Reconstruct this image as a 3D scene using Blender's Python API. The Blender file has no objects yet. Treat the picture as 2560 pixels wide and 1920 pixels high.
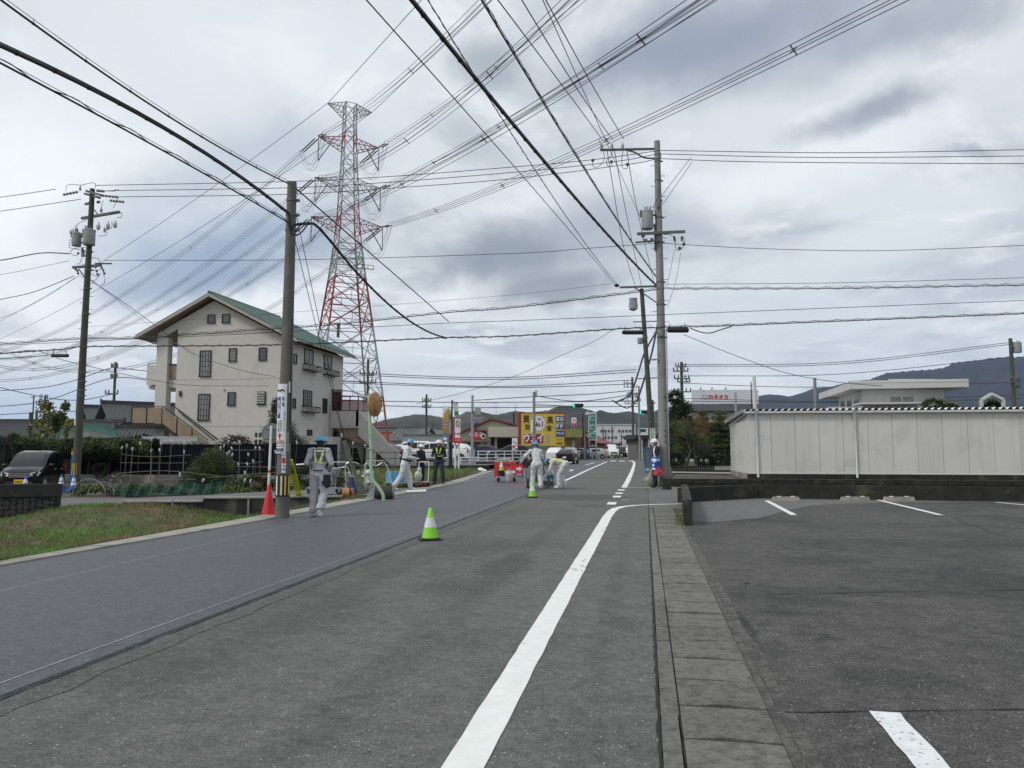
import bpy, math, random
import numpy as np
from mathutils import Vector, Matrix, noise
random.seed(7); np.random.seed(7)
SC = bpy.context.scene; COL = SC.collection
# ------------------------------------------------------------------ camera
FPX, EYE = 1850.0, 1.5
PITCH = math.atan(160/FPX); YAW = math.radians(10.2)
cd = bpy.data.cameras.new('camera'); cam = bpy.data.objects.new('camera', cd); COL.objects.link(cam)
cd.sensor_width = 36; cd.lens = 36*FPX/2560; cd.clip_start = .1; cd.clip_end = 20000
cam.location = (0, 0, EYE); cam.rotation_euler = (math.pi/2+PITCH, 0, YAW)
SC.camera = cam
SC.view_settings.view_transform = 'Standard'; SC.view_settings.look = 'None'
SC.view_settings.exposure = 0.14; SC.view_settings.gamma = 1; SC.view_settings.use_curve_mapping = False

def ray(px, py):                       # direction seen at a pixel of the 2560x1920 photograph
    u = (px-1280)/FPX; v = (960-py)/FPX
    y = math.cos(PITCH)-math.sin(PITCH)*v; z = math.sin(PITCH)+math.cos(PITCH)*v
    return Vector((u*math.cos(YAW)-y*math.sin(YAW), u*math.sin(YAW)+y*math.cos(YAW), z)), y
def G(px, py, z=0):                    # point of a level surface at height z
    r, _ = ray(px, py); t = (z-EYE)/r.z
    return Vector((r.x*t, r.y*t, z))
def W(px, py, d):                      # point at forward distance d
    r, y = ray(px, py); t = d/y
    return Vector((r.x*t, r.y*t, EYE+r.z*t))
def CF(x, y, z=0):                     # camera-heading frame -> world
    return Vector((x*math.cos(YAW)-y*math.sin(YAW), x*math.sin(YAW)+y*math.cos(YAW), z))

# ------------------------------------------------------------------ world
wd = bpy.data.worlds.new('World'); SC.world = wd; wd.use_nodes = True
nt = wd.node_tree; nt.nodes.clear()
SUN_EL, SUN_AZ = math.radians(46), math.radians(232)    # azimuth clockwise from +Y
def nd(t, typ, **kw):
    n = t.nodes.new(typ)
    for k, v in kw.items():
        if k == 'ins':
            for i, x in v.items():
                if hasattr(x, 'default_value') or isinstance(x, bpy.types.NodeSocket): t.links.new(x, n.inputs[i])
                else: n.inputs[i].default_value = x
        else: setattr(n, k, v)
    return n
def mth(t, op, a, b=None, c=None, clamp=False):
    n = nd(t, 'ShaderNodeMath', operation=op, use_clamp=clamp)
    for i, x in enumerate((a, b, c)):
        if x is None: continue
        if isinstance(x, bpy.types.NodeSocket): t.links.new(x, n.inputs[i])
        else: n.inputs[i].default_value = x
    return n.outputs[0]
def mixc(t, f, a, b, bt='MIX'):
    n = nd(t, 'ShaderNodeMix', data_type='RGBA', blend_type=bt)
    for i, x in ((0, f), (6, a), (7, b)):
        if isinstance(x, bpy.types.NodeSocket): t.links.new(x, n.inputs[i])
        elif i == 0: n.inputs[0].default_value = x
        else: n.inputs[i].default_value = tuple(x)+((1,) if len(x) == 3 else ())
    return n.outputs[2]
def rng(t, x, a, b, c=0., d=1., smooth=True):
    n = nd(t, 'ShaderNodeMapRange', interpolation_type='SMOOTHSTEP' if smooth else 'LINEAR')
    t.links.new(x, n.inputs[0])
    for i, v in enumerate((a, b, c, d)): n.inputs[i+1].default_value = v
    return n.outputs[0]
def nz(t, vec, scale, detail=4, rough=.5, dist=0., typ='ShaderNodeTexNoise'):
    n = nd(t, typ); t.links.new(vec, n.inputs['Vector']); n.inputs['Scale'].default_value = scale
    n.inputs['Detail'].default_value = detail; n.inputs['Roughness'].default_value = rough; n.inputs['Distortion'].default_value = dist
    return n
tc = nd(nt, 'ShaderNodeTexCoord'); dirv = tc.outputs['Generated']
sx = nd(nt, 'ShaderNodeSeparateXYZ'); nt.links.new(dirv, sx.inputs[0])
X, Y, Z = sx.outputs
zc = mth(nt, 'ADD', mth(nt, 'MAXIMUM', Z, 0.0), 0.16)
cp = nd(nt, 'ShaderNodeCombineXYZ'); nt.links.new(mth(nt, 'DIVIDE', X, zc), cp.inputs[0]); nt.links.new(mth(nt, 'DIVIDE', Y, zc), cp.inputs[1])
n1 = nz(nt, cp.outputs[0], 1.25, 9, .58, .45); n2 = nz(nt, cp.outputs[0], 2.6, 9, .62, .5); n3 = nz(nt, dirv, 3.0, 7, .58, .3)
warp = nz(nt, dirv, 3.5, 7, .6)
ws = nd(nt, 'ShaderNodeSeparateXYZ'); nt.links.new(warp.outputs['Color'], ws.inputs[0])
az = mth(nt, 'ARCTAN2', X, Y); el = mth(nt, 'ARCSINE', Z)
azw = mth(nt, 'ADD', az, mth(nt, 'MULTIPLY', mth(nt, 'SUBTRACT', ws.outputs[0], .5), .26))
elw = mth(nt, 'ADD', el, mth(nt, 'MULTIPLY', mth(nt, 'SUBTRACT', ws.outputs[1], .5), .16))
low = rng(nt, Z, 0.0, .38)
base = mixc(nt, low, (.74, .80, .84), (.72, .765, .80))
t1 = rng(nt, n1.outputs[0], .44, .64)
base = mixc(nt, mth(nt, 'MULTIPLY', t1, .85), base, (.47, .52, .57))
t2 = rng(nt, n2.outputs[0], .50, .68)
base = mixc(nt, mth(nt, 'MULTIPLY', t2, .7), base, (.96, .98, 1.0))
def patch(col, c, px, py, rx, ry, tilt, amt, hard=.15):
    r, _ = ray(px, py); r = r.normalized()
    a0 = math.atan2(r.x, r.y); e0 = math.asin(r.z)
    da = mth(nt, 'SUBTRACT', azw, a0); de = mth(nt, 'SUBTRACT', elw, e0)
    ct, st = math.cos(tilt), math.sin(tilt)
    u = mth(nt, 'DIVIDE', mth(nt, 'ADD', mth(nt, 'MULTIPLY', da, ct), mth(nt, 'MULTIPLY', de, st)), rx/FPX)
    v = mth(nt, 'DIVIDE', mth(nt, 'SUBTRACT', mth(nt, 'MULTIPLY', de, ct), mth(nt, 'MULTIPLY', da, st)), ry/FPX)
    q = mth(nt, 'SQRT', mth(nt, 'ADD', mth(nt, 'MULTIPLY', u, u), mth(nt, 'MULTIPLY', v, v)))
    q = mth(nt, 'ADD', q, mth(nt, 'MULTIPLY', mth(nt, 'SUBTRACT', n3.outputs[0], .5), 1.1))
    return mixc(nt, rng(nt, q, 1.25, hard, 0, amt), col, c)
sky = base
for a in (((1.0, 1.02, 1.03), 120, 500, 330, 300, .1, .8), ((.8, .83, .87), 600, 120, 520, 150, 0, .6),
          ((.95, .97, .99), 640, 800, 420, 75, 0, .9), ((.95, .97, .99), 250, 760, 220, 60, 0, .7), ((.95, .97, .98), 1180, 745, 260, 55, 0, .7),
          ((.9, .92, .95), 1950, 480, 430, 70, .2, .7), ((.28, .37, .52), 590, 640, 330, 120, .35, .85), ((.40, .48, .58), 430, 500, 300, 90, .6, .45),
          ((.27, .35, .49), 560, 720, 210, 55, .1, .7), ((.48, .55, .63), 740, 360, 250, 90, 0, .6),
          ((.27, .31, .355), 1240, 650, 300, 85, .05, .9), ((.27, .31, .35), 1370, 740, 210, 55, .1, .85), ((.36, .41, .47), 1600, 590, 330, 80, -.1, .65),
          ((.3, .345, .4), 1215, 150, 110, 75, .2, .6), ((.29, .335, .42), 1800, 100, 460, 130, .1, .9), ((.31, .355, .43), 1560, 160, 220, 100, .4, .5), ((.31, .35, .42), 2330, 40, 360, 80, .2, .75),
          ((.32, .365, .43), 2140, 310, 180, 50, .2, .85), ((.36, .41, .47), 2410, 405, 75, 20, .05, .8),
          ((.5, .62, .78), 90, 1010, 300, 70, 0, .7), ((.62, .68, .73), 2100, 800, 560, 160, 0, .45), ((.74, .78, .80), 1250, 960, 420, 55, 0, .5),
          ((.82, .86, .89), 1835, 985, 105, 40, 0, .85, .6), ((.8, .84, .88), 1980, 1010, 130, 34, 0, .7, .5), ((.8, .84, .88), 1730, 1020, 110, 24, 0, .75, .5)):
    sky = patch(sky, *a)
ns = nd(nt, 'ShaderNodeTexSky', sky_type='NISHITA', sun_disc=False)
ns.sun_elevation = SUN_EL; ns.sun_rotation = SUN_AZ
gray = mixc(nt, 1.0, sky, (10, 10, 10), 'MULTIPLY')
fin = mixc(nt, .94, ns.outputs[0], gray)
bg = nd(nt, 'ShaderNodeBackground'); bg.inputs[1].default_value = .1
nt.links.new(fin, bg.inputs[0]); wo = nd(nt, 'ShaderNodeOutputWorld'); nt.links.new(bg.outputs[0], wo.inputs[0])
sl = bpy.data.lights.new('sun', 'SUN'); sl.energy = 1.7; sl.angle = math.radians(12); sl.color = (1, .95, .88)
so = bpy.data.objects.new('sun', sl); COL.objects.link(so)
so.rotation_euler = Vector((math.sin(SUN_AZ)*math.cos(SUN_EL), math.cos(SUN_AZ)*math.cos(SUN_EL), math.sin(SUN_EL))).to_track_quat('Z', 'Y').to_euler()

# ------------------------------------------------------------------ materials
MATS = {}
def srgb(r, g, b):
    f = lambda c: (c/255/12.92) if c/255 <= .04045 else ((c/255+.055)/1.055)**2.4
    return (f(r), f(g), f(b))
def mat(name, col=(.5, .5, .5), rough=.7, var=.12, scale=4., bump=0., bscale=None, metal=0., col2=None, c2s=1.2, c2lo=.5, c2hi=.7, streak=0., emit=0., alpha=1., trans=0., detail=5, coat=0., spec=None, world=False, rnd=0.):
    if name in MATS: return MATS[name]
    m = bpy.data.materials.new(name); m.use_nodes = True; t = m.node_tree
    bs = t.nodes['Principled BSDF']; MATS[name] = m
    tcn = nd(t, 'ShaderNodeTexCoord'); vec = tcn.outputs['Object']
    if world:
        vec = nd(t, 'ShaderNodeNewGeometry').outputs['Position']
    c = None
    n = nz(t, vec, scale, detail, .6)
    f = rng(t, n.outputs[0], .3, .7, 1-var, 1+var, False)
    cc = nd(t, 'ShaderNodeRGB'); cc.outputs[0].default_value = (*col, 1)
    c = cc.outputs[0]
    if col2 is not None:
        k = nz(t, vec, c2s, 7, .62, .3)
        c = mixc(t, rng(t, k.outputs[0], c2lo, c2hi), c, col2)
    if streak:
        mp = nd(t, 'ShaderNodeMapping'); t.links.new(vec, mp.inputs[0]); mp.inputs[3].default_value = (1, 1, .07)
        k = nz(t, mp.outputs[0], 6, 6, .65)
        c = mixc(t, rng(t, k.outputs[0], .5, .75, 0, streak), c, tuple(x*.35 for x in col))
    if rnd: f = mth(t, 'MULTIPLY', f, rng(t, nd(t, 'ShaderNodeObjectInfo').outputs['Random'], 0, 1, 1-rnd, 1+rnd, False))
    vm = nd(t, 'ShaderNodeVectorMath', operation='SCALE'); t.links.new(c, vm.inputs[0]); t.links.new(f, vm.inputs['Scale'])
    t.links.new(vm.outputs[0], bs.inputs['Base Color'])
    bs.inputs['Roughness'].default_value = rough; bs.inputs['Metallic'].default_value = metal
    if spec is not None: bs.inputs['Specular IOR Level'].default_value = spec
    if coat: bs.inputs['Coat Weight'].default_value = coat; bs.inputs['Coat Roughness'].default_value = .08
    if emit: bs.inputs['Emission Color'].default_value = (*col, 1); bs.inputs['Emission Strength'].default_value = emit
    if alpha < 1: bs.inputs['Alpha'].default_value = alpha
    if trans: bs.inputs['Transmission Weight'].default_value = trans
    if bump:
        b = nd(t, 'ShaderNodeBump'); k = nz(t, vec, bscale or scale*4, 4, .6)
        t.links.new(k.outputs[0], b.inputs['Height']); b.inputs['Strength'].default_value = bump; b.inputs['Distance'].default_value = .01
        t.links.new(b.outputs[0], bs.inputs['Normal'])
    return m
def asphalt(name, col, dark, speck=.35, fine=220., blot=(.5, .72), blotamt=.6, rough=.82, bump=.6, cracks=0., mott=.22, stains=()):
    m = bpy.data.materials.new(name); m.use_nodes = True; t = m.node_tree; bs = t.nodes['Principled BSDF']; MATS[name] = m
    vec = nd(t, 'ShaderNodeNewGeometry').outputs['Position']
    c = nd(t, 'ShaderNodeRGB'); c.outputs[0].default_value = (*col, 1); c = c.outputs[0]
    a = nz(t, vec, .35, 8, .6, .5); c = mixc(t, rng(t, a.outputs[0], *blot, 0, blotamt), c, dark)
    a2 = nz(t, vec, 1.7, 8, .65, .3); c = mixc(t, rng(t, a2.outputs[0], .55, .8, 0, blotamt*.6), c, dark)
    mp = nd(t, 'ShaderNodeMapping'); t.links.new(vec, mp.inputs[0]); mp.inputs[3].default_value = (1, .12, 1)
    a3 = nz(t, mp.outputs[0], 2.2, 6, .6); c = mixc(t, rng(t, a3.outputs[0], .5, .8, 0, .22), c, tuple(x*1.35 for x in col))
    if stains:
        q = nd(t, 'ShaderNodeSeparateXYZ'); t.links.new(vec, q.inputs[0]); sn = nz(t, vec, 2.6, 7, .7)
        for (x, y, rx, ry, amt, lo) in stains:
            e = mth(t, 'ADD', mth(t, 'POWER', mth(t, 'ABSOLUTE', mth(t, 'DIVIDE', mth(t, 'SUBTRACT', q.outputs[0], x), rx)), 2), mth(t, 'POWER', mth(t, 'ABSOLUTE', mth(t, 'DIVIDE', mth(t, 'SUBTRACT', q.outputs[1], y), ry)), 2))
            e = mth(t, 'ADD', e, mth(t, 'MULTIPLY', mth(t, 'SUBTRACT', sn.outputs[0], .5), 3.2)); c = mixc(t, rng(t, e, 1.3, lo, 0, amt), c, dark)
    g = nz(t, vec, fine*.3, 4, .85); h = nz(t, vec, 14, 8, .85)
    f = mth(t, 'MULTIPLY', rng(t, g.outputs[0], .34, .66, 1-speck*1.4, 1+speck*2, False), rng(t, h.outputs[0], .36, .64, .66, 1.4, False))
    h2 = nz(t, vec, 4.2, 8, .82, .3); f = mth(t, 'MULTIPLY', f, rng(t, h2.outputs[0], .34, .66, 1-mott, 1+mott*1.15, False))
    vo = nd(t, 'ShaderNodeTexVoronoi'); t.links.new(vec, vo.inputs['Vector']); vo.inputs['Scale'].default_value = 55
    w = nd(t, 'ShaderNodeSeparateColor'); t.links.new(vo.outputs['Color'], w.inputs[0])
    wsp = mth(t, 'MULTIPLY', mth(t, 'GREATER_THAN', w.outputs[0], .972), mth(t, 'LESS_THAN', vo.outputs['Distance'], .33))
    if cracks:
        wv = nz(t, vec, 1.1, 6, .7); mx = nd(t, 'ShaderNodeVectorMath', operation='MULTIPLY_ADD')
        t.links.new(wv.outputs['Color'], mx.inputs[0]); mx.inputs[1].default_value = (1.2, 1.2, 0); t.links.new(vec, mx.inputs[2])
        v2 = nd(t, 'ShaderNodeTexVoronoi', feature='DISTANCE_TO_EDGE'); t.links.new(mx.outputs[0], v2.inputs['Vector']); v2.inputs['Scale'].default_value = .22
        k = mth(t, 'MULTIPLY', mth(t, 'LESS_THAN', v2.outputs['Distance'], .0014), mth(t, 'GREATER_THAN', a.outputs[0], .47))
        c = mixc(t, mth(t, 'MULTIPLY', k, cracks), c, (.012, .012, .012))
    vm = nd(t, 'ShaderNodeVectorMath', operation='SCALE'); t.links.new(c, vm.inputs[0]); t.links.new(f, vm.inputs['Scale'])
    c = mixc(t, mth(t, 'MULTIPLY', wsp, .8), vm.outputs[0], (.42, .42, .4))
    t.links.new(c, bs.inputs['Base Color']); bs.inputs['Roughness'].default_value = rough
    bs.inputs['Specular IOR Level'].default_value = .35
    b = nd(t, 'ShaderNodeBump'); t.links.new(g.outputs[0], b.inputs['Height']); b.inputs['Strength'].default_value = bump; b.inputs['Distance'].default_value = .006
    t.links.new(b.outputs[0], bs.inputs['Normal'])
    return m

# ------------------------------------------------------------------ mesh builder
class MB:
    def __init__(s): s.v = []; s.f = []; s.m = []; s.mi = 0
    def mt(s, i): s.mi = i; return s
    def add(s, vs, fs):
        o = len(s.v); s.v += [tuple(v) for v in vs]; s.f += [tuple(i+o for i in f) for f in fs]; s.m += [s.mi]*len(fs); return s
    def quad(s, *p): return s.add(p, [tuple(range(len(p)))])
    def box(s, cx, cy, cz, sx, sy, sz, rz=0., rx=0., ry=0.):
        R = Matrix.Rotation(rz, 3, 'Z') @ Matrix.Rotation(ry, 3, 'Y') @ Matrix.Rotation(rx, 3, 'X')
        vs = [Vector((cx, cy, cz))+R @ Vector((a*sx/2, b*sy/2, c*sz/2)) for c in (-1, 1) for b in (-1, 1) for a in (-1, 1)]
        return s.add(vs, [(0, 2, 3, 1), (4, 5, 7, 6), (0, 1, 5, 4), (2, 6, 7, 3), (0, 4, 6, 2), (1, 3, 7, 5)])
    def b2(s, x0, x1, y0, y1, z0, z1): return s.box((x0+x1)/2, (y0+y1)/2, (z0+z1)/2, abs(x1-x0), abs(y1-y0), abs(z1-z0))
    def bar(s, p, q, w, h=None):
        p, q = Vector(p), Vector(q); h = h or w; d = (q-p)
        if d.length < 1e-6: return s
        d.normalize(); up = Vector((0, 0, 1)) if abs(d.z) < .95 else Vector((0, 1, 0))
        a = d.cross(up).normalized()*w/2; b = a.cross(d).normalized()*h/2
        vs = [e+i*a+j*b for e in (p, q) for (i, j) in ((-1, -1), (1, -1), (1, 1), (-1, 1))]
        return s.add(vs, [(0, 1, 2, 3), (7, 6, 5, 4), (0, 4, 5, 1), (1, 5, 6, 2), (2, 6, 7, 3), (3, 7, 4, 0)])
    def tube(s, pts, r, n=6, cap=True):
        pts = [Vector(p) for p in pts]; N = len(pts)
        rs = r if isinstance(r, (list, tuple)) else [r]*N
        a = None; rings = []
        for i, p in enumerate(pts):
            d = (pts[min(i+1, N-1)]-pts[max(i-1, 0)])
            d = d.normalized() if d.length > 1e-9 else Vector((0, 0, 1))
            if a is None:
                a = d.cross(Vector((0, 0, 1)) if abs(d.z) < .9 else Vector((1, 0, 0))).normalized()
            a = (a-d*a.dot(d)).normalized(); b = d.cross(a)
            rings.append([p+(a*math.cos(2*math.pi*k/n)+b*math.sin(2*math.pi*k/n))*rs[i] for k in range(n)])
        fs = [(i*n+k, i*n+(k+1) % n, (i+1)*n+(k+1) % n, (i+1)*n+k) for i in range(N-1) for k in range(n)]
        if cap: fs += [tuple(range(n-1, -1, -1)), tuple((N-1)*n+k for k in range(n))]
        return s.add([v for rg in rings for v in rg], fs)
    def cyl(s, p, q, r0, r1=None, n=12, cap=True): return s.tube([p, q], [r0, r0 if r1 is None else r1], n, cap)
    def lathe(s, prof, n=16, c=(0, 0, 0), R=None):
        vs = []; c = Vector(c)
        for r, z in prof:
            for k in range(n):
                v = Vector((r*math.cos(2*math.pi*k/n), r*math.sin(2*math.pi*k/n), z)); vs.append(c+(R @ v if R else v))
        N = len(prof); fs = [(i*n+k, i*n+(k+1) % n, (i+1)*n+(k+1) % n, (i+1)*n+k) for i in range(N-1) for k in range(n)]
        fs += [tuple(range(n-1, -1, -1)), tuple((N-1)*n+k for k in range(n))]
        return s.add(vs, fs)
    def ell(s, c, r, nu=10, nv=6, R=None):
        prof = [(max(.001, math.sin(math.pi*i/nv)), -math.cos(math.pi*i/nv)) for i in range(nv+1)]
        vs = []; c = Vector(c)
        for q, z in prof:
            for k in range(nu):
                v = Vector((q*math.cos(2*math.pi*k/nu)*r[0], q*math.sin(2*math.pi*k/nu)*r[1], z*r[2])); vs.append(c+(R @ v if R else v))
        fs = [(i*nu+k, i*nu+(k+1) % nu, (i+1)*nu+(k+1) % nu, (i+1)*nu+k) for i in range(nv) for k in range(nu)]
        return s.add(vs, fs)
    def prism(s, poly, y0, y1, ax='y'):     # polygon in xz, extruded along y (or polygon xy along z, or yz along x)
        n = len(poly)
        f = {'y': lambda a, b, t: (a, t, b), 'z': lambda a, b, t: (a, b, t), 'x': lambda a, b, t: (t, a, b)}[ax]
        vs = [f(a, b, t) for t in (y0, y1) for a, b in poly]
        fs = [tuple(range(n-1, -1, -1)), tuple(range(n, 2*n))]+[(i, (i+1) % n, n+(i+1) % n, n+i) for i in range(n)]
        return s.add(vs, fs)
    def obj(s, name, mats, parent=None, loc=None, rz=0., sm=None, **tags):
        me = bpy.data.meshes.new(name); me.from_pydata(s.v, [], s.f)
        mats = mats if isinstance(mats, (list, tuple)) else [mats]
        for m in mats: me.materials.append(m)
        if len(mats) > 1: me.polygons.foreach_set('material_index', s.m)
        return link(me, name, parent, loc, rz, sm, **tags)
def link(me, name, parent=None, loc=None, rz=0., sm=None, **tags):
    if sm:
        me.polygons.foreach_set('use_smooth', [True]*len(me.polygons)); me.set_sharp_from_angle(angle=math.radians(sm))
    o = bpy.data.objects.new(name, me); COL.objects.link(o)
    if parent: o.parent = parent
    if loc is not None: o.location = loc
    o.rotation_euler.z = rz
    for k, v in tags.items():
        if v is not None: o[{'lab': 'label', 'cat': 'category', 'grp': 'group', 'kind': 'kind'}[k]] = v
    return o
def thing(name, lab, cat, loc=(0, 0, 0), rz=0., grp=None):
    o = bpy.data.objects.new(name, None); COL.objects.link(o); o.location = loc; o.rotation_euler.z = rz
    o.empty_display_size = .2; o['label'] = lab; o['category'] = cat
    if grp: o['group'] = grp
    return o
KIDS = {}
def dup(root, loc, rz, lab=None, scale=None):
    def cp(o, par):
        c = o.copy(); COL.objects.link(c)
        if par: c.parent = par
        for ch in [x for x in o.children]: cp(ch, c)
        return c
    r = cp(root, None); r.location = loc; r.rotation_euler.z = rz
    if scale: r.scale = (scale,)*3
    if lab: r['label'] = lab
    return r
def inst(o, parent, loc, rot=None, scale=None):      # another copy of one piece, sharing its mesh
    c = o.copy(); COL.objects.link(c); c.parent = parent; c.location = loc
    if rot is not None: c.rotation_euler = rot
    if scale is not None: c.scale = scale
    return c
def text(s, size, parent, loc, mat_, rot=(math.pi/2, 0, 0), sx=1., name='lettering', ax='CENTER', bold=0., ext=.001, sp=1., vert=False, bend=None):
    if vert: s = '\n'.join(s)
    cu = bpy.data.curves.new(name, 'FONT'); cu.body = s; cu.size = size; cu.align_x = ax; cu.align_y = 'CENTER'
    cu.extrude = ext; cu.offset = bold; cu.resolution_u = 2; cu.space_line = sp if vert else 1.; cu.space_character = 1. if vert else sp
    ob = bpy.data.objects.new(name, cu); COL.objects.link(ob)
    dg = bpy.context.evaluated_depsgraph_get(); dg.update()
    me = bpy.data.meshes.new_from_object(ob.evaluated_get(dg)); COL.objects.unlink(ob); bpy.data.objects.remove(ob)
    me.transform(Matrix.Scale(sx, 4, (1, 0, 0)))
    me.materials.clear(); me.materials.append(mat_)
    if bend:
        for v in me.vertices:
            a = (v.co.x+bend[1])/bend[0]; rr = bend[0]+v.co.z; v.co = (rr*math.sin(a), -rr*math.cos(a), v.co.y)
    o = bpy.data.objects.new(name, me); COL.objects.link(o); o.parent = parent; o.location = loc
    o.rotation_euler = rot if not bend else (0, 0, bend[2] if len(bend) > 2 else 0)
    return o
def smooth01(t): t = max(0., min(1., t)); return t*t*(3-2*t)
# ------------------------------------------------------------------ ground, roads, markings
M_OLD = asphalt('old_asphalt', (.1, .099, .094), (.052, .052, .051), .42, blotamt=.8, stains=[(*G(x, y)[:2], a, b, m, l) for x, y, a, b, m, l in ((1450, 1243, 1.7, 1.5, .75, .4), (1265, 1415, .35, 1.2, .6, .2), (1130, 1470, .5, .5, .5, .2), (1180, 1370, .8, 1.5, .35, 0), (300, 1660, .9, .6, .5, .2), (700, 1540, .9, 1.2, .4, 0), (1560, 1560, .2, .3, .5, 0), (900, 1420, .6, 1.5, .4, .1))]+[(-1.75, 8, .22, 14, .32, 0), (-3.05, 9, .25, 14, .3, 0), (-.35, 9, .12, 9, .25, 0)])
M_NEW = asphalt('new_asphalt', (.074, .077, .084), (.056, .059, .066), .3, 170., blotamt=.45, rough=.55, mott=.12, bump=.8)
M_LOT = asphalt('lot_asphalt', (.062, .06, .056), (.026, .026, .025), .7, 200., (.42, .66), .7, .86, mott=.38, cracks=.35, stains=[(*G(x, y)[:2], a, b, m, l) for x, y, a, b, m, l in ((1950, 1530, .22, .35, .6, -.3), (1925, 1630, .15, .2, .6, -.3), (2050, 1590, .2, .2, .5, -.3), (1870, 1570, .05, .6, .8, .3), (2250, 1700, .5, .3, .5, .1), (2200, 1480, 1.2, .3, .5, .1), (2350, 1360, 2., .6, .5, .1), (2050, 1400, .8, .5, .5, .1), (1900, 1800, .12, .5, .6, .2))])
M_ST = asphalt('side_asphalt', (.12, .118, .115), (.075, .075, .075), .25, 90.)
M_PAV = asphalt('pavement_asphalt', (.105, .102, .098), (.07, .068, .065), .3, 120.)
M_PAINT = mat('road_paint', (.74, .76, .73), .6, .06, 9, col2=(.5, .5, .47), c2s=7, c2lo=.62, c2hi=.78, world=True)
M_PAINTW = mat('worn_road_paint', (.72, .74, .74), .7, .12, 14, col2=(.16, .16, .16), c2s=30, c2lo=.6, c2hi=.64, world=True)
M_CHALK = mat('chalk_line', (.36, .37, .38), .9, .3, 20, world=True)
M_CONC = mat('concrete', (.27, .26, .24), .88, .22, 6, .5, 60, col2=(.12, .115, .105), c2s=2.4, c2lo=.48, c2hi=.75, world=True)
M_CONCL = mat('pale_concrete', (.3, .285, .25), .88, .2, 5, .5, 50, col2=(.17, .16, .14), c2s=1.6, world=True, rnd=.12)
M_SLAB = mat('gutter_concrete', (.165, .16, .145), .9, .3, 40, .8, 160, col2=(.1, .095, .085), c2s=9, c2lo=.42, c2hi=.66, world=True, rnd=.16)
M_TAR = mat('tar', (.012, .012, .013), .8, .3, 30, world=True)
M_BLACKC = mat('mossy_black_concrete', (.018, .018, .018), .92, .35, 3, .7, 40, col2=(.06, .058, .045), c2s=1.8, c2lo=.56, c2hi=.74, streak=.6, world=True, rnd=.2)
M_SOIL = mat('bare_soil', (.085, .068, .05), .95, .3, 5, .6, 30, col2=(.04, .045, .022), c2s=.9, world=True)
def strip(mb, pts, w0, w1, z, jag=0., seg=None):    # ribbon of quads along points (x,y), from lateral w0 to w1
    P = [Vector((p[0], p[1], 0)) for p in pts]
    if seg:
        Q = []
        for a, b in zip(P, P[1:]):
            k = max(1, int((b-a).length/seg)); Q += [a.lerp(b, i/k) for i in range(k)]
        P = Q+[P[-1]]
    L = []
    for i, p in enumerate(P):
        d = (P[min(i+1, len(P)-1)]-P[max(i-1, 0)]).normalized(); n = Vector((d.y, -d.x, 0))
        L.append((p+n*(w0+random.uniform(-jag, jag)), p+n*(w1+random.uniform(-jag, jag))))
    vs = [(q.x, q.y, z) for l in L for q in l]
    mb.add(vs, [(2*i, 2*i+1, 2*i+3, 2*i+2) for i in range(len(L)-1)]); return mb
def zleft(x): return -.3*smooth01((-10.5-x)/8.)
# line of the retaining wall between field and side street: through G(895,1250) and towards the left
WA = Vector((-8.45, 21.25, 0)); WD = Vector((-math.cos(math.radians(14)), -math.sin(math.radians(14)), 0))
SN = Vector((-WD.y, WD.x, 0)); SN = SN if SN.y > 0 else -SN           # across the side street, away from the camera
def wl(s, off=0., z=0.): p = WA+WD*s+SN*off; return (p.x, p.y, z)
g = MB()
g.quad((-6000, -6000, -.9), (6000, -6000, -.9), (6000, 12000, -.9), (-6000, 12000, -.9)); g.obj('ground', mat('far_ground', (.09, .085, .06), .95, .3, .02, world=True), kind='structure')
g = MB()
g.quad((-8.3, -60, -.02), (400, -60, -.02), (400, 900, -.02), (-8.3, 900, -.02))
far = []
SS = [0, 2, 4, 6, 8, 10, 13, 20, 60, 400]
for a, b in zip(SS, SS[1:]):
    p, q = wl(a, .3), wl(b, .3); za, zb = zleft(p[0])-.02, zleft(q[0])-.02
    g.quad((p[0], p[1], za), (p[0], 900, za), (q[0], 900, zb), (q[0], q[1], zb))
g.obj('land', M_SOIL, kind='structure')
# old road
g = MB(); L = [(-8.3, -20), (-8.3, 30), (-10.2, 47), (-13, 90), (-13.5, 400)]; Rr = [(.05, -20), (.05, 18.7), (.9, 31), (.9, 90), (1, 400)]
for y0, y1, l0, l1, r0, r1 in ((-20, 18.7, -8.3, -8.3, .05, .05), (18.7, 30, -8.3, -8.3, .05, .05), (30, 47, -8.3, -10.2, .05, .0), (47, 90, -10.2, -12.4, 0, -.3), (90, 110, -40, -40, 60, 60), (110, 700, -9, -9, .2, .2)):
    g.quad((l0, y0, 0), (r0, y0, 0), (r1, y1, 0), (l1, y1, 0))
g.obj('road', M_OLD, kind='structure')
g = MB()
g.quad((.054, 19.0, .001), (1.15, 19.0, .001), (1.15, 29.2, .001), (.054, 29.2, .001)); g.obj('driveway', M_ST, kind='structure')
g = MB(); g.quad((.054, 29.2, .002), (1.3, 29.2, .002), (1.5, 90, .002), (-.25, 90, .002)); g.obj('pavement', M_PAV, kind='structure')
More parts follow.
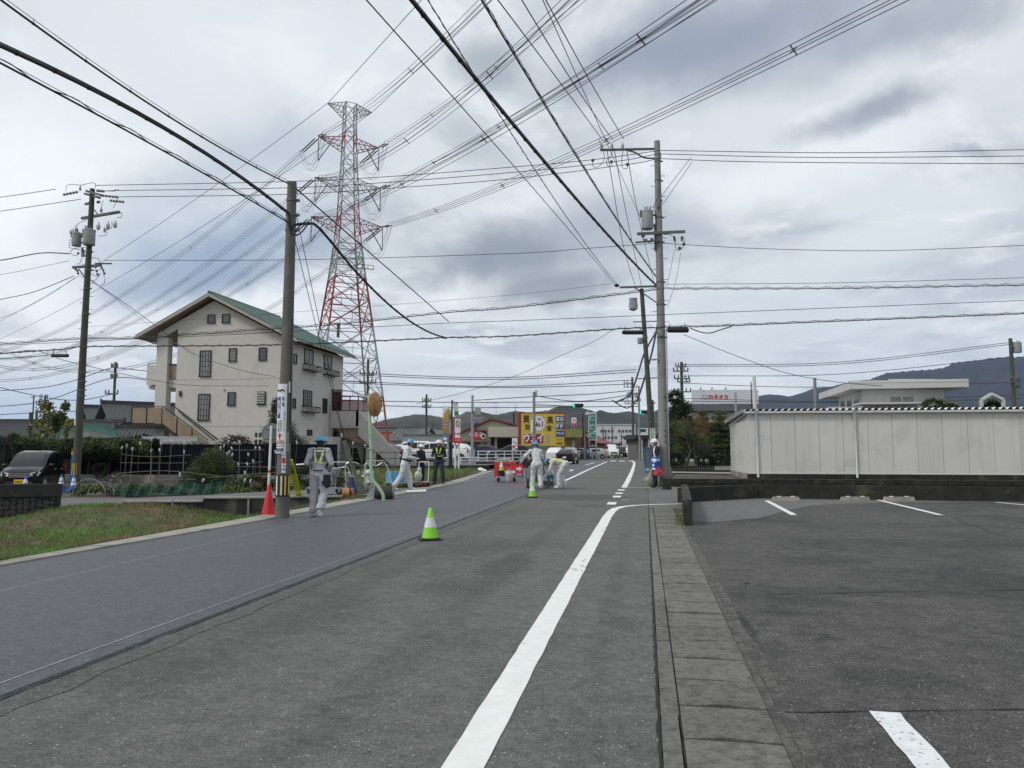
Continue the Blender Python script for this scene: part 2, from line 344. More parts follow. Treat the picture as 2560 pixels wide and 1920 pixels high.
# new asphalt overlay, 2.5 cm thick with a ragged edge
g = MB(); ys = [-12+.25*i for i in range(int(40/.25))]+[28+2*i for i in range(32)]
pr = None
for i, y in enumerate(ys):
    xr = -3.86+.012*max(0, min(y, 28))*.3+random.uniform(-.008, .008)-(.012*max(0, y-28))
    xl = -8.05+.31*smooth01((y-7)/8) if y < 30 else -7.74-(y-30)*.112 if y < 47 else -9.64-(y-47)*.05
    cur = ((xl, y), (xr, y))
    if pr:
        g.quad((pr[0][0], pr[0][1], .018), (pr[1][0], pr[1][1], .018), (cur[1][0], cur[1][1], .018), (cur[0][0], cur[0][1], .018))
        g.quad((pr[1][0], pr[1][1], .018), (pr[1][0]+.012, pr[1][1], .0), (cur[1][0]+.012, cur[1][1], .0), (cur[1][0], cur[1][1], .018))
    pr = cur
g.obj('resurfaced_lane', M_NEW, kind='structure')
g = MB(); strip(g, [(-3.845, -6), (-3.75, 27)], -.002, .009, .004, .005, .12); strip(g, [(-3.75, 27), (-4.0, 60)], 0, .03, .004, .01, .5)
g.obj('joint_gap', M_TAR, kind='structure')
g = MB(); strip(g, [(-3.8, -6), (-3.72, 26)], .02, .2, .0035, .035, .35); g.obj('damp_road_edge', asphalt('damp_asphalt', (.082, .081, .078), (.058, .058, .056), .42), kind='structure')
g = MB()
strip(g, [(-6.6, -5), (-6.62, 6.7), (-6.8, 15), (-7.0, 25.5), (-7.15, 33)], -.007, .007, .022, .003, .3); strip(g, [(-4.1, -5), (-3.98, 12), (-3.88, 22)], -.006, .006, .022, .002, .3)
a, b = G(858, 1276), G(1056, 1234); strip(g, [a, b], -.01, .01, .022, .004, .3)
a, b = G(1155, 1209), G(1245, 1180); strip(g, [a, b], -.02, .02, .022, .004, .5)
a, b = G(1160, 1228), G(1215, 1232); strip(g, [a, b], -.008, .008, .022, .004, .3)
g.obj('chalk_guide_lines', M_CHALK, kind='structure')
# kerb strip on the left, built of cast lengths
kb = thing('kerb_strip', 'low concrete kerb strip between the grass and the freshly resurfaced lane', 'kerb'); kb['kind'] = 'structure'; del kb['category']; del kb['label']
y = -8.
while y < 47:
    L_ = 2.0; y1 = y+L_-.015
    def kx(t): return 0 if t < 30 else -(t-30)*.112
    ki = lambda t: -8.03+.31*smooth01((t-7)/8)+kx(t)
    g = MB(); e = [random.uniform(-.03, .03) for _ in range(2)]
    vs = [(-8.28+kx(y)+e[0], y, 0), (ki(y), y, 0), (ki(y1), y1, 0), (-8.28+kx(y1)+e[0], y1, 0)]
    zt = .035+random.uniform(0, .008)
    g.add([(a, b, -.5) for a, b, _ in vs]+[(a, b, zt) for a, b, _ in vs], [(4, 5, 6, 7), (0, 1, 5, 4), (1, 2, 6, 5), (2, 3, 7, 6), (3, 0, 4, 7)])
    g.obj('kerb_block', M_CONCL, kb); y += L_
# right gutter: edge strip and lid slabs
gt = thing('gutter', '', ''); gt['kind'] = 'structure'; del gt['category']; del gt['label']
for i in range(13):
    y = -2+i*1.6; g = MB(); g.b2(.062, .158+random.uniform(-.006, .006), y+.006, y+1.594, -.1, .008+random.uniform(0, .006)); g.obj('gutter_edge', M_SLAB, gt)
for i in range(45):
    y = -3.44+i*.5; g = MB()
    nx = 7; x0, x1 = .172, .66-max(0, y-13)*.004; zt = .006+random.uniform(-.004, .006); k = random.uniform(.012, .042); tl = random.uniform(-.004, .004)
    top = []
    for j in range(nx):
        x = x0+(x1-x0)*j/(nx-1); notch = k*math.exp(-((j-3)/1.3)**2)+random.uniform(0, .004)
        top.append((x, y+.008+notch))
    bk = [(x, y+.497-random.uniform(0, .004)) for x, _ in reversed(top)]
    P = top+bk; n = len(P)
    g.add([(a, b, zt+(a-.4)*tl) for a, b in P]+[(a, b, -.12) for a, b in P], [tuple(range(n))]+[(q, q+n, (q+1) % n+n, (q+1) % n) for q in range(n)])
    g.obj('gutter_slab', M_SLAB, gt)
g = MB(); g.b2(.05, .8, -5, 19, -.3, -.06); g.obj('gutter_bed', M_TAR, kind='structure')
g = MB(); strip(g, [(.05, -3), (.05, 18.8)], -.012, .01, .0045, .007, .1); strip(g, [(.165, -3), (.165, 18.8)], -.004, .004, .003, .004, .15); strip(g, [(.05, 18.8), (.06, 29.2)], -.006, .006, .005, .005, .3)
g.obj('gutter_joint', M_TAR, kind='structure')
# rough verge and parking lot
g = MB(); ys = [-6+.15*i for i in range(int(21/.15))]
pv = None
for y in ys:
    xe = .667-max(0, y-13)*.004
    xo = .8+.04*noise.noise(Vector((y*.8, 3, 0)))-max(0, y-8)*.01
    cur = ((xe, y), (xo+.0, y))
    if pv: g.quad((pv[0][0], pv[0][1], -.004), (pv[1][0], pv[1][1], .004), (cur[1][0], cur[1][1], .004), (cur[0][0], cur[0][1], -.004))
    pv = cur
g.obj('rough_verge', mat('crumbled_concrete', (.115, .11, .1), .95, .4, 30, 1., 90, col2=(.065, .064, .06), c2s=6, c2lo=.45, c2hi=.6, world=True), kind='structure')
g = MB(); g.quad((.72, -20, 0), (60, -20, 0), (60, 26, 0), (.72, 26, 0)); g.obj('parking_lot', M_LOT, kind='structure')
P = [G(1723, 1302), G(1780, 1306), G(1830, 1302), G(1900, 1295), G(1960, 1278), G(2030, 1264), G(2160, 1258), G(2300, 1256), G(2560, 1256), G(2560, 1246), G(1898, 1240), G(1700, 1252)]
g = MB(); g.add([(p.x, p.y, .004) for p in P], [tuple(range(len(P)))]); g.obj('asphalt_patch', M_ST, kind='structure')
# lot seams
g = MB()
for (a, b, w, J) in ((G(1960, 1782), G(2560, 1775), .006, .006), (G(1815, 1488), G(2560, 1475), .008, .01)):
    strip(g, [a, b], -w, w, .005, J, .12)
a = G(2390, 1298); pts = [G(2390+i*12, 1298+i*4.5+random.uniform(-3, 3)) for i in range(10)]; strip(g, pts, -.006, .006, .005, .003)
g.obj('asphalt_crack', M_TAR, kind='structure')
g = MB()
for (x, y, l) in ((1830, 1560, 6), (1500, 1432, 5), (1060, 1398, 6)):
    pts = [G(x+i*40, y+random.uniform(-2, 2)+i*.6) for i in range(l)]; strip(g, pts, -.003, .004, .0055, .002)
g.obj('asphalt_crack', M_TAR, kind='structure')
# painted lines
def poly(mb, px, z=.005):
    P = [G(a, b, z) for a, b in px]; mb.add(P, [tuple(range(len(P)))]); return mb
g = MB()
c1 = [(-.87, -4), (-.87, 3.5), (-.86, 9.5), (-.85, 13), (-.85, 16.5), (-.82, 17.9)]
strip(g, c1, -.1, .1, .005, .004, .2)
cur = [(-.82, 17.9), (-.76, 18.7), (-.6, 19.35), (-.3, 19.85), (.15, 20.2), (1.15, 20.75)]
W_ = [.1, .1, .095, .085, .075, .07]; V = []
for i, p in enumerate(cur):
    d = (Vector(cur[min(i+1, 5)])-Vector(cur[max(i-1, 0)])).normalized(); n = Vector((d.y, -d.x)); q = Vector(p)
    V += [(*(q-n*W_[i]), .005), (*(q+n*W_[i]), .005)]
g.add(V, [(2*i, 2*i+1, 2*i+3, 2*i+2) for i in range(5)])
g.obj('edge_line', M_PAINT, kind='structure')
g = MB()
for y0, y1, x in ((20.0, 20.9, -.93), (22.9, 23.7, -.9), (24.7, 25.4, -.89), (26.6, 27.3, -.88)):
    strip(g, [(x, y0), (x, y1)], -.12, .12, .005, .006)
strip(g, [(-.72, 21.9), (-.5, 22.1)], -.02, .03, .005, .006)
g.obj('dashed_line', M_PAINT, kind='structure')
g = MB(); strip(g, [(-.84, 28.6), (-.83, 35), (-.9, 50), (-1.05, 68), (-1.2, 78), (-1.45, 84)], -.1, .12, .006, .01, 2.); g.obj('edge_line', M_PAINT, kind='structure')
g = MB(); strip(g, [(-.8, 28.75), (1.2, 28.7)], -.06, .06, .0065, .004); g.obj('driveway_line', M_PAINT, kind='structure')
g = MB(); strip(g, [(-3.62, 31), (-3.9, 50), (-4.2, 82)], -.09, .09, .0065, .008, 2.); g.obj('centre_line', M_PAINT, kind='structure')
for a, b in (((1438, 1152), (1456, 1152)), ((1460, 1152), (1476, 1152)), ((1482, 1152), (1497, 1152)), ((1505, 1152), (1519, 1152)), ((1527, 1152), (1541, 1152)), ((1549, 1152), (1563, 1152)), ((1572, 1152), (1586, 1152))):
    g = MB(); p, q = G(*a), G(*b); g.quad((p.x, 85, .0075), (q.x, 85, .0075), (q.x, 89, .0075), (p.x, 89, .0075)); g.obj('crosswalk_bar', M_PAINT, kind='structure')
for i in range(8):
    x = -9.5+i*1.25; g = MB(); g.quad((x, 112, .0075), (x+.6, 112, .0075), (x+.6, 115, .0075), (x, 115, .0075)); g.obj('crosswalk_bar', M_PAINT, kind='structure')
g = MB(); strip(g, [(-12, 76), (-4.2, 80)], -.25, .25, .0285, .01)
for (x0, y0, x1, y1) in ((1464, 1163, 1486, 1158), (1440, 1150, 1462, 1144), (1500, 1146, 1512, 1141), (1425, 1179, 1432, 1175), (1395, 1166, 1440, 1153)):
    p, q = G(x0, y0), G(x1, y1); strip(g, [p, q], -.1, .1, .0285)
g.obj('lane_arrows', M_PAINT, kind='structure')
g = MB(); p, q = G(1372, 1165), G(1445, 1152); strip(g, [p, q], -.1, .1, .0265); g.obj('orange_line', mat('orange_paint', (.55, .3, .2), .7), kind='structure')
g = MB()
for x, y, l, dy in ((1424, 1421, 5, 2), (1428, 1425, 8, 1), (1447, 1412, 5, 3), (1450, 1420, 3, -4), (1455, 1405, 3, -5), (1500, 1326, 4, 2), (1508, 1321, 4, -2), (1306, 1610, 2, 1)):
    strip(g, [G(x+i*5, y+i*dy*.6+random.uniform(-1.5, 1.5)) for i in range(l)], -.004, .005, .0068, .003)
g.obj('paint_cracks', M_TAR, kind='structure')
# lot bay lines
for pp, w in (([G(1917, 1252), G(1985, 1288)], .07), ([G(2195, 1250), G(2352, 1288)], .07), ([G(2490, 1256), G(2640, 1270)], .07), ([(1.31, 4.66), (1.3, 2.2)], .082)):
    g = MB(); strip(g, pp, -w, w, .006, .007, .12); g.obj('bay_line', M_PAINTW, kind='structure')
# ---- left field: lower ground with a mound
def zfield(x, y):
    d = -8.3-x; z = -.56*smooth01(d/1.2)
    m = G(325, 1256, -.1); q = math.hypot((x-m.x)/3.0, (y-m.y+.6)/2.5)
    z += .36*smooth01(1.25-q)
    z -= .25*smooth01((-17-x)/5)
    return z+.05*noise.noise(Vector((x*.9, y*.9, 0)))*smooth01(d/.8)
def inside(x, y):
    v = Vector((x, y, 0))-WA; return x < -8.3 and v.dot(SN) < .02
g = MB(); nx, ny = 90, 110; XS = [-8.3-.0055*(i**1.95)*1.0 for i in range(nx)]; idx = {}
for j in range(ny):
    for i in range(nx):
        x = XS[i]; yw = (Vector((x, 0, 0))-WA).x/WD.x; ytop = wl(yw)[1]; y = -12+(ytop+12)*(j/(ny-1))
        g.v.append((x, y, zfield(x, y)))
for j in range(ny-1):
    for i in range(nx-1):
        g.f.append((j*nx+i+1, j*nx+i, (j+1)*nx+i, (j+1)*nx+i+1)); g.m.append(0)
g.obj('grass_field', mat('turf_soil', (.1, .085, .05), .95, .35, 3, .6, 40, col2=(.06, .075, .025), c2s=1.1, world=True), kind='structure', sm=60)
# grass blades
def blades(name, pts, hmin, hmax, w, cols, lean=.6, seed=3, lab='short mown grass'):
    rs = np.random.RandomState(seed); P = np.array(pts); n = len(P)
    ang = rs.uniform(0, 2*np.pi, n); h = rs.uniform(hmin, hmax, n); ln = rs.uniform(0, lean, n)*h; a2 = rs.uniform(0, 2*np.pi, n)
    dx, dy = np.cos(ang)*w/2, np.sin(ang)*w/2
    V = np.zeros((n, 3, 3)); V[:, 0] = P-np.stack([dx, dy, np.zeros(n)], 1); V[:, 1] = P+np.stack([dx, dy, np.zeros(n)], 1)
    V[:, 2] = P+np.stack([np.cos(a2)*ln, np.sin(a2)*ln, h], 1)
    me = bpy.data.meshes.new(name); me.vertices.add(n*3); me.vertices.foreach_set('co', V.reshape(-1))
    me.loops.add(n*3); me.loops.foreach_set('vertex_index', np.arange(n*3)); me.polygons.add(n)
    me.polygons.foreach_set('loop_start', np.arange(0, n*3, 3)); me.update(calc_edges=True)
    for c in cols: me.materials.append(c)
    # colour by clumps
    k = np.array([noise.noise(Vector((p[0]*.55, p[1]*.9, 7)))+.5*noise.noise(Vector((p[0]*2.2, p[1]*2.2, 1))) for p in P])+rs.normal(0, .22, n)
    q = np.quantile(k, (.1, .26, .5, .78) if len(cols) == 5 else np.linspace(0, 1, len(cols)+1)[1:-1]); me.polygons.foreach_set('material_index', np.searchsorted(q, k).astype(np.int32))
    return me
GRC = [mat('grass_straw', (.3, .23, .13), .9, .2), mat('grass_brown', (.15, .11, .06), .9, .2), mat('grass_olive', (.15, .18, .06), .85, .2), mat('grass_green', (.1, .19, .04), .8, .2), mat('grass_bright', (.16, .3, .06), .8, .2)]
pts = []; rs = random.Random(5)
while len(pts) < 230000:
    x = -8.3-30*rs.random()**1.5; y = 2+24*rs.random()
    if not inside(x, y) or y < 3: continue
    if noise.noise(Vector((x*3.1, y*3.1, 5))) < -.42: continue
    e = noise.noise(Vector((x*1.4, y*1.4, 9)))
    pts.append((x, y, zfield(x, y)-.01+max(0, e)*.05))
link(blades('grass', pts, .03, .13, .013, GRC), 'grass', kind='stuff', lab='short tussocky green and straw coloured grass covering the sloping field on the left', cat='grass')
pts = []; rs = random.Random(6)
while len(pts) < 9000:
    if rs.random() < .5: a = rs.uniform(.2, 9); p = wl(a, -abs(rs.gauss(0, .25))-.03); x, y = p[0], p[1]
    elif rs.random() < .5: x = -8.33-abs(rs.gauss(0, .12)); y = rs.uniform(4, 21)
    else: m = G(395, 1262, -.2); x = m.x+rs.gauss(0, 1.); y = m.y+rs.gauss(0, .5)
    if inside(x, y) and noise.noise(Vector((x*2, y*2, 2))) > -.15: pts.append((x, y, zfield(x, y)))
link(blades('weeds', pts, .05, .17, .013, GRC[:4], 1., 11), 'weeds', kind='stuff', lab='taller ragged weeds along the retaining wall and kerb of the grass field', cat='weeds')
# ------------------------------------------------------------------ foliage
def leafmesh(name, P, size, mats, seed=1, flat=0., asp=.55, nsc=.9, jit=.35, vgrad=0.):
    rs = np.random.RandomState(seed); P = np.asarray(P, float); n = len(P)
    a = rs.normal(size=(n, 3)); a[:, 2] *= (1-flat); a /= np.linalg.norm(a, axis=1)[:, None]
    b = rs.normal(size=(n, 3)); b -= a*np.sum(a*b, 1)[:, None]; b /= np.linalg.norm(b, axis=1)[:, None]
    s = (size*rs.uniform(.6, 1.35, n))[:, None]
    V = np.stack([P-a*s, P+b*s*asp, P+a*s, P-b*s*asp], 1).reshape(-1)
    me = bpy.data.meshes.new(name); me.vertices.add(n*4); me.vertices.foreach_set('co', V)
    me.loops.add(n*4); me.loops.foreach_set('vertex_index', np.arange(n*4)); me.polygons.add(n)
    me.polygons.foreach_set('loop_start', np.arange(0, n*4, 4)); me.update(calc_edges=True)
    for c in mats: me.materials.append(c)
    if len(mats) > 1:
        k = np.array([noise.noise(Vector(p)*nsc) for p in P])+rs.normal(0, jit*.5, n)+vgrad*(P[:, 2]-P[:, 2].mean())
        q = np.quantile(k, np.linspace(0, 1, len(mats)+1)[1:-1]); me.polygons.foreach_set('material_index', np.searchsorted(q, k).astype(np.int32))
    return me
def blobpts(blobs, n, seed=1, shell=.55, up=0.):
    rs = np.random.RandomState(seed); vol = np.array([b[1][0]*b[1][1]*b[1][2] for b in blobs])**.67; vol /= vol.sum(); out = []
    for (c, r), f in zip(blobs, vol):
        k = max(4, int(n*f)); d = rs.normal(size=(k, 3)); d /= np.linalg.norm(d, axis=1)[:, None]
        rad = shell+(1-shell)*rs.rand(k)**.5; rad *= 1+.12*rs.normal(size=k)
        p = d*rad[:, None]*np.array(r)+np.array(c); out.append(p)
    return np.concatenate(out)
LG = {k: mat('leaf_'+k, c, .75, .25, 3, spec=.3) for k, c in dict(dark=(.022, .035, .02), pine=(.03, .05, .025), mid=(.055, .09, .035), olive=(.1, .11, .04), light=(.12, .17, .05), yellow=(.5, .42, .08), brown=(.13, .075, .04), orange=(.22, .13, .06), maroon=(.07, .03, .035), gray=(.07, .075, .06)).items()}
M_BARK = mat('bark', (.07, .055, .04), .95, .3, 9, .8, 40)
def tree(name, lab, cat, loc, blobs, n, size, mats, trunk=None, seed=1, shell=.5, grp=None, **kw):
    t = thing(name, lab, cat, loc, 0, grp)
    link(leafmesh('crown', blobpts(blobs, n, seed, shell), size, mats, seed, **kw), 'crown', t)
    if trunk:
        m = MB()
        for pts, r in trunk: m.tube(pts, r, 8)
        m.obj('trunk', M_BARK, t, sm=50)
    return t

# ------------------------------------------------------------------ people
M_SKIN = mat('skin', (.42, .24, .16), .6, .06, 20, spec=.4); M_HAIR = mat('dark_hair', (.015, .013, .012), .7, .2, 30)
M_REFL = mat('reflective_yellow', (.62, .62, .33), .5, .12, 40); M_REFLY = mat('fluorescent_yellow', (.75, .8, .12), .6, .08, 30); M_REFLW = mat('reflective_white', (.68, .7, .7), .5, .1, 30)
M_WHITE = mat('white_plastic', (.78, .78, .76), .35, .04, 6); M_BLK = mat('black_rubber', (.018, .018, .018), .6, .2, 20)
M_STEEL = mat('galvanised_steel', (.35, .36, .36), .45, .15, 12, metal=.5); M_ALU = mat('bare_aluminium', (.6, .61, .6), .35, .1, 12, metal=.6)
def person(lab, loc, rz, J=None, colors=None, helmet=None, bands=(), scale=1., vox=.0125, mask=False, extra=None, hair=True, seed=1, fold=.012):
    D = dict(pel=(0, 0, .95), che=(0, .01, 1.28), nek=(0, .01, 1.47), hed=(0, .03, 1.61), face=(0, 1, 0),
             sL=(-.185, 0, 1.41), eL=(-.24, -.03, 1.13), wL=(-.25, .04, .88), sR=(.185, 0, 1.41), eR=(.24, -.03, 1.13), wR=(.25, .04, .88),
             hL=(-.1, 0, .92), kL=(-.115, .03, .5), aL=(-.12, -.01, .09), fL=(-.13, .16, .04), hR=(.1, 0, .92), kR=(.115, .03, .5), aR=(.12, -.01, .09), fR=(.13, .16, .04))
    if J: D.update(J)
    D = {k: Vector(v) for k, v in D.items()}
    colors = colors or {}
    cj, ct, cg, cs, ch = (colors.get(k) for k in ('jacket', 'trousers', 'gloves', 'shoes', 'head'))
    ch = ch or M_SKIN
    t = thing('person', lab, 'person', loc, rz)
    m = MB()
    pel, che, nek, hed = D['pel'], D['che'], D['nek'], D['hed']
    up = (che-pel).normalized(); lat = (D['sR']-D['sL']); lat = (lat-up*lat.dot(up)).normalized(); dep = up.cross(lat)   # dep points forward
    R = Matrix((lat, dep, up)).transposed()
    tl = (nek-pel).length
    for f, w, d, a in ((-.1, .165, .125, .12), (.08, .165, .125, .12), (.28, .155, .12, .13), (.5, .17, .13, .13), (.7, .185, .135, .13), (.86, .17, .12, .1)):
        c = pel.lerp(nek, f) if f > .3 else pel+up*f*tl
        m.ell(c, (w, d, a), 16, 10, R)
    m.tube([nek-up*.06, nek+(hed-nek)*.6], [.075, .055], 12)
    for s in 'LR':
        S, E, Wp = D['s'+s], D['e'+s], D['w'+s]
        m.tube([nek-up*.07, S.lerp(nek, .35), S], [.07, .075, .075], 12); m.ell(S, (.08, .08, .08), 12, 8)
        m.tube([S, S.lerp(E, .5), E, E.lerp(Wp, .4), Wp], [.075, .068, .058, .055, .045], 12); m.ell(E, (.06,)*3, 10, 6)
        h = (Wp-E).normalized(); side = h.cross(dep).normalized() if abs(h.dot(dep)) < .9 else h.cross(up).normalized(); nrm = side.cross(h)
        pc = Wp+h*.055; m.ell(pc, (.04, .022, .055), 10, 6, Matrix((side, nrm, h)).transposed())
        for i, (o, l) in enumerate(((-.03, .062), (-.01, .075), (.01, .07), (.03, .055))):
            b = Wp+h*.09+side*o; m.tube([b-h*.03, b+h*l*.5+nrm*.004, b+h*l*.75+nrm*.025], [.0115, .011, .009], 7)
        sg = -1 if s == 'L' else 1; b = Wp+h*.03-side*.035*sg; m.tube([b, b+h*.03-side*.03*sg, b+h*.06-side*.038*sg+nrm*.012], [.014, .013, .011], 7)
        H, K, A, F = D['h'+s], D['k'+s], D['a'+s], D['f'+s]
        m.tube([pel+(H-pel)*.8+(H-K).normalized()*.06, H, H.lerp(K, .5), K, K.lerp(A, .35), K.lerp(A, .8), A], [.1, .112, .1, .088, .088, .09, .085], 14)
        m.ell(K, (.076,)*3, 10, 6)
        fd = (F-A); fd.z = fd.z*.3; m.ell(A.lerp(F, .0)+Vector((0, 0, -.035)), (.05, .055, .045), 10, 6)
        m.tube([A+Vector((0, 0, -.03)), A.lerp(F, .5)+Vector((0, 0, -.005)), F+Vector((0, 0, -.002))], [.05, .047, .036], 10)
    fc = D['face'].normalized(); hu = (hed-nek).normalized(); hu = (hu-fc*hu.dot(fc)).normalized(); hl = fc.cross(hu); HR = Matrix((hl, fc, hu)).transposed()
    m.ell(hed, (.078, .095, .112), 16, 12, HR); m.ell(hed+fc*.035-hu*.065, (.052, .055, .045), 12, 8, HR)
    m.ell(hed+fc*.1-hu*.012, (.014, .02, .024), 8, 6, HR)
    for s in (-1, 1): m.ell(hed+hl*.078*s-hu*.01, (.012, .022, .032), 8, 6, HR)
    o = m.obj('tmp', M_SKIN); md = o.modifiers.new('r', 'REMESH'); md.mode = 'VOXEL'; md.voxel_size = vox; md.use_smooth_shade = True
    dg = bpy.context.evaluated_depsgraph_get(); me = bpy.data.meshes.new_from_object(o.evaluated_get(dg))
    bpy.data.objects.remove(o)
    segs = []
    def sg(a, b, r, c): segs.append((np.array(a), np.array(b), r, c))
    sg(hed, hed-hu*.03, .1, 4); sg(nek+up*.045, hed, .06, 4)
    for f, f2 in ((.3, .9),): sg(pel.lerp(nek, .12), pel.lerp(nek, .86), .16, 0)
    for s in 'LR':
        sg(D['s'+s], D['e'+s], .08, 0); sg(D['e'+s], D['w'+s], .06, 0); sg(nek-up*.07, D['s'+s], .075, 0)
        h = (D['w'+s]-D['e'+s]).normalized(); sg(D['w'+s]+h*.045, D['w'+s]+h*.2, .045, 2)
        sg(D['h'+s], D['k'+s], .1, 1); sg(D['k'+s], D['a'+s]+Vector((0, 0, .01)), .08, 1); sg(pel-up*.05, D['h'+s], .14, 1)
        sg(D['a'+s]-Vector((0, 0, .06)), D['f'+s]-Vector((0, 0, .01)), .045, 3)
    nv = len(me.vertices); co = np.empty(nv*3); me.vertices.foreach_get('co', co); co = co.reshape(-1, 3)
    def dist(P):
        ds = []
        for a, b, r, c in segs:
            ab = b-a; tt = np.clip(((P-a) @ ab)/max(ab @ ab, 1e-9), 0, 1); ds.append(np.linalg.norm(P-(a+tt[:, None]*ab), axis=1)-r)
        return np.argmin(np.array(ds), 0)
    sc = np.array([s[3] for s in segs]); vc = sc[dist(co)]
    nrm = np.empty(nv*3); me.vertices.foreach_get('normal', nrm); nrm = nrm.reshape(-1, 3)
    am = np.where(vc <= 1, fold, 0.)
    sd = seed*3.7
    dd = np.array([noise.noise(Vector((p[0]*7+sd, p[1]*7, p[2]*11+p[0]*5)))+.55*noise.noise(Vector((p[0]*18, p[1]*18+sd, p[2]*26))) for p in co])
    co = co+nrm*(am*dd)[:, None]
    co[:, 2] = np.maximum(co[:, 2], .002) if not (extra and extra.get('lift')) else co[:, 2]
    me.vertices.foreach_set('co', co.reshape(-1)); me.update()
    nf = len(me.polygons); fcn = np.empty(nf*3); me.polygons.foreach_get('center', fcn); fcn = fcn.reshape(-1, 3); fi = dist(fcn)
    me.materials.clear()
    for x in (cj, ct, cg or M_WHITE, cs or M_WHITE, ch): me.materials.append(x)
    me.polygons.foreach_set('material_index', sc[fi].astype(np.int32)); me.polygons.foreach_set('use_smooth', [True]*nf)
    o = bpy.data.objects.new('body', me); COL.objects.link(o); o.parent = t
    # reflective bands: offset copies of the body faces they lie on
    L = fcn-np.array(pel); u = L @ np.array(lat); v = L @ np.array(dep); w = (L @ np.array(up))/tl
    tors = np.isin(fi, [2]) | ((np.abs(u) < .17) & (sc[fi] == 0) & (w > 0) & (w < 1.05))
    for nm, fn, mm in bands:
        sel = np.nonzero(fn(u, v, w, tors, fcn, sc[fi]))[0]
        if len(sel) == 0: continue
        vs, fs, mp = [], [], {}
        for i in sel:
            f = []
            for q in me.polygons[i].vertices:
                if q not in mp: mp[q] = len(vs); vs.append(tuple(co[q]+nrm[q]*.007))
                f.append(mp[q])
            fs.append(f)
        b = MB(); b.add(vs, fs); b.obj(nm, mm, t, sm=80)
    if helmet:
        b = MB(); b.lathe([(.128, -.012), (.142, -.012), (.145, -.004), (.127, .006), (.125, .03), (.117, .06), (.095, .09), (.06, .108), (.001, .116)], 20, hed+hu*.045-fc*.005, HR)
        b.ell(hed+hu*.035+fc*.11, (.1, .05, .007), 14, 6, HR); b.bar(hed+hu*.155-fc*.09, hed+hu*.16+fc*.08, .03, .012)
        b.obj('helmet', helmet, t, sm=40)
        b = MB(); b.tube([hed+hl*.082+hu*.04, hed+hl*.075-hu*.05+fc*.02, hed-hu*.1+fc*.05, hed-hl*.075-hu*.05+fc*.02, hed-hl*.082+hu*.04], .004, 5); b.obj('chin_strap', M_BLK, t)
    if hair:
        b = MB(); b.ell(hed-fc*.022-hu*.005, (.084, .085, .108), 14, 8, HR); b.obj('hair', M_HAIR if hair is True else hair, t, sm=60)
    b = MB()
    for s in (-1, 1): b.ell(hed+fc*.088+hl*.03*s+hu*.012, (.011, .006, .006), 6, 4, HR)
    b.obj('eyes', M_HAIR, t)
    b = MB(); b.ell(hed+fc*.088-hu*.055, (.022, .006, .005), 8, 4, HR); b.obj('mouth', mat('lips', (.3, .12, .1), .6), t)
    if mask: b = MB(); b.ell(hed+fc*.065-hu*.045, (.06, .05, .05), 12, 8, HR); b.obj('face_mask', M_WHITE, t, sm=60)
    t.scale = (scale,)*3
    return t, D

# ------------------------------------------------------------------ cars
M_GLASS = mat('car_glass', (.008, .01, .011), .05, .05, 2, spec=.45); M_TYRE = mat('tyre', (.02, .02, .02), .85, .2, 20)
M_RIM = mat('alloy_rim', (.45, .46, .47), .3, .1, 10, metal=.7); M_LAMP = mat('lamp_glass', (.62, .64, .66), .12, .08, 12, coat=.6); M_TAIL = mat('tail_lamp_red', (.4, .015, .02), .2, .1, 12, coat=.6)
M_PLATE = mat('white_plate', (.75, .75, .72), .5); M_YPLATE = mat('yellow_plate', (.75, .5, .03), .5); M_CHROME = mat('chrome', (.7, .71, .72), .15, .05, 4, metal=.9)
def paint(name, c, r=.25): return mat(name, c, r, .03, 2, coat=.35, spec=.4)
P_WHITE = paint('white_car_paint', (.74, .75, .75)); P_BLACK = paint('black_car_paint', (.006, .007, .007), .2); P_RED = paint('dark_red_car_paint', (.12, .012, .02)); P_SILVER = paint('silver_car_paint', (.42, .43, .44)); P_NAVY = paint('navy_car_paint', (.02, .025, .045), .15); P_BLUE = paint('pale_blue_car_paint', (.35, .45, .58))
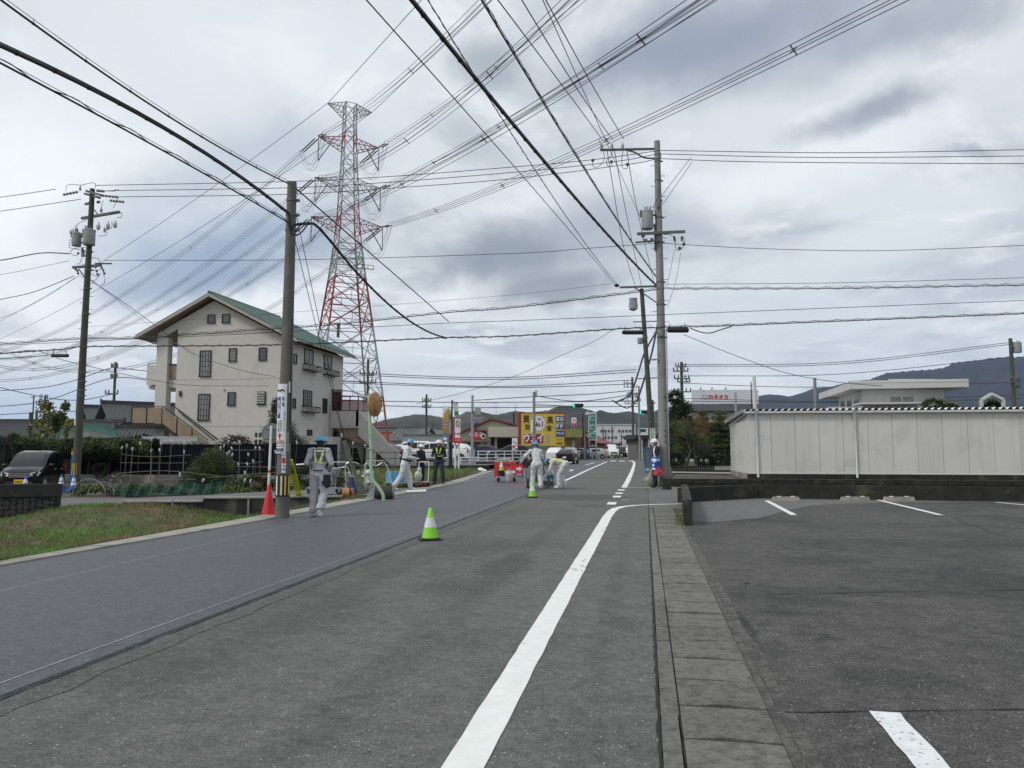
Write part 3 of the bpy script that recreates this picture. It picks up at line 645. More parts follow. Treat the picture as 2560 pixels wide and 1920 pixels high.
KINDS = {  # stations front to back: y, half width, z bottom, z belt, z roof, roof half width
    'kei': dict(L=3.4, st=[(1.7, .6, .32, .72, 0, 0), (1.62, .69, .2, .82, 0, 0), (1.25, .73, .18, .95, 0, 0), (.95, .737, .17, 1.0, 1.0, .66), (.28, .737, .17, 1.03, 1.56, .6), (-.3, .737, .17, 1.05, 1.65, .61), (-1.2, .737, .17, 1.07, 1.63, .6), (-1.6, .72, .2, 1.05, 1.52, .57), (-1.7, .66, .32, .98, .99, .62)], wh=(1.12, -1.2), wr=.29),
    'van': dict(L=4.3, st=[(2.1, .68, .32, .8, 0, 0), (2.0, .8, .2, .92, 0, 0), (1.5, .84, .18, 1.02, 0, 0), (1.2, .85, .17, 1.06, 1.06, .76), (.5, .85, .17, 1.08, 1.68, .69), (-.3, .85, .17, 1.08, 1.76, .7), (-1.6, .85, .17, 1.1, 1.74, .69), (-2.05, .83, .2, 1.08, 1.6, .66), (-2.15, .78, .32, 1.0, 1.01, .72)], wh=(1.35, -1.3), wr=.31),
    'suv': dict(L=4.4, st=[(2.2, .6, .38, .7, 0, 0), (2.05, .82, .26, .9, 0, 0), (1.5, .89, .24, 1.0, 0, 0), (.95, .9, .23, 1.05, 1.05, .74), (.1, .9, .23, 1.06, 1.5, .62), (-.6, .9, .23, 1.1, 1.55, .6), (-1.4, .9, .24, 1.14, 1.45, .58), (-2.0, .86, .3, 1.1, 1.15, .62), (-2.2, .78, .4, 1.0, 1.0, .66)], wh=(1.35, -1.35), wr=.34),
    'car': dict(L=3.8, st=[(1.9, .6, .34, .66, 0, 0), (1.78, .76, .22, .8, 0, 0), (1.3, .82, .2, .92, 0, 0), (.85, .84, .19, .98, .98, .7), (.1, .84, .19, 1.0, 1.44, .6), (-.5, .84, .19, 1.02, 1.5, .6), (-1.3, .84, .2, 1.04, 1.42, .58), (-1.75, .8, .24, 1.02, 1.12, .6), (-1.88, .74, .36, .92, .92, .66)], wh=(1.2, -1.2), wr=.3)}
def car(lab, kind, loc, rz, col, plate=M_PLATE, detail=True, sc=1., glass=None, grp=None, name='car', cat=None, zs=1.):
    K = KINDS[kind]; st = K['st']; glass = glass or M_GLASS
    t = thing(name, lab, cat or 'car', loc, rz, grp); t.scale = (sc, sc, sc*zs)
    m = MB(); n = 0; rings = []
    for (y, w, zb, zs, zr, wr) in st:
        h = [(w*.86, zb), (w*.97, zb+.1), (w, (zb+zs)/2), (w*.99, zs-.12), (w*.93, zs), (w*.5, zs+.03)]
        rings.append([(x, y, z) for x, z in h]+[(-x, y, z) for x, z in reversed(h)])
    k = len(rings[0]); m.add([v for r in rings for v in r], [(i*k+j, (i+1)*k+j, (i+1)*k+(j+1) % k, i*k+(j+1) % k) for i in range(len(st)-1) for j in range(k)]+[tuple(range(k)), tuple((len(st)-1)*k+j for j in range(k-1, -1, -1))])
    cb = [s for s in st if s[4]]
    rr = [[(w*.92, y, zs-.03), (wr+(w*.92-wr)*.25, y, zs+(zr-zs)*.78), (wr, y, zr-.05 if zr > zs+.1 else zr), (wr*.75, y, zr), (-wr*.75, y, zr), (-wr, y, zr-.05 if zr > zs+.1 else zr), (-wr-(w*.92-wr)*.25, y, zs+(zr-zs)*.78), (-w*.92, y, zs-.03)] for (y, w, zb, zs, zr, wr) in cb]
    m.add([v for r in rr for v in r], [(i*8+j, (i+1)*8+j, (i+1)*8+j+1, i*8+j+1) for i in range(len(cb)-1) for j in range(7)])
    m.obj('body', col, t, sm=32)
    a, b, e1, e2 = cb[0], cb[1], cb[-2], cb[-1]
    def pane(nm, s0, s1, off):
        q = []
        for s, f in ((s0, .1), (s1, .9)): pass
        lo = [(-s0[1]*.84, s0[0], s0[3]), (s0[1]*.84, s0[0], s0[3])]; hi = [(s1[5]*.9, s1[0], s1[4]), (-s1[5]*.9, s1[0], s1[4])]
        L0, L1, H1, H0 = (Vector(x) for x in (lo[0], lo[1], hi[0], hi[1]))
        P = [L0.lerp(H0, .07), L1.lerp(H1, .07), L1.lerp(H1, .92), L0.lerp(H0, .92)]; nn = (P[1]-P[0]).cross(P[3]-P[0]).normalized()*off
        g = MB(); g.quad(*[p+nn for p in P]); g.quad(*[p+nn*.2 for p in reversed(P)]); g.obj(nm, glass, t)
    pane('windshield', a, b, .03 if True else 0); pane('rear_window', e2, e1, -.03)
    def side(y): 
        for s0, s1 in zip(cb, cb[1:]):
            if s1[0] <= y <= s0[0]:
                f = (s0[0]-y)/(s0[0]-s1[0]); return [s0[i]+(s1[i]-s0[i])*f for i in range(6)]
        return cb[-1]
    yf, yr = b[0]+.42*(a[0]-b[0]), e1[0]+.05
    cuts = [yf, b[0]-.42*(b[0]-yr)-.0, yr] if kind in ('kei', 'car', 'suv') else [yf, b[0]-.35, b[0]-1.25, yr]
    for sgn in (-1, 1):
        for y0, y1 in zip(cuts, cuts[1:]):
            P = []
            for y, fz in ((y0-.04, .06), (y1+.04, .06), (y1+.04, .8), (y0-.04, .8)):
                s = side(y); ftop = fz; zz = s[3]+(s[4]-s[3])*ftop
                if fz > .5 and y > b[0]: zz = s[3]+(s[4]-s[3])*.9
                x = s[1]*.92+(s[5]-s[1]*.92)*min(1, max(0, (zz-s[3])/(s[4]-s[3]+1e-6)))*.98
                P.append((sgn*(x+.022), y, zz))
            g = MB(); g.quad(*P); g.obj('side_window', glass, t)
    for wy in K['wh']:
        s = side(wy) if wy < a[0] else min(st, key=lambda q: abs(q[0]-wy))
        for sgn in (-1, 1):
            w = .83*0+max(x[1] for x in st); x = sgn*(w-.1)
            g = MB(); g.cyl((sgn*(w-.02), wy, K['wr']+.02), (sgn*(w+.006), wy, K['wr']+.02), K['wr']+.055, n=22); g.obj('wheel_arch', M_BLK, t)
            g = MB(); g.cyl((x-sgn*.1, wy, K['wr']), (sgn*(w+.012), wy, K['wr']), K['wr'], n=22); wo_ = g.obj('wheel', M_TYRE, t, sm=40)
            g = MB(); xx = sgn*(w+.018); g.cyl((xx-sgn*.02, wy, K['wr']), (xx, wy, K['wr']), K['wr']*.3, n=10)
            for q in range(5):
                an = q*2*math.pi/5; g.bar((xx, wy, K['wr']), (xx, wy+math.cos(an)*K['wr']*.6, K['wr']+math.sin(an)*K['wr']*.6), .02, .07)
            g.tube([(xx, wy+math.cos(q*math.pi/8)*K['wr']*.62, K['wr']+math.sin(q*math.pi/8)*K['wr']*.62) for q in range(17)], .018, 5); g.obj('rim', M_RIM, wo_)
    f0, f1 = st[0], st[1]; r0, r1 = st[-1], st[-2]
    for sgn in (-1, 1):
        g = MB(); x0, x1 = sgn*f1[1]*.55, sgn*(f1[1]+.01); z = f1[3]-.08
        g.add([(x0, f0[0]+.02, z-.09), (x1*.93, f1[0]+.05, z-.07), (x1, f1[0]-.12, z+.02), (x1*.96, f1[0]-.02, z+.09), (x0, f0[0]-.0, z+.03)], [(0, 1, 2, 3, 4)]); g.obj('headlight', M_LAMP, t)
        g = MB(); z = r1[3]-.1; w = r1[1]+.012; g.b2(sgn*w, sgn*(w-.16), r1[0]+.02, r1[0]-.075, z-.22, z+.12); g.obj('tail_light', M_TAIL, t)
        g = MB(); g.ell((sgn*(a[1]+.1), a[0]-.2, a[3]+.06), (.1, .06, .07), 10, 6); g.obj('mirror', col, t, sm=60)
        if detail:
            for yy in (b[0]-.55, b[0]-1.4):
                g = MB(); w = .99*max(x[1] for x in st); g.b2(sgn*w, sgn*(w+.03), yy-.09, yy+.09, a[3]-.14, a[3]-.11); g.obj('door_handle', M_CHROME if col is P_BLACK else col, t)
    g = MB(); zc = f1[3]-.12; hw = f1[1]*.52; g.b2(-hw, hw, f0[0]-.05, f0[0]+.015, zc-.1, zc+.05); gr = g.obj('grille', M_BLK, t)
    g = MB()
    for zz in (-.08, -.02, .04): g.b2(-hw*1.05, hw*1.05, f0[0]+.012, f0[0]+.03, zc+zz-.01, zc+zz+.01)
    g.obj('grille_bar', M_CHROME, gr)
    g = MB(); g.b2(-f1[1]*.7, f1[1]*.7, f0[0]-.1, f0[0]+.01, f0[2]-.03, f0[2]+.12); g.obj('front_intake', M_BLK, t)
    g = MB(); g.b2(-.17, .17, f0[0]+.02, f0[0]+.035, f0[2]+.03, f0[2]+.2); g.obj('licence_plate', plate, t)
    g = MB(); g.b2(-.17, .17, r0[0]-.02, r0[0]-.035, f0[2]+.2, f0[2]+.36); g.obj('licence_plate', plate, t)
    return t

# ------------------------------------------------------------------ utility poles
M_POLE = mat('pole_concrete', (.13, .127, .112), .85, .15, 3, .4, 60, streak=.35, col2=(.085, .085, .07), c2s=.8); M_POLED = mat('old_pole_concrete', (.075, .075, .058), .9, .2, 3, .4, 60, streak=.4)
M_POLEL = mat('new_pole_concrete', (.24, .24, .225), .8, .1, 3, .3, 60, streak=.15, col2=(.16, .16, .145), c2s=.5)
M_ARM = mat('crossarm_steel', (.12, .13, .125), .55, .15, 8, metal=.3); M_WIRE = mat('cable_black', (.012, .012, .013), .6); M_WIREG = mat('conductor_grey', (.04, .042, .045), .6)
M_INS = mat('insulator_ceramic', (.5, .5, .46), .25, .15, 30); M_INSD = mat('dark_insulator', (.1, .1, .1), .4); M_TRF = mat('transformer_grey', (.3, .32, .33), .5, .12, 5, streak=.2)
def insul(par, p, up=1, s=1., mm=None, name='insulator'):
    g = MB(); x, y, z = p; pr = [(.02, 0), (.05, .02), (.05, .05), (.03, .06), (.06, .08), (.06, .11), (.035, .12), (.05, .15), (.045, .19), (.02, .21), (.02, .26)]
    g.lathe([(r*s, h*s*up) for r, h in pr], 8, (x, y, z)); return g.obj(name, mm or M_INS, par, sm=50)
def transformer(par, x, y, z, r=.22, h=.7, px=0.):
    g = MB(); g.lathe([(r*.93, 0), (r, .04), (r, h-.06), (r*1.05, h-.05), (r*1.05, h), (r*.6, h+.05), (.02, h+.06)], 18, (x, y, z)); o = g.obj('transformer', M_TRF, par, sm=40)
    g = MB()
    for k in (-1, 0, 1): g.cyl((x+k*.1, y-.1, z+h), (x+k*.1, y-.12, z+h+.16), .03, .02, 8)
    g.cyl((x-r*1.1, y, z+h*.7), (x-r*1.1, y, z+h+.05), .05, .04, 8); g.obj('bushing', M_INSD, o)
    g = MB(); d = 1 if px > x else -1
    for zz in (.15, h-.15): g.bar((x+d*r*.9, y, z+zz), (px, y, z+zz), .07, .07)
    g.obj('bracket', M_ARM, o)
    return o
def upole(lab, base, top, r0, r1, mm, rz=YAW, name='utility_pole', steps=None, bands=(), grp=None, cat='utility pole'):
    t = thing(name, lab, cat, base, rz, grp); d = Vector(top)-Vector(base); d = Matrix.Rotation(-rz, 3, 'Z') @ d
    g = MB(); g.tube([d*0-Vector((0, 0, .4)), d*.5, d], [r0, (r0+r1)/2, r1], 20); g.obj('shaft', mm, t, sm=40)
    at = lambda z: (d.x*z/d.z, d.y*z/d.z)
    rad = lambda z: r0+(r1-r0)*z/d.z
    if steps:
        g = MB(); z = steps[0]; k = 0
        while z < steps[1]:
            x, y = at(z); s = 1 if k % 2 else -1; rr = rad(z); g.cyl((x+s*rr*.8, y, z), (x+s*(rr+.16), y, z), .012, n=5); k += 1; z += steps[2]
        g.obj('step_bolts', M_ARM, t)
    for z in bands:
        x, y = at(z); g = MB(); g.cyl((x, y, z-.03), (x, y, z+.03), rad(z)+.012, n=20); g.box(x+rad(z)+.03, y, z, .09, .06, .05); g.obj('band', M_ARM, t)
    t['h'] = d.z
    return t, at, rad
def arm(par, p, q, w=.09, h=.09, name='crossarm', mm=None):
    g = MB(); g.bar(p, q, w, h); return g.obj(name, mm or M_ARM, par)
# ------------------------------------------------------------------ wires
NW = [0]
def catenary(p, q, sag, n=24):
    p, q = Vector(p), Vector(q); return [p.lerp(q, i/n)-Vector((0, 0, 4*sag*(i/n)*(1-i/n))) for i in range(n+1)]
def through(pts, n=40):     # smooth curve through 3D points (Catmull-Rom)
    P = [Vector(p) for p in pts]; P = [P[0]*2-P[1]]+P+[P[-1]*2-P[-2]]; out = []
    k = max(2, n//(len(P)-3))
    for i in range(1, len(P)-2):
        for j in range(k):
            t = j/k; a, b, c, d = P[i-1:i+3]
            out.append(.5*((2*b)+(c-a)*t+(2*a-5*b+4*c-d)*t*t+(3*b-a-3*c+d)*t**3))
    out.append(P[-2]); return out
def wire(lab, pts, r=.008, mm=None, spiral=0, sr=.03, name='cable', cat='cable', lash=False, grp=None, msg=None, n=5, rings=0):
    r *= 1.3; t = MB(); t.tube(pts, r, n)
    o = t.obj(name, mm or M_WIRE, lab=lab, cat=cat, grp=grp, sm=60)
    pts = [Vector(p) for p in pts]
    if msg:          # messenger wire above with hangers
        up = Vector((0, 0, msg)); g = MB(); g.tube([p+up for p in pts], r*.35, 4); g.obj('messenger_wire', mm or M_WIRE, o)
    if spiral or rings:
        L = [0]
        for a, b in zip(pts, pts[1:]): L.append(L[-1]+(b-a).length)
        def P(s):
            import bisect
            i = min(max(1, bisect.bisect_left(L, s)), len(L)-1); f = (s-L[i-1])/max(1e-6, L[i]-L[i-1]); return pts[i-1].lerp(pts[i], f), (pts[i]-pts[i-1]).normalized()
        if spiral:
            g = MB(); q = []; N = min(1400, int(L[-1]/spiral*8))
            for i in range(N+1):
                s = L[-1]*i/N; p, d = P(s); a = d.cross(Vector((0, 0, 1))).normalized(); b = a.cross(d); th = s/spiral*2*math.pi
                q.append(p+(a*math.cos(th)*sr+b*math.sin(th)*sr)+(b*(msg or 0)*.5))
            g.tube(q, max(.009, r*.5), 3); g.obj('spiral_wrap', mm or M_WIRE, o)
        if rings:
            g = MB(); s = rings*.5
            while s < L[-1]:
                p, d = P(s); g.cyl(p-d*.012, p+d*.012, r*1.25, n=6); g.bar(p, p+Vector((0, 0, (msg or r*2))), .006); s += rings
            g.obj('cable_hangers', mm or M_WIRE, o, kind='stuff')
    return o
# ------------------------------------------------------------------ left: house
M_STUC = mat('beige_stucco', (.54, .515, .48), .9, .05, 2.5, .5, 70, col2=(.48, .455, .42), c2s=.6, streak=.1)
M_TILE = mat('green_roof_tile', (.06, .12, .1), .5, .35, 2.2, col2=(.09, .15, .13), c2s=3, world=True); M_SOFF = mat('brown_soffit', (.3, .22, .16), .8, .15, 3); M_TRIM = mat('pale_trim', (.36, .33, .29), .8, .08)
M_BRN = mat('dark_bronze_frame', (.02, .018, .016), .5, .15); M_WGL = mat('house_window_glass', (.05, .06, .07), .08, .1, 1.5, spec=.7, coat=.3); M_CURT = mat('curtain_behind_glass', (.2, .21, .2), .25, .25, 6, coat=.4)
M_PANB = mat('smoked_brown_panel', (.26, .19, .12), .35, .2, 2, coat=.2); M_DARK = mat('dark_void', (.02, .02, .022), .9)
HX, HY = -22.62, 44.7
H = thing('house', 'three storey beige stucco house with green tiled gable roof and outside stairs', 'house', (HX, HY, 0))
wx = lambda x: x-HX
def hb(x0, x1, y0, y1, z0, z1): g = MB(); g.b2(x0, x1, y0, y1, z0, z1); return g
W0, DPT = -8.33, 8.0
# gable wall with the porch recess on its left
g = MB(); ap = -5.73; zt = lambda x: 11.35-.51*abs(x-ap)
g.prism([(W0, 0), (0, 0), (0, zt(0)), (ap, zt(ap)), (W0, zt(W0))], 0, .25); g.obj('gable_wall', M_STUC, H)
g = MB(); g.b2(-.25, 0, .25, DPT, 0, zt(0)-.02); g.obj('side_wall', M_STUC, H)
g = MB(); g.b2(W0, W0+.25, .25, DPT, 0, zt(W0)); g.prism([(W0, 0), (0, 0), (0, zt(0)), (ap, zt(ap)), (W0, zt(W0))], DPT, DPT+.25); g.obj('rear_wall', M_STUC, H)
# roof: two slopes, fascia, tiles
RX0, RX1, RY0, RY1, RZ = -11.1, .62, -.62, 9.0, 11.75
rz = lambda x: RZ-.51*abs(x-ap)
g = MB()
for a, b in ((RX0, ap), (ap, RX1)):
    P = [(a, rz(a)), (b, rz(b)), (b, rz(b)-.16), (a, rz(a)-.16)]; g.prism(P, RY0, RY1)
rf = g.obj('roof', M_SOFF, H)
g = MB()
for a, b in ((RX0, ap), (ap, RX1)):
    P = [(a, rz(a)-.02), (b, rz(b)-.02), (b, rz(b)-.22), (a, rz(a)-.22)]; g.prism(P, RY0-.04, RY0-.003)
g.obj('verge_board', M_TRIM, rf)
g = MB(); g.tube([(RX1+.06, RY0, rz(RX1)-.1), (RX1+.06, RY1, rz(RX1)-.1)], .07, 8); g.obj('gutter_pipe', M_TRIM, rf)
g = MB(); g.tube([(RX0-.05, RY0, rz(RX0)-.12), (RX0-.05, RY0+1.2, rz(RX0)-.12), (RX0+.5, RY0+1.4, rz(RX0)-.35), (W0-.1, .5, rz(RX0)-.4)], .05, 6); g.obj('gutter_pipe', M_TRIM, rf)
g = MB(); g.tube([(ap, RY0-.05, RZ+.06), (ap, RY1, RZ+.06)], .11, 8); g.obj('ridge_cap', M_TILE, rf, sm=50)
sl_ = math.atan(.51); tl = MB()
arc = [(-.15, -.01), (-.11, .05), (-.05, .085), (.02, .07), (.08, .0), (.15, -.01)]
vs = [(s, a, z+.0) for s in (0, .34) for a, z in arc]+[(.34, a, z-.06) for a, z in arc]
tl.add(vs, [(i, i+1, i+7, i+6) for i in range(5)]+[(i+6, i+7, i+13, i+12) for i in range(5)])
def tilemat(s, y, sign=1):
    return Vector((ap+sign*(s*math.cos(sl_)), y, RZ+.015-s*math.sin(sl_)))
proto = None; cnt = 0; rest = MB(); ncol, nrow = 33, 24
for c in range(ncol):
    for r in range(nrow):
        p = tilemat(.02+r*.297, RY0+.13+c*.295)
        if cnt < 300:
            if proto is None: proto = tl.obj('roof_tile', M_TILE, rf, sm=50); o = proto
            else: o = inst(proto, rf, (0, 0, 0))
            o.location = p; o.rotation_euler = (0, sl_+random.uniform(-.012, .012), 0); cnt += 1
        else:
            Rm = Matrix.Rotation(sl_, 3, 'Y'); rest.add([p+Rm @ Vector(v) for v in tl.v], tl.f)
Rm = Matrix.Rotation(-sl_, 3, 'Y') @ Matrix.Scale(-1, 3, (1, 0, 0))
for c in range(ncol):
    for r in range(20): p = tilemat(.02+r*.297, RY0+.13+c*.295, -1); rest.add([p+Rm @ Vector(v) for v in tl.v], tl.f)
rest.obj('roof_tile', M_TILE, rf, sm=50, kind='stuff')
# front windows
def fwin(x0, x1, z0, z1, glass, grid=(0, 0), par=H, y=0., louv=False):
    x0, x1 = wx(x0), wx(x1); g = MB(); t = .05; d = .07
    g.b2(x0, x1, y-d, y+.01, z1-t, z1); g.b2(x0-.03, x1+.03, y-d-.03, y+.01, z0, z0+t); g.b2(x0, x0+t, y-d, y+.01, z0+t, z1-t); g.b2(x1-t, x1, y-d, y+.01, z0+t, z1-t)
    w = g.obj('window', M_BRN, par)
    g = MB(); g.b2(x0+t, x1-t, y-.025, y-.005, z0+t, z1-t); g.obj('pane', glass, w)
    g = MB()
    for i in range(1, grid[0]): xx = x0+(x1-x0)*i/grid[0]; g.b2(xx-.007, xx+.007, y-.05, y-.026, z0+t, z1-t)
    for i in range(1, grid[1]): zz = z0+(z1-z0)*i/grid[1]; g.b2(x0+t, x1-t, y-.048, y-.026, zz-.007, zz+.007)
    if louv:
        for i in range(5): zz = z0+.1+(z1-z0-.1)*i/5; g.box((x0+x1)/2, y-.09, zz+.06, x1-x0-.08, .012, .13, rx=-.6)
    if g.v: g.obj('glazing_bars' if not louv else 'louvres', M_BRN if not louv else M_CURT, w)
    return w
fwin(-28.78, -28.23, 9.83, 10.41, M_WGL); fwin(-27.72, -27.15, 9.82, 10.43, mat('green_tinted_glass', (.06, .12, .1), .1, .2, coat=.3))
fwin(-29.25, -28.41, 6.23, 8.0, M_CURT, (4, 5)); fwin(-29.25, -28.4, 3.32, 5.09, M_CURT, (4, 5))
fwin(-27.13, -26.58, 7.22, 8.1, M_CURT, (1, 4)); fwin(-24.98, -24.43, 7.24, 8.1, M_WGL, (1, 3)); fwin(-27.12, -26.56, 4.29, 5.18, M_WGL); fwin(-24.99, -24.41, 4.31, 5.19, M_WGL, louv=True)
for i in range(2):
    for j in range(2): g = MB(); g.b2(wx(-25.1)+i*.28, wx(-25.1)+i*.28+.18, -.012, .005, 1.75+j*.45, 2.05+j*.45); g.obj('vent', M_BRN, H)
g = MB(); g.b2(wx(-30.65), wx(-30.5), -.09, 0, 4.95, 5.3); g.obj('wall_lamp', M_BRN, H)
g = MB(); g.cyl((wx(-27.4), -.08, 5.35), (wx(-27.4), .02, 5.35), .06, n=10); g.obj('vent_cap', M_TRIM, H)
for z in (2.9, 6.02, 9.1):
    g = MB(); g.b2(W0, -.02, -.006, .002, z, z+.02); g.obj('wall_joint', mat('joint_grey', (.22, .2, .18), .9), H)
g = MB()
for k, (x, z) in enumerate(((-.8, 6.0), (-.65, 6.02), (-.68, 5.85), (-.55, 5.86))): g.cyl((x, -.1, z), (x, .0, z), .02, n=6); g.ell((x, -.1, z+.03), (.03, .03, .03), 6, 4)
g.obj('cable_bracket', M_BRN, H)
# right face windows (x = 0 plane): y0,y1,z0,z1
def rwin(y0, y1, z0, z1, glass, grid=(0, 0)):
    y0 -= HY; y1 -= HY; g = MB(); t = .05
    g.b2(-.01, .07, y0, y1, z1-t, z1); g.b2(-.01, .1, y0-.03, y1+.03, z0, z0+t); g.b2(-.01, .07, y0, y0+t, z0+t, z1-t); g.b2(-.01, .07, y1-t, y1, z0+t, z1-t); g.b2(-.01, .055, (y0+y1)/2-.025, (y0+y1)/2+.025, z0+t, z1-t) if grid[0] else None
    w = g.obj('window', M_BRN, H); g = MB(); g.b2(.005, .03, y0+t, y1-t, z0+t, z1-t); g.obj('pane', glass, w)
    if grid[0]:
        g = MB()
        for i in range(1, grid[0]): yy = y0+(y1-y0)*i/grid[0]; g.b2(.031, .045, yy-.007, yy+.007, z0+t, z1-t)
        for i in range(1, grid[1]): zz = z0+(z1-z0)*i/grid[1]; g.b2(.031, .043, y0+t, y1-t, zz-.012, zz+.012)
        g.obj('glazing_bars', M_BRN, w)
def balc(y0, y1, z0, z1):
    y0 -= HY; y1 -= HY; g = MB(); D = .42
    g.b2(0, D, y0, y1, z0, z0+.05); g.b2(D-.03, D, y0, y1, z1-.05, z1); g.b2(0, D, y0, y0+.03, z1-.05, z1); g.b2(0, D, y1-.03, y1, z1-.05, z1)
    b = g.obj('window_box', M_BRN, H)
    for i in range(11):
        yy = y0+.02+(y1-y0-.04)*i/10; q = MB(); q.b2(D-.028, D-.004, yy-.022, yy+.022, z0+.05, z1-.05); q.obj('baluster', M_BRN, b)
    for k in range(3):
        q = MB(); q.b2(.1*k+.08, .1*k+.1, y0, y0+.02, z0+.05, z1-.05); q.obj('baluster', M_BRN, b)
rwin(44.86, 45.28, 7.02, 7.67, M_WGL); rwin(46.4, 47.7, 7.2, 8.22, M_CURT, (4, 5)); rwin(49.5, 50.8, 7.2, 8.2, M_CURT, (4, 5)); rwin(44.86, 45.27, 4.09, 4.74, M_WGL); rwin(46.35, 47.65, 4.34, 5.42, M_CURT, (4, 5)); rwin(49.44, 50.14, 4.0, 5.04, M_WGL, (3, 5)); rwin(47.1, 47.8, 2.3, 2.75, M_WGL)
balc(46.15, 48.31, 6.75, 7.15); balc(49.33, 51.45, 6.75, 7.13); balc(46.15, 48.3, 3.9, 4.32)
# rain pipe
g = MB(); g.tube([(.07, 5.9, 4.6), (.07, 5.9, .2)], .04, 6); g.obj('rain_pipe', M_TRIM, H)
# annex roof box in front of right face (garage)
g = MB(); g.b2(.0, .8, 1.2, 6.2, .3, 2.3); gx = g.obj('garage', M_STUC, H)
for i in range(7): g = MB(); g.b2(.08, .74, 1.12+i*.0-.0, 1.19, .5+i*.22, .7+i*.22); g.obj('shutter_slat', M_TRIM, gx)
# porch stack at left of gable
P0, P1, P2 = wx(-33.33), wx(-31.95), wx(-30.95)
g = MB(); g.b2(wx(-32.51), wx(-31.69), .02, .55, 0, 8.95); g.obj('porch_pillar', M_STUC, H)
g = MB(); g.b2(wx(-31.08), wx(-30.96), .3, .5, 0, 9.3); g.obj('porch_pillar', M_STUC, H)
g = MB(); g.b2(P0, wx(-31.97), .2, 1.6, 5.76, 7.13); g.obj('balcony_parapet', M_STUC, H)
g = MB(); g.b2(wx(-31.95), P2, .3, 3.0, 5.55, 6.1); g.b2(P0, P2, .45, 3, 5.5, 5.72); g.b2(P0, P2, .4, 3, 2.95, 3.1); g.obj('balcony_slab', M_STUC, H)
g = MB(); g.b2(wx(-31.94), wx(-30.98), .28, .32, 6.14, 7.1); bp = g.obj('balcony_panel', M_PANB, H)
g = MB(); g.b2(wx(-31.97), P2, .22, .3, 7.1, 7.17)
for x in (-31.93, -31.0): g.b2(wx(x)-.03, wx(x)+.03, .22, .28, 6.1, 7.12)
g.bar((P0+.05, .3, 7.25), (wx(-32.5), .3, 7.25), .04); g.bar((P0+.05, .3, 7.1), (P0+.05, .3, 7.25), .04); g.obj('balcony_rail', M_BRN, bp)
g = MB(); q_ = wx(-32.45); g.prism([(q_, 8.75), (W0-.002, 9.55), (W0-.002, zt(W0)), (q_, zt(q_))], 0, .25); g.obj('recess_wall', M_STUC, H)
# stair landing and flight on the front-left
LX0, LX1 = wx(-33.33), wx(-31.0)
g = MB(); g.b2(LX0, LX1+.1, -1.1, .4, 2.9, 3.1); g.prism([(LX1+.1, 3.08), (LX1+3.3, .9), (LX1+3.3, .55), (LX1+.1, 2.73)], -1.05, -.1); g.obj('stair_slab', M_BRN, H)
for i in range(13):
    g = MB(); x = LX1+.1+i*.25; z = 3.05-i*.17; g.b2(x, x+.27, -1.0, -.1, z-.04, z); g.obj('stair_tread', M_CONC, H)
g = MB(); g.b2(LX0+.03, LX1-.1, -1.12, -1.09, 3.15, 4.12); g.b2(LX0+.0, LX0+.03, -1.1, .3, 3.15, 4.12); g.obj('stair_panel', M_PANB, H)
g = MB(); g.add([(LX1-.05, -1.12, 3.1), (LX1+3.3, -1.12, .85), (LX1+3.3, -1.12, 1.85), (LX1-.05, -1.12, 4.12), (LX1-.05, -1.09, 3.1), (LX1+3.3, -1.09, .85), (LX1+3.3, -1.09, 1.85), (LX1-.05, -1.09, 4.12)], [(0, 1, 2, 3), (7, 6, 5, 4), (0, 3, 7, 4), (1, 5, 6, 2), (3, 2, 6, 7)]); g.obj('stair_panel', M_PANB, H)
g = MB()
for x, z in ((LX0, 3.1), (LX0+1.1, 3.1), (LX1-.1, 3.1), (LX1+1.0, 2.4), (LX1+2.1, 1.65)): g.b2(x-.02, x+.03, -1.16, -1.12, z-.05, z+1.08)
g.bar((LX0, -1.14, 4.2), (LX1, -1.14, 4.2), .05); g.bar((LX1, -1.14, 4.2), (LX1+3.3, -1.14, 1.98), .05); g.bar((LX1+.1, -.15, 4.25), (LX1+3.4, -.15, 2.03), .05); g.bar((LX1+.4, -.15, 3.95), (LX1+3.4, -.15, 1.8), .04); g.bar((LX0, -1.14, 4.3), (LX0+.0, .3, 4.3), .04)
g.obj('stair_rail', M_BRN, H)
# rear entrance stair with bay at the far right
g = MB(); q0, q1 = 51.0-HY, 53.2-HY
g.b2(.001, 2.1, q0, q0+.2, 3.07, 4.2); g.b2(1.9, 2.1, q0, q1+.3, 3.07, 4.2); g.b2(0, 2.1, q0, q1, 2.95, 3.1)
g.prism([(2.1, 4.2), (2.1, 2.4), (4.6, .3), (5.2, .3), (5.2, 1.3), (4.6, 1.6)], q0, q0+.2); g.obj('stair_parapet', M_STUC, H)
g = MB(); g.prism([(.1, 3.05), (2.1, 2.95), (3.5, 1.55), (2.9, 1.55), (.9, 2.3)], q0+.25, q0+1.3); g.obj('stair_soffit', M_SOFF, H)
g = MB(); g.b2(0, 2.6, q0+1.4, q0+1.6, 0, 3); g.obj('porch_back_wall', M_STUC, H); g = MB(); g.b2(2.6, 2.9, q0+.3, q0+1.6, 0, 1.55); g.obj('porch_pier', M_STUC, H)
g = MB(); g.b2(1.0, 2.4, q0+1.34, q0+1.39, .2, 1.5); g.obj('entrance_door', M_DARK, H); g = MB(); g.b2(.003, .05, q0+.3, q0+.95, .75, 2.7); g.obj('side_door', mat('green_glass', (.04, .08, .05), .15, .3, 8), H)
MAR = mat('maroon_frame', (.09, .025, .03), .4); MPK = mat('pink_glazing', (.42, .3, .3), .15, .1, 2, alpha=.75)
g = MB()
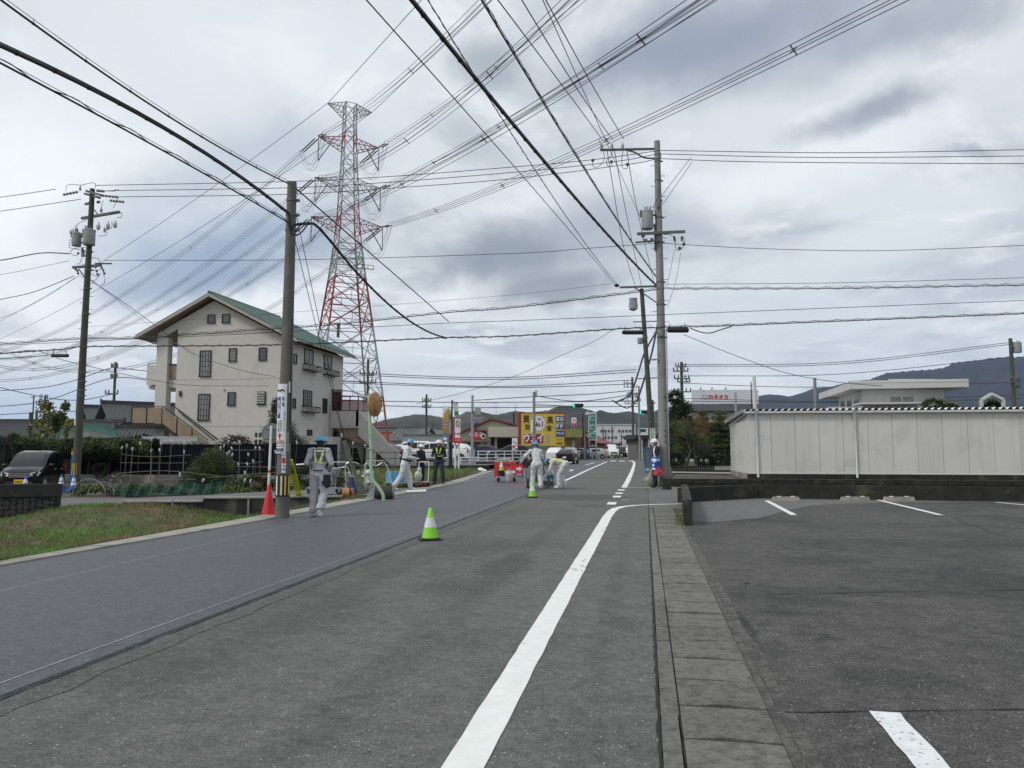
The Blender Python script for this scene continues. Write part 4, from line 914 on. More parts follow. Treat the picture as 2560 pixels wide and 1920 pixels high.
for (x, y) in ((.03, q0+.04), (.75, q0+.04), (1.4, q0+.04), (2.05, q0+.04), (2.05, q0+1.1), (2.05, q1)): g.b2(x-.03, x+.03, y-.03, y+.03, 4.2, 5.25 if x > .1 else 5.75)
for z in (4.23, 4.95, 5.25): g.b2(0, 2.08, q0+.01, q0+.07, z-.03, z+.03); g.b2(2.02, 2.08, q0, q1, z-.03, z+.03)
by = g.obj('glazed_bay', MAR, H)
g = MB(); g.b2(.75, 2.02, q0+.03, q0+.045, 4.26, 4.92); g.b2(2.04, 2.05, q0+.07, q1, 4.26, 4.92); g.obj('bay_glazing', MPK, by); g = MB(); g.b2(.03, .72, q0+.03, q0+.045, 4.26, 5.6); g.obj('bay_glazing', mat('dark_maroon_glass', (.05, .02, .022), .1), by)
g = MB(); A = [(.0, 5.8), (.6, 5.78), (1.2, 5.68), (1.7, 5.5), (2.12, 5.25)]
for (a, b) in zip(A, A[1:]): g.quad((a[0], q0-.05, a[1]), (b[0], q0-.05, b[1]), (b[0], q1+.1, b[1]), (a[0], q1+.1, a[1]))
for (x, z) in A: g.bar((x, q0-.05, z+.015), (x, q1+.1, z+.015), .03)
g.obj('bay_roof', MPK, by)
# satellite of small items round the house: garden greenhouse panel roof, dark planters
# ------------------------------------------------------------------ near pole with clinic sign
p0 = G(705, 1297); top = W(720, 448, 15.72); top.x, top.y = (p0+(top-p0)*.55).x, (p0+(top-p0)*.55).y
NPb = Vector((p0.x, p0.y, .0)); NPt = Vector((p0.x+.02, p0.y+.02, 7.36))
np_, at, rad = upole('thick weathered concrete utility pole beside the lane carrying a blue and white clinic sign', NPb, NPt, .15, .1, M_POLE, bands=(6.95, 6.62, 6.28), rz=YAW)
def wrap(par, r, z0, z1, a0, a1, name, mm, n=14):
    g = MB(); V = []
    for i in range(n+1):
        a = a0+(a1-a0)*i/n; V += [(r*math.sin(a), -r*math.cos(a), z0), (r*math.sin(a), -r*math.cos(a), z1)]
    g.add(V, [(2*i, 2*i+2, 2*i+3, 2*i+1) for i in range(n)]); return g.obj(name, mm, par, sm=60)
S_W = mat('sign_white', (.72, .74, .76), .4, .03); S_BL = mat('sign_blue', (.02, .07, .3), .4, .03); S_RED = mat('sign_red', (.5, .03, .035), .4, .05); S_NAVY = mat('sign_navy', (.02, .03, .12), .4); S_BK = mat('sign_black', (.02, .02, .02), .5)
S_OR = mat('sign_orange', (.6, .25, .05), .5); S_YEL = mat('sign_yellow', (.75, .5, .05), .5, .06); S_GRN = mat('sign_green', (.03, .22, .12), .5)
zp = lambda py: (1297-py)/118.2
SR = .155; sg = wrap(np_, SR, zp(1133), zp(958), -1.25, .55, 'clinic_sign', S_W); A0 = -.3
bl = wrap(sg, SR+.003, zp(1045), zp(991), A0-.6, A0-.02, 'blue_panel', S_BL)
B = lambda off: (SR+.006, (A0+off)*SR)
text('まつなが', .088, sg, (0, 0, zp(1018)), S_W, vert=True, sp=.86, bend=B(-.31), bold=.003, sx=1.05)
text('内科・外科', .05, sg, (0, 0, zp(1003)), S_NAVY, vert=True, sp=.8, bend=B(.36), bold=.001)
text('ファミリー', .068, sg, (0, 0, zp(1065)), S_NAVY, vert=True, sp=.72, bend=B(.08), bold=.001); text('クリニック', .068, sg, (0, 0, zp(1067)), S_NAVY, vert=True, sp=.72, bend=B(-.3), bold=.001)
text('整形外科 皮膚科 リハビリテーション科', .028, sg, (0, 0, zp(1053)), S_NAVY, vert=True, sp=.78, bend=B(.56))
text('↑', .17, sg, (0, 0, zp(1092)), S_RED, bend=B(-.05), bold=.006); text('十六銀行', .05, sg, (0, 0, zp(1103)), S_RED, bend=B(-.05)); text('神戸支店前', .05, sg, (0, 0, zp(1108)), S_RED, bend=B(-.05)); text('(0584)27-9200', .036, sg, (0, 0, zp(1115)), S_NAVY, bend=B(-.05))
wrap(sg, SR+.003, zp(1130), zp(1120.5), A0-.75, A0+.55, 'blue_panel', S_NAVY); text('この先', .03, sg, (0, 0, zp(1123)), S_W, bend=B(-.05)); text('駐車場あり', .04, sg, (0, 0, zp(1127.5)), S_W, bend=B(-.05))
for k, (o, cc) in enumerate(((-.35, S_OR), (.15, S_BL))):
    for q, rr in enumerate((.05, .035)):
        g = MB(); P = []
        for i in range(11):
            a = math.pi*i/10; x = math.cos(a)*rr; z = math.sin(a)*rr; an = (x/SR+A0+o); P.append(((SR+.005)*math.sin(an), -(SR+.005)*math.cos(an), zp(978)+z))
        g.tube(P, .008, 4); g.obj('emblem', cc if q == 0 else S_NAVY, sg)
wrap(np_, .158, zp(1182), zp(1134), .05, .62, 'notice', S_W); g0 = wrap(np_, .16, zp(1158), zp(1144), .1, .55, 'notice_picture', S_RED)
text('連絡先', .03, np_, (0, 0, zp(1139)), S_NAVY, bend=(.16, .34*.16)); text('危険', .035, np_, (0, 0, zp(1164)), S_RED, bend=(.162, .34*.16)); text('はり紙禁止\n中部電力', .022, np_, (0, 0, zp(1173)), S_NAVY, bend=(.162, .34*.16))
wrap(np_, .148, zp(1130), zp(1080), .6, 1.1, 'number_plate', mat('plate_tan', (.28, .25, .2), .6)); wrap(np_, .15, zp(980), zp(952), .75, 1.15, 'number_plate', S_W)
w1_ = wrap(np_, .156, zp(1241), zp(1186), -1.3, 1.45, 'hazard_sleeve', S_BK)
for a0, a1, mm in ((-.75, -.5, S_W), (-.05, .2, mat('cream_reflective', (.6, .56, .36), .5)), (.5, .7, S_YEL), (1.05, 1.3, S_YEL)): wrap(w1_, .159, zp(1237), zp(1189), a0, a1, 'stripe', mm)
for z in (zp(1246), zp(1262)): 
    g = MB(); g.tube([(.15*math.sin(a), -.15*math.cos(a), z) for a in np.linspace(-1.2, 1.4, 12)], .004, 4); g.obj('tie_wire', M_ARM, np_)
g = MB(); g.tube([(.14, -.07, 4.3), (.135, -.075, 3.3), (.15, -.06, 1.6)], .012, 6); g.obj('conduit', M_BLK, np_)

# ------------------------------------------------------------------ cones
def cone(lab, loc, h, r, body, band, base, bands, basew, grp=None, sq=True, rz=0.):
    t = thing('traffic_cone', lab, 'traffic cone', loc, rz, grp); R_ = lambda z: r+(.025-r)*(z/h)
    g = MB(); g.box(0, 0, .014, basew, basew, .028); g.box(0, 0, .035, basew*.8, basew*.8, .014); g.obj('base', base, t)
    g = MB(); g.lathe([(R_(.035), .035), (R_(h*.5), h*.5), (R_(h-.01), h-.01), (.018, h)], 24); g.obj('cone_body', body, t, sm=45)
    for z0, z1 in bands:
        g = MB(); g.lathe([(R_(z0*h)+.0025, z0*h), (R_(z1*h)+.0025, z1*h)], 24); g.f = g.f[:24]; g.m = g.m[:24]; g.obj('band', band, t, sm=45)
    return t
M_LIME = mat('lime_plastic', (.24, .62, .03), .45, .1, 9, col2=(.1, .12, .03), c2s=8, c2lo=.6, c2hi=.85); M_CRED = mat('red_plastic', (.55, .02, .025), .45, .06, 6); M_CBL = mat('blue_plastic', (.015, .12, .5), .45, .1, 6); M_BWHT = mat('cone_white', (.66, .68, .68), .5, .1, 12, col2=(.4, .4, .4), c2s=10, c2lo=.62)
cone('lime green cone with one white band, nearest one on the seam of the new asphalt', G(1075, 1350), .52, .145, M_LIME, M_BWHT, M_BLK, ((.4, .7),), .36, rz=.4)
cone('lime green cone with white band standing just in front of the line painting machine', G(1331, 1244), .5, .13, M_LIME, M_BWHT, M_BLK, ((.42, .72),), .34, rz=.2)
cone('plain red cone leaning room beside the foot of the clinic sign pole', G(671, 1290), .72, .155, M_CRED, M_CRED, M_CRED, (), .4, rz=YAW)
for px, py, z, lab in ((183, 1231, -.31, 'blue cone with two white bands at the foot of the left utility pole'), (152, 1229, -.31, 'blue cone with white band behind the black wall, beside the blue gate post'), (62, 1236, -.3, 'blue cone with white band in front of the bonnet of the black minivan')):
    cone(lab, G(px, py, -.3), .7, .17, M_CBL, M_BWHT, M_CBL, ((.42, .58), (.64, .84)), .42)
# ------------------------------------------------------------------ round sign seen from behind
b = G(670, 1249); t = thing('road_sign', 'round grey road sign seen from behind on a red and white banded post', 'road sign', b, YAW)
g = MB(); g.tube([(0, 0, 0), (.04, 0, 2.15)], .036, 10); g.obj('post', S_W, t, sm=40)
for z in (.8, .25, ): g = MB(); g.cyl((.02*z, 0, z-.02), (.02*z, 0, z+.06), .039, n=12); g.obj('red_band', S_RED, t)
g = MB(); g.cyl((.03, .05, 1.93), (.03, .062, 1.93), .285, n=36); d_ = g.obj('disc', mat('grey_sign_back', (.2, .21, .21), .6, .1), t)
g = MB(); g.tube([(.03+.285*math.cos(a), .045, 1.93+.285*math.sin(a)) for a in np.linspace(0, 2*math.pi, 37)], .008, 5); g.obj('rim', M_STEEL, d_)
for z in (1.8, 2.08): g = MB(); g.bar((-.2, .035, z), (.26, .035, z), .02); g.obj('bracket', M_STEEL, d_)
# yellow board leaning behind the pole
A_, B_ = W(724, 1150, 19.5), G(748, 1243); t = thing('notice_board', 'narrow bright yellow board with black writing leaning behind the clinic sign pole', 'sign', B_, YAW)
h = (A_-B_); hl = h.length; Rr = Matrix.Rotation(-YAW, 3, 'Z'); hh = Rr @ h
ax = hh.normalized(); sx_ = Vector((1, 0, 0)); sx_ = (sx_-ax*sx_.dot(ax)).normalized(); ny = ax.cross(sx_)
g = MB(); p, q = ax*.13, ax*hl; g.add([p-sx_*.09, p+sx_*.09, q+sx_*.075, q-sx_*.075, p-sx_*.09+ny*.02, p+sx_*.09+ny*.02, q+sx_*.075+ny*.02, q-sx_*.075+ny*.02], [(0, 1, 2, 3), (7, 6, 5, 4), (0, 4, 5, 1), (1, 5, 6, 2), (2, 6, 7, 3), (3, 7, 4, 0)]); bd = g.obj('board', mat('neon_yellow', (.85, .95, .03), .5), t)
M3 = Matrix((sx_, ax, -ny)).transposed().to_euler()
for i, ch in enumerate('この先工事中'):
    nn = ny if ny.y < 0 else -ny
    text(ch, .135, t, ax*(hl*.86-i*.135)+nn*.004+sx_*.0, S_BK, rot=Matrix((sx_, ax, sx_.cross(ax))).transposed().to_euler(), bold=.002)
g = MB()
for s in (-.06, .06): g.bar(sx_*s*1.1, ax*.16+sx_*s, .022)
g.obj('leg', M_CBL, t)
# ------------------------------------------------------------------ retaining wall of the side street, street sheet
M_WALLD = mat('stained_retaining_wall', (.085, .082, .072), .92, .3, 2.5, .6, 30, col2=(.02, .02, .02), c2s=1.3, c2lo=.42, c2hi=.6, streak=.9, world=True)
rt = thing('retaining_wall', 'long stained concrete retaining wall holding up the side street above the grass', 'wall', wl(0), math.atan2(WD.y, WD.x))
lr = Matrix.Rotation(-rt.rotation_euler.z, 3, 'Z'); k = -1 if (lr @ SN).y < 0 else 1
s = 0.
for L_ in (2.3, 2.3, 2.3, 2.2, 2.2, 2.2):
    zt = zleft(WA.x+WD.x*(s+L_/2)); g = MB(); g.b2(s+.008, s+L_-.008, 0, k*.3, -1.2, zt+.03); g.obj('wall_panel', M_WALLD, rt)
    g = MB(); g.b2(s, s+.0, -.004*k, .01*k, -1, zt) if 0 else g.b2(s+.0, s+L_, -.05*k, .32*k, zt+.031, zt+.07); g.obj('coping', M_CONC, rt); s += L_
for s in (3.25, 5.45): g = MB(); g.b2(s, s+.05, -.03*k, 0, -.75, 0); g.obj('drain_pipe', M_CONCL, rt)
g = MB()
for a, b2 in zip([0, 2, 4, 6, 8, 10, 13, 20, 40], [2, 4, 6, 8, 10, 13, 20, 40, 60]):
    V = [wl(a, .28), wl(b2, .28), wl(b2, 4.6), wl(a, 4.6)]
    V = [(x, y, zleft(x)+.034) for x, y, _ in V]; g.quad(*V)
g.quad((*wl(0, .28)[:2], .034), (*wl(0, 4.6)[:2], .034), (-8.28, 27.5, .034), (-8.28, 21.4, .034)); g.obj('side_street', M_ST, kind='structure')
# rough black block wall at far left
b = CF((-70-1280)/1850*21.2, 21.2, 0); e = CF((158-1280)/1850*21.7, 21.7, 0); ln = (e-b).length; an = math.atan2((e-b).y, (e-b).x)
t = thing('block_wall', 'low black mossy canal wall with rough stone footing at the left edge', 'wall', b, an)
g = MB(); g.b2(-2.5, ln, 0, .25, .1, .455); g.obj('top_beam', M_BLACKC, t)
M_RUB = mat('rubble_stone', (.03, .03, .028), .9, .4, 9, .8, 40, col2=(.13, .125, .11), c2s=8, c2lo=.6, c2hi=.68)
g = MB(); g.b2(-2.5, ln-.02, .05, .24, -.9, .1); g.obj('footing', M_BLACKC, t)
x = -1.2
while x < ln-.1:
    z = -.75
    while z < .04:
        w_, h_ = random.uniform(.1, .2), random.uniform(.09, .15); g = MB(); g.ell((0, 0, 0), (w_*.6, .03, h_*.58), 7, 5, Matrix.Rotation(random.random(), 3, 'Y')); o = g.obj('stone', M_RUB, t, loc=(x+random.uniform(-.02, .02), .05, z)); z += h_+.01
    x += .17
# ------------------------------------------------------------------ left pole
lb = G(188, 1228, -.3); lt = W(216, 458, 30.5); lt = Vector((lb.x+.1, lb.y, lt.z))
LP, lat_, lrad = upole('tall mossy utility pole at far left with two transformers and a yellow and black sleeve', lb, lt, .17, .1, M_POLED, steps=(6.3, 11.6, .28), bands=(4.0, 4.25, 4.6, 5.0, 7.5, 8.6, 9.4, 10.2))
LH = LP['h']; lz = lambda py: (1228-py)*LH/770
wr = wrap(LP, .165, lz(1190), lz(1157), -1.6, 1.6, 'hazard_sleeve', S_BK, 18); LP_ = wr
for a in (-1.2, -.6, 0, .6, 1.2): wrap(wr, .168, lz(1188), lz(1159), a-.14, a+.14, 'stripe', mat('sleeve_yellow', (.6, .36, .03), .5), 4)
wrap(LP, .157, lz(1065), lz(1040), -.9, -.3, 'number_plate', S_W, 5)
lx = lambda px, py: (px-(188+28*(1228-py)/770))/60.6
def L(px, py, y=0.): return (lat_(lz(py))[0]+lx(px, py), y, lz(py))
arm(LP, L(182, 462, .4), L(248, 489, -.4), .1, .1); arm(LP, L(195, 460, .15), L(262, 488, -.65), .1, .1); arm(LP, L(188, 535), L(288, 518), .1, .1); arm(LP, L(168, 663), L(243, 657), .09, .1); arm(LP, L(220, 650, .2), L(263, 650, .2), .06, .05)
g = MB(); g.bar(L(211, 500), L(233, 527), .04); g.bar(L(184, 667), L(205, 695), .04); g.obj('brace', M_ARM, LP)
transformer(LP, L(178, 608)[0], -.05, lz(608), .19, .56, lat_(9)[0]); transformer(LP, L(220, 610)[0], -.32, lz(610), .24, .65, lat_(9)[0]+.3)
for (x, y) in ((233, 551), (258, 549), (277, 546)):
    g = MB(); p = Vector(L(x, y)); g.lathe([(.03, -.24), (.07, -.2), (.09, -.06), (.06, 0), (.03, .1)], 10, p); g.obj('cutout_fuse', M_INS, LP, sm=50)
for (x, y) in ((183, 462), (240, 520), (175, 570), (161, 577), (205, 565), (249, 572)): insul(LP, L(x, y), 1, .9)
for (x0, y0, x1, y1) in ((138, 473, 178, 465), (196, 498, 212, 494), (228, 493, 236, 491), (226, 462, 248, 464), (240, 475, 283, 479), (261, 488, 300, 492)):
    p, q = Vector(L(x0, y0)), Vector(L(x1, y1)); g = MB(); N = 5
    for i in range(N):
        c = p.lerp(q, (i+.5)/N); g.tube([c-(q-p)/N*.5, c-(q-p)/N*.2, c+(q-p)/N*.1, c+(q-p)/N*.5], [.02, .065, .06, .02], 8)
    g.obj('strain_insulator', M_TRF, LP, sm=60)
def loop(par, pts, r=.012, name='jumper_wire'):
    g = MB(); g.tube(through(pts, 24), r, 4); return g.obj(name, M_WIRE, par)
for q in (((150, 465), (152, 452), (165, 448), (190, 450), (215, 444), (226, 446), (227, 458)), ((277, 468), (279, 462), (290, 463)), ((248, 490), (243, 510), (240, 520)), ((289, 480), (275, 510)), ((175, 560), (190, 548), (208, 540)), ((290, 520), (298, 525), (295, 535), (285, 534)), ((272, 545), (272, 560), (262, 566), (250, 564)), ((254, 565), (260, 573), (255, 582), (238, 583)),
          ((165, 590), (162, 610), (170, 615), (190, 614), (205, 612)), ((195, 620), (175, 617), (166, 625), (172, 632), (185, 634)), ((196, 640), (190, 655), (183, 655)), ((222, 640), (238, 642), (243, 655), (250, 670), (255, 690)), ((220, 670), (235, 672), (250, 668)), ((220, 680), (235, 688), (245, 680), (235, 695), (225, 700)), ((256, 693), (255, 706), (245, 712)), ((205, 560), (198, 570), (196, 585))):
    loop(LP, [L(x, y, -.12) for x, y in q])
for (x, y) in ((232, 664), (235, 674), (237, 682), (180, 669), (185, 673), (187, 680), (248, 665), (252, 672), (255, 680), (186, 628), (197, 617)): 
    g = MB(); g.ell(L(x, y, -.12), (.05, .05, .06), 8, 5); g.obj('cable_clamp', M_INSD, LP)
g = MB(); g.cyl(L(194, 635), L(194, 618), .07, n=10); g.bar(L(194, 632), L(206, 632), .06); g.obj('cable_box', M_TRF, LP)
# blue gate post by the pole
b = G(172, 1228, -.3); t = thing('gate_post', 'thin blue post with a small red and yellow lamp on top beside the left pole', 'post', b, YAW)
g = MB(); g.box(.06, 0, .75, .05, .05, 1.5, ry=.03); g.obj('post', M_CBL, t); g = MB(); g.cyl((.09, 0, 1.52), (.09, 0, 1.62), .05, n=12); g.obj('lamp_base', S_YEL, t); g = MB(); g.cyl((.09, 0, 1.62), (.09, 0, 1.75), .05, n=12); g.obj('lamp', S_RED, t)
# black minivan
cb = G(70, 1222, -.38); car('black boxy kei minivan with yellow plate parked behind the low wall at far left', 'kei', W(100, 1225, 33)*1, math.radians(196)+YAW, P_BLACK, M_YPLATE, name='parked_car', cat='minivan')
CARL = bpy.data.objects['parked_car']; CARL.scale = (1.08,)*3; CARL.location = CF((93-1280)/1850*33.6, 33.6, -.4)
text('99-67', .11, CARL, (0, 1.74, .42), S_BK, rot=(math.pi/2, 0, math.pi), bold=.002)
# ------------------------------------------------------------------ navy fence behind the garden
M_NAVY = mat('navy_sheet_metal', (.008, .01, .018), .7, .12, 2, streak=.2, spec=.2)
FD = 40.; fz0, fz1 = .08, 1.66
ft = thing('fence', 'long dark navy corrugated sheet metal fence behind the vegetable garden', 'fence', CF((-70-1280)/1850*FD, FD, 0), YAW)
fl = (845+70)/1850*FD; npn = 14; pw = fl/npn
for i in range(npn):
    g = MB(); P = []; k = 9
    for j in range(k):
        x = i*pw+pw*j/k; P += [(x, 0), (x+pw/k*.42, 0), (x+pw/k*.5, .05), (x+pw/k*.92, .05)]
    P.append((i*pw+pw-.01, 0)); V = [(x, y, z) for x, y in P for z in (fz0, fz1)]
    g.add(V, [(2*q, 2*q+2, 2*q+3, 2*q+1) for q in range(len(P)-1)]); g.b2(i*pw, i*pw+pw-.01, -.02, .06, fz1, fz1+.04)
    if i not in (3,): g.obj('fence_panel', M_NAVY, ft)
g = MB(); g.b2(0, fl, -.05, -.0, .95, 1.0); g.obj('rail', M_NAVY, ft)
bt = thing('block_wall', 'low grey concrete block base wall under the navy fence', 'wall', CF((180-1280)/1850*(FD-.4), FD-.4, 0), YAW)
for i in range(22):
    g = MB(); g.b2(i*.62, i*.62+.61, 0, .15, -.45, .06+random.uniform(-.01, .01)); g.obj('wall_block', M_CONC, bt)
# ------------------------------------------------------------------ garden
def gz(x): return zleft(x)*.9
def GP(px, d): p = CF((px-1280)/1850*d, d); return Vector((p.x, p.y, gz(p.x)))
M_STICK = mat('bamboo', (.15, .135, .1), .8, .2, 8); M_STK2 = mat('dark_stake', (.06, .05, .04), .8, .2, 8); M_CAN = mat('aluminium_can', (.45, .47, .48), .35, .12, 10, metal=.3)
caps = [(25, 210), (90, 180), (165, 225), (270, 150), (415, 100), (540, 150), (520, 240), (678, 122), (845, 150), (845, 260), (412, 245), (1250, 135), (1285, 130), (1430, 130), (1575, 135), (1370, 185), (1470, 215), (1440, 265), (1410, 285), (1690, 295), (1785, 210), (1840, 215), (1325, 210), (1480, 300), (1675, 425), (1560, 430), (1755, 385), (1645, 540), (1645, 635), (1720, 650), (2048, 265), (790, 560), (1095, 640), (2330, 140), (3070, 150), (3230, 180), (3140, 530)]
ORD = 'first second third fourth fifth sixth seventh eighth ninth tenth eleventh twelfth thirteenth fourteenth fifteenth sixteenth seventeenth eighteenth nineteenth twentieth'.split()
area = lambda px: 'the left trellis' if px < 468 else 'the round bush' if px < 590 else 'the right trellis' if px < 690 else 'the plants behind the workers'
caps.sort(); cntr = {}
rs_ = random.Random(11)
for i, (x, y) in enumerate(caps):
    px, py = 300+x/5.267, 1080+y/5.267
    d = rs_.uniform(30, 35) if y < 500 else 27.5
    c = W(px, py, d); b = GP(px+rs_.uniform(-5, 6), d); ar_ = area(px); cntr[ar_] = cntr.get(ar_, -1)+1
    t = thing('garden_stake', ('tall' if c.z-b.z > 1.2 else 'short')+' stake with a '+('can' if i % 2 == 0 else 'white bottle')+' cap, '+ORD[cntr[ar_]]+' from left at '+ar_, 'garden stake', b, 0, 'bottle capped stakes in the vegetable garden')
    h = c-b; g = MB(); g.tube([(0, 0, 0), h*.5, h], .012, 5); g.obj('stick', M_STICK if i % 3 else M_STK2, t)
    ax = h.normalized(); q = Vector((rs_.uniform(-.5, .5), 0, 1)).normalized(); g = MB(); g.tube([h-q*.08, h-q*.055, h+q*.055, h+q*.08], [.02, .036, .036, .018], 9); g.obj('can', M_CAN if i % 2 == 0 else mat('dull_white_bottle', (.42, .44, .44), .5, .1), t, sm=50)
def rail(lab, px, d, r=.01, mm=None):
    wire(lab, through([W(a, b, d) for a, b in px], 30), r, mm or M_STICK, name='bamboo_rail', cat='bamboo pole', grp='bamboo rails of the garden trellis')
z6 = lambda *p: [(300+x/5.267, 1080+y/5.267) for x, y in p]
rail('sagging bamboo rail low along the garden edge, left part', z6((-20, 545), (150, 530), (400, 515), (600, 512), (860, 530), (1100, 560), (1350, 585)), 28)
rail('bamboo rail dipping from the wild flowers to the green net', z6((30, 560), (220, 585), (450, 620), (700, 628), (1000, 622)), 27.6)
rail('upper bamboo rail across the left trellis', z6((20, 290), (180, 315), (500, 325), (700, 315), (940, 300)), 33); rail('middle bamboo rail across the left trellis', z6((0, 405), (400, 410), (880, 408)), 33, .02, M_STK2)
rail('bent pale rail on the right trellis', z6((1330, 390), (1480, 385), (1600, 410), (1750, 412), (1880, 388)), 32); rail('lower pale rail on the right trellis', z6((1150, 600), (1400, 585), (1700, 555), (2060, 535)), 29); rail('long thin rail behind the round sign post', z6((1380, 460), (1700, 458), (2060, 465)), 31)
rail('top thin rail of the right trellis', z6((1480, 240), (1900, 235)), 33, .01); rail('thin wire at the foot of the right trellis', z6((1450, 575), (1900, 578), (2060, 570)), 30, .01)
rail('rail leading behind the yellow board towards the worker', z6((2100, 470), (2500, 480), (2950, 500)), 31); rail('lower rail behind the yellow board', z6((2100, 560), (2600, 575), (3000, 590)), 29)
# green net
n0, n1 = GP(293, 27.2), GP(560, 27.2); t = MB(); N = 26; V = []
for i in range(N+1):
    p = n0.lerp(n1, i/N); k = .05*math.sin(i*1.9); V += [(p.x, p.y+k, p.z), (p.x, p.y-k, p.z+.42+.05*math.sin(i*.8)-(.1 if i < 2 else 0))]
t.add(V, [(2*i, 2*i+2, 2*i+3, 2*i+1) for i in range(N)]); t.obj('garden_net', mat('green_net', (.012, .075, .06), .7, .3, 4, alpha=.6), lab='low dark green net along the front edge of the vegetable garden', cat='net')
# shrub, hedge, flowers, beds
c = W(532, 1165, 30.5); b = GP(532, 30.5)
bl = [((0, 0, .95), (.85, .7, .62)), ((-.25, 0, .55), (1.05, .8, .5)), ((.1, 0, 1.35), (.5, .5, .42)), ((.35, 0, .4), (.9, .7, .4)), ((.25, 0, 1.0), (.75, .6, .5)), ((-.5, 0, .35), (.9, .6, .3))]
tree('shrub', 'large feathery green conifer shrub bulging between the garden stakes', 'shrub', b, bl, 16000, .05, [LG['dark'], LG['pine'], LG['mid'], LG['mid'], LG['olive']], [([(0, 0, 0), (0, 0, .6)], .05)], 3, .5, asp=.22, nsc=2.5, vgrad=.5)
def hedgeobj(lab, p0, p1, z0, z1, th, n, mats, seed=4, sz=.055, cat='hedge', name='hedge'):
    L_ = (p1-p0).length; an = math.atan2((p1-p0).y, (p1-p0).x); t = thing(name, lab, cat, p0, an); rs = np.random.RandomState(seed)
    x = rs.uniform(0, L_, n); a = rs.uniform(0, 2*np.pi, n); r = rs.uniform(.75, 1.05, n)
    wob = np.array([noise.noise(Vector((q*.7, seed, 0)))*.5+noise.noise(Vector((q*2.3, seed, 3)))*.3 for q in x])
    zc_, zr = (z0+z1)/2, (z1-z0)/2; P = np.stack([x, np.cos(a)*r*th, zc_+np.sin(a)*r*(zr+wob*zr*.5)], 1)
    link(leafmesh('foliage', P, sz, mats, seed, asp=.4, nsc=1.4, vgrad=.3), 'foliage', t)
    g = MB(); q = 0.3
    while q < L_: g.tube([(q, 0, z0-.8), (q+.1, 0, zc_)], .03, 5); q += 1.1
    g.obj('stems', M_BARK, t, kind='stuff'); return t
hedgeobj('dense dark green hedge hanging over the navy fence behind the minivan', CF((55-1280)/1850*39, 39), CF((392-1280)/1850*39, 39), .95, 1.98, .75, 36000, [LG['dark'], LG['dark'], LG['pine'], LG['mid'], LG['olive']], 4, .075)
tree('bush', 'small reddish maroon bush against the beige house wall', 'bush', CF((592-1280)/1850*43, 43), [((0, 0, 1.6), (1.0, .6, .65)), ((.3, 0, 1.2), (.9, .6, .5))], 5000, .05, [LG['maroon'], LG['brown'], LG['maroon'], LG['gray']], [([(0, 0, 0), (0, 0, 1.4)], .06)], 5, .4)
tree('conifer', 'dark pointed conifer in front of the house behind the clinic sign pole', 'tree', CF((700-1280)/1850*42, 42), [((0, 0, 1.4), (1.15, .9, .8)), ((0, 0, 2.4), (.95, .8, .8)), ((.3, 0, 1.8), (1.2, .8, .6)), ((-.1, 0, 3.3), (.55, .5, .8)), ((-.3, 0, 3.9), (.25, .25, .5))], 14000, .07, [LG['dark'], LG['dark'], LG['pine'], LG['mid']], [([(0, 0, 0), (0, 0, 3.6)], .1)], 6, .35, asp=.25)
pts = blobpts([((q*.4, 0, .12+.1*math.sin(q)), (.3, .5, .16)) for q in range(0, 34)], 9000, 8, .2)
o = link(leafmesh('garden_plants', pts, .05, [LG['mid'], LG['olive'], LG['light'], LG['dark']], 8), 'garden_plants', loc=GP(205, 28.5), rz=YAW, kind='stuff', lab='low mixed vegetable plants and weeds along the garden edge', cat='plants')
tree('plant', 'bright yellow green leafy vegetable clump beside the green net', 'plant', GP(343, 27.6), [((0, 0, .2), (.4, .3, .25))], 900, .06, [LG['light'], LG['light'], LG['olive']], None, 9)
tree('flowering_plant', 'wispy plant with white fluffy seed heads at the corner of the garden', 'plant', GP(298, 27.6), [((0, 0, .55), (.25, .2, .4)), ((-.2, 0, .3), (.3, .2, .3))], 420, .03, [LG['gray'], M_CAN, LG['olive'], LG['gray']], [([(0, 0, 0), (.05, 0, .5)], .01)], 10)
tree('bush', 'low green bush on the weedy bank behind the round sign post', 'bush', GP(645, 29), [((0, 0, .25), (.8, .4, .35)), ((.7, 0, .2), (.4, .3, .25))], 2600, .05, [LG['mid'], LG['olive'], LG['maroon'], LG['dark']], None, 12)
tree('bush', 'dark red leaved bush behind the walking worker', 'bush', GP(800, 31), [((-.5, 0, .4), (.6, .4, .45)), ((.6, 0, .3), (.6, .4, .35))], 2600, .05, [LG['mid'], LG['maroon'], LG['mid'], LG['dark']], None, 13)
for px, r, lab in ((232, .62, 'larger'), (262, .5, 'smaller, further right')):
    b = GP(px, 28); g = MB(); g.tube([(r*math.cos(a), 0, r*math.sin(a)) for a in np.linspace(0, math.pi, 16)], .012, 5); g.obj('hoop', M_STEEL, loc=b, rz=YAW, lab='bare wire tunnel hoop in the garden, the '+lab+' one', cat='hoop')
g = MB(); g.b2(0, .42, 0, .2, 0, .36); g.obj('concrete_block', M_CONC, loc=GP(366, 36)+Vector((0, 0, .1)), rz=YAW, lab='pale concrete block standing before the navy fence', cat='block')
for i in range(3): 
    g = MB(); g.tube([(r_*math.cos(a), 0, .3*math.sin(a)) for r_ in (.32,) for a in np.linspace(.2, math.pi-.1, 12)], .02, 5)
    g.obj('wooden_hoop', mat('pale_wood', (.5, .42, .28), .6), loc=CF((450+i*10-1280)/1850*38, 38+i*.3, 1.62), rz=YAW, lab=('first', 'second', 'third')[i]+' pale curved wooden hoop from the left above the navy fence', cat='hoop')
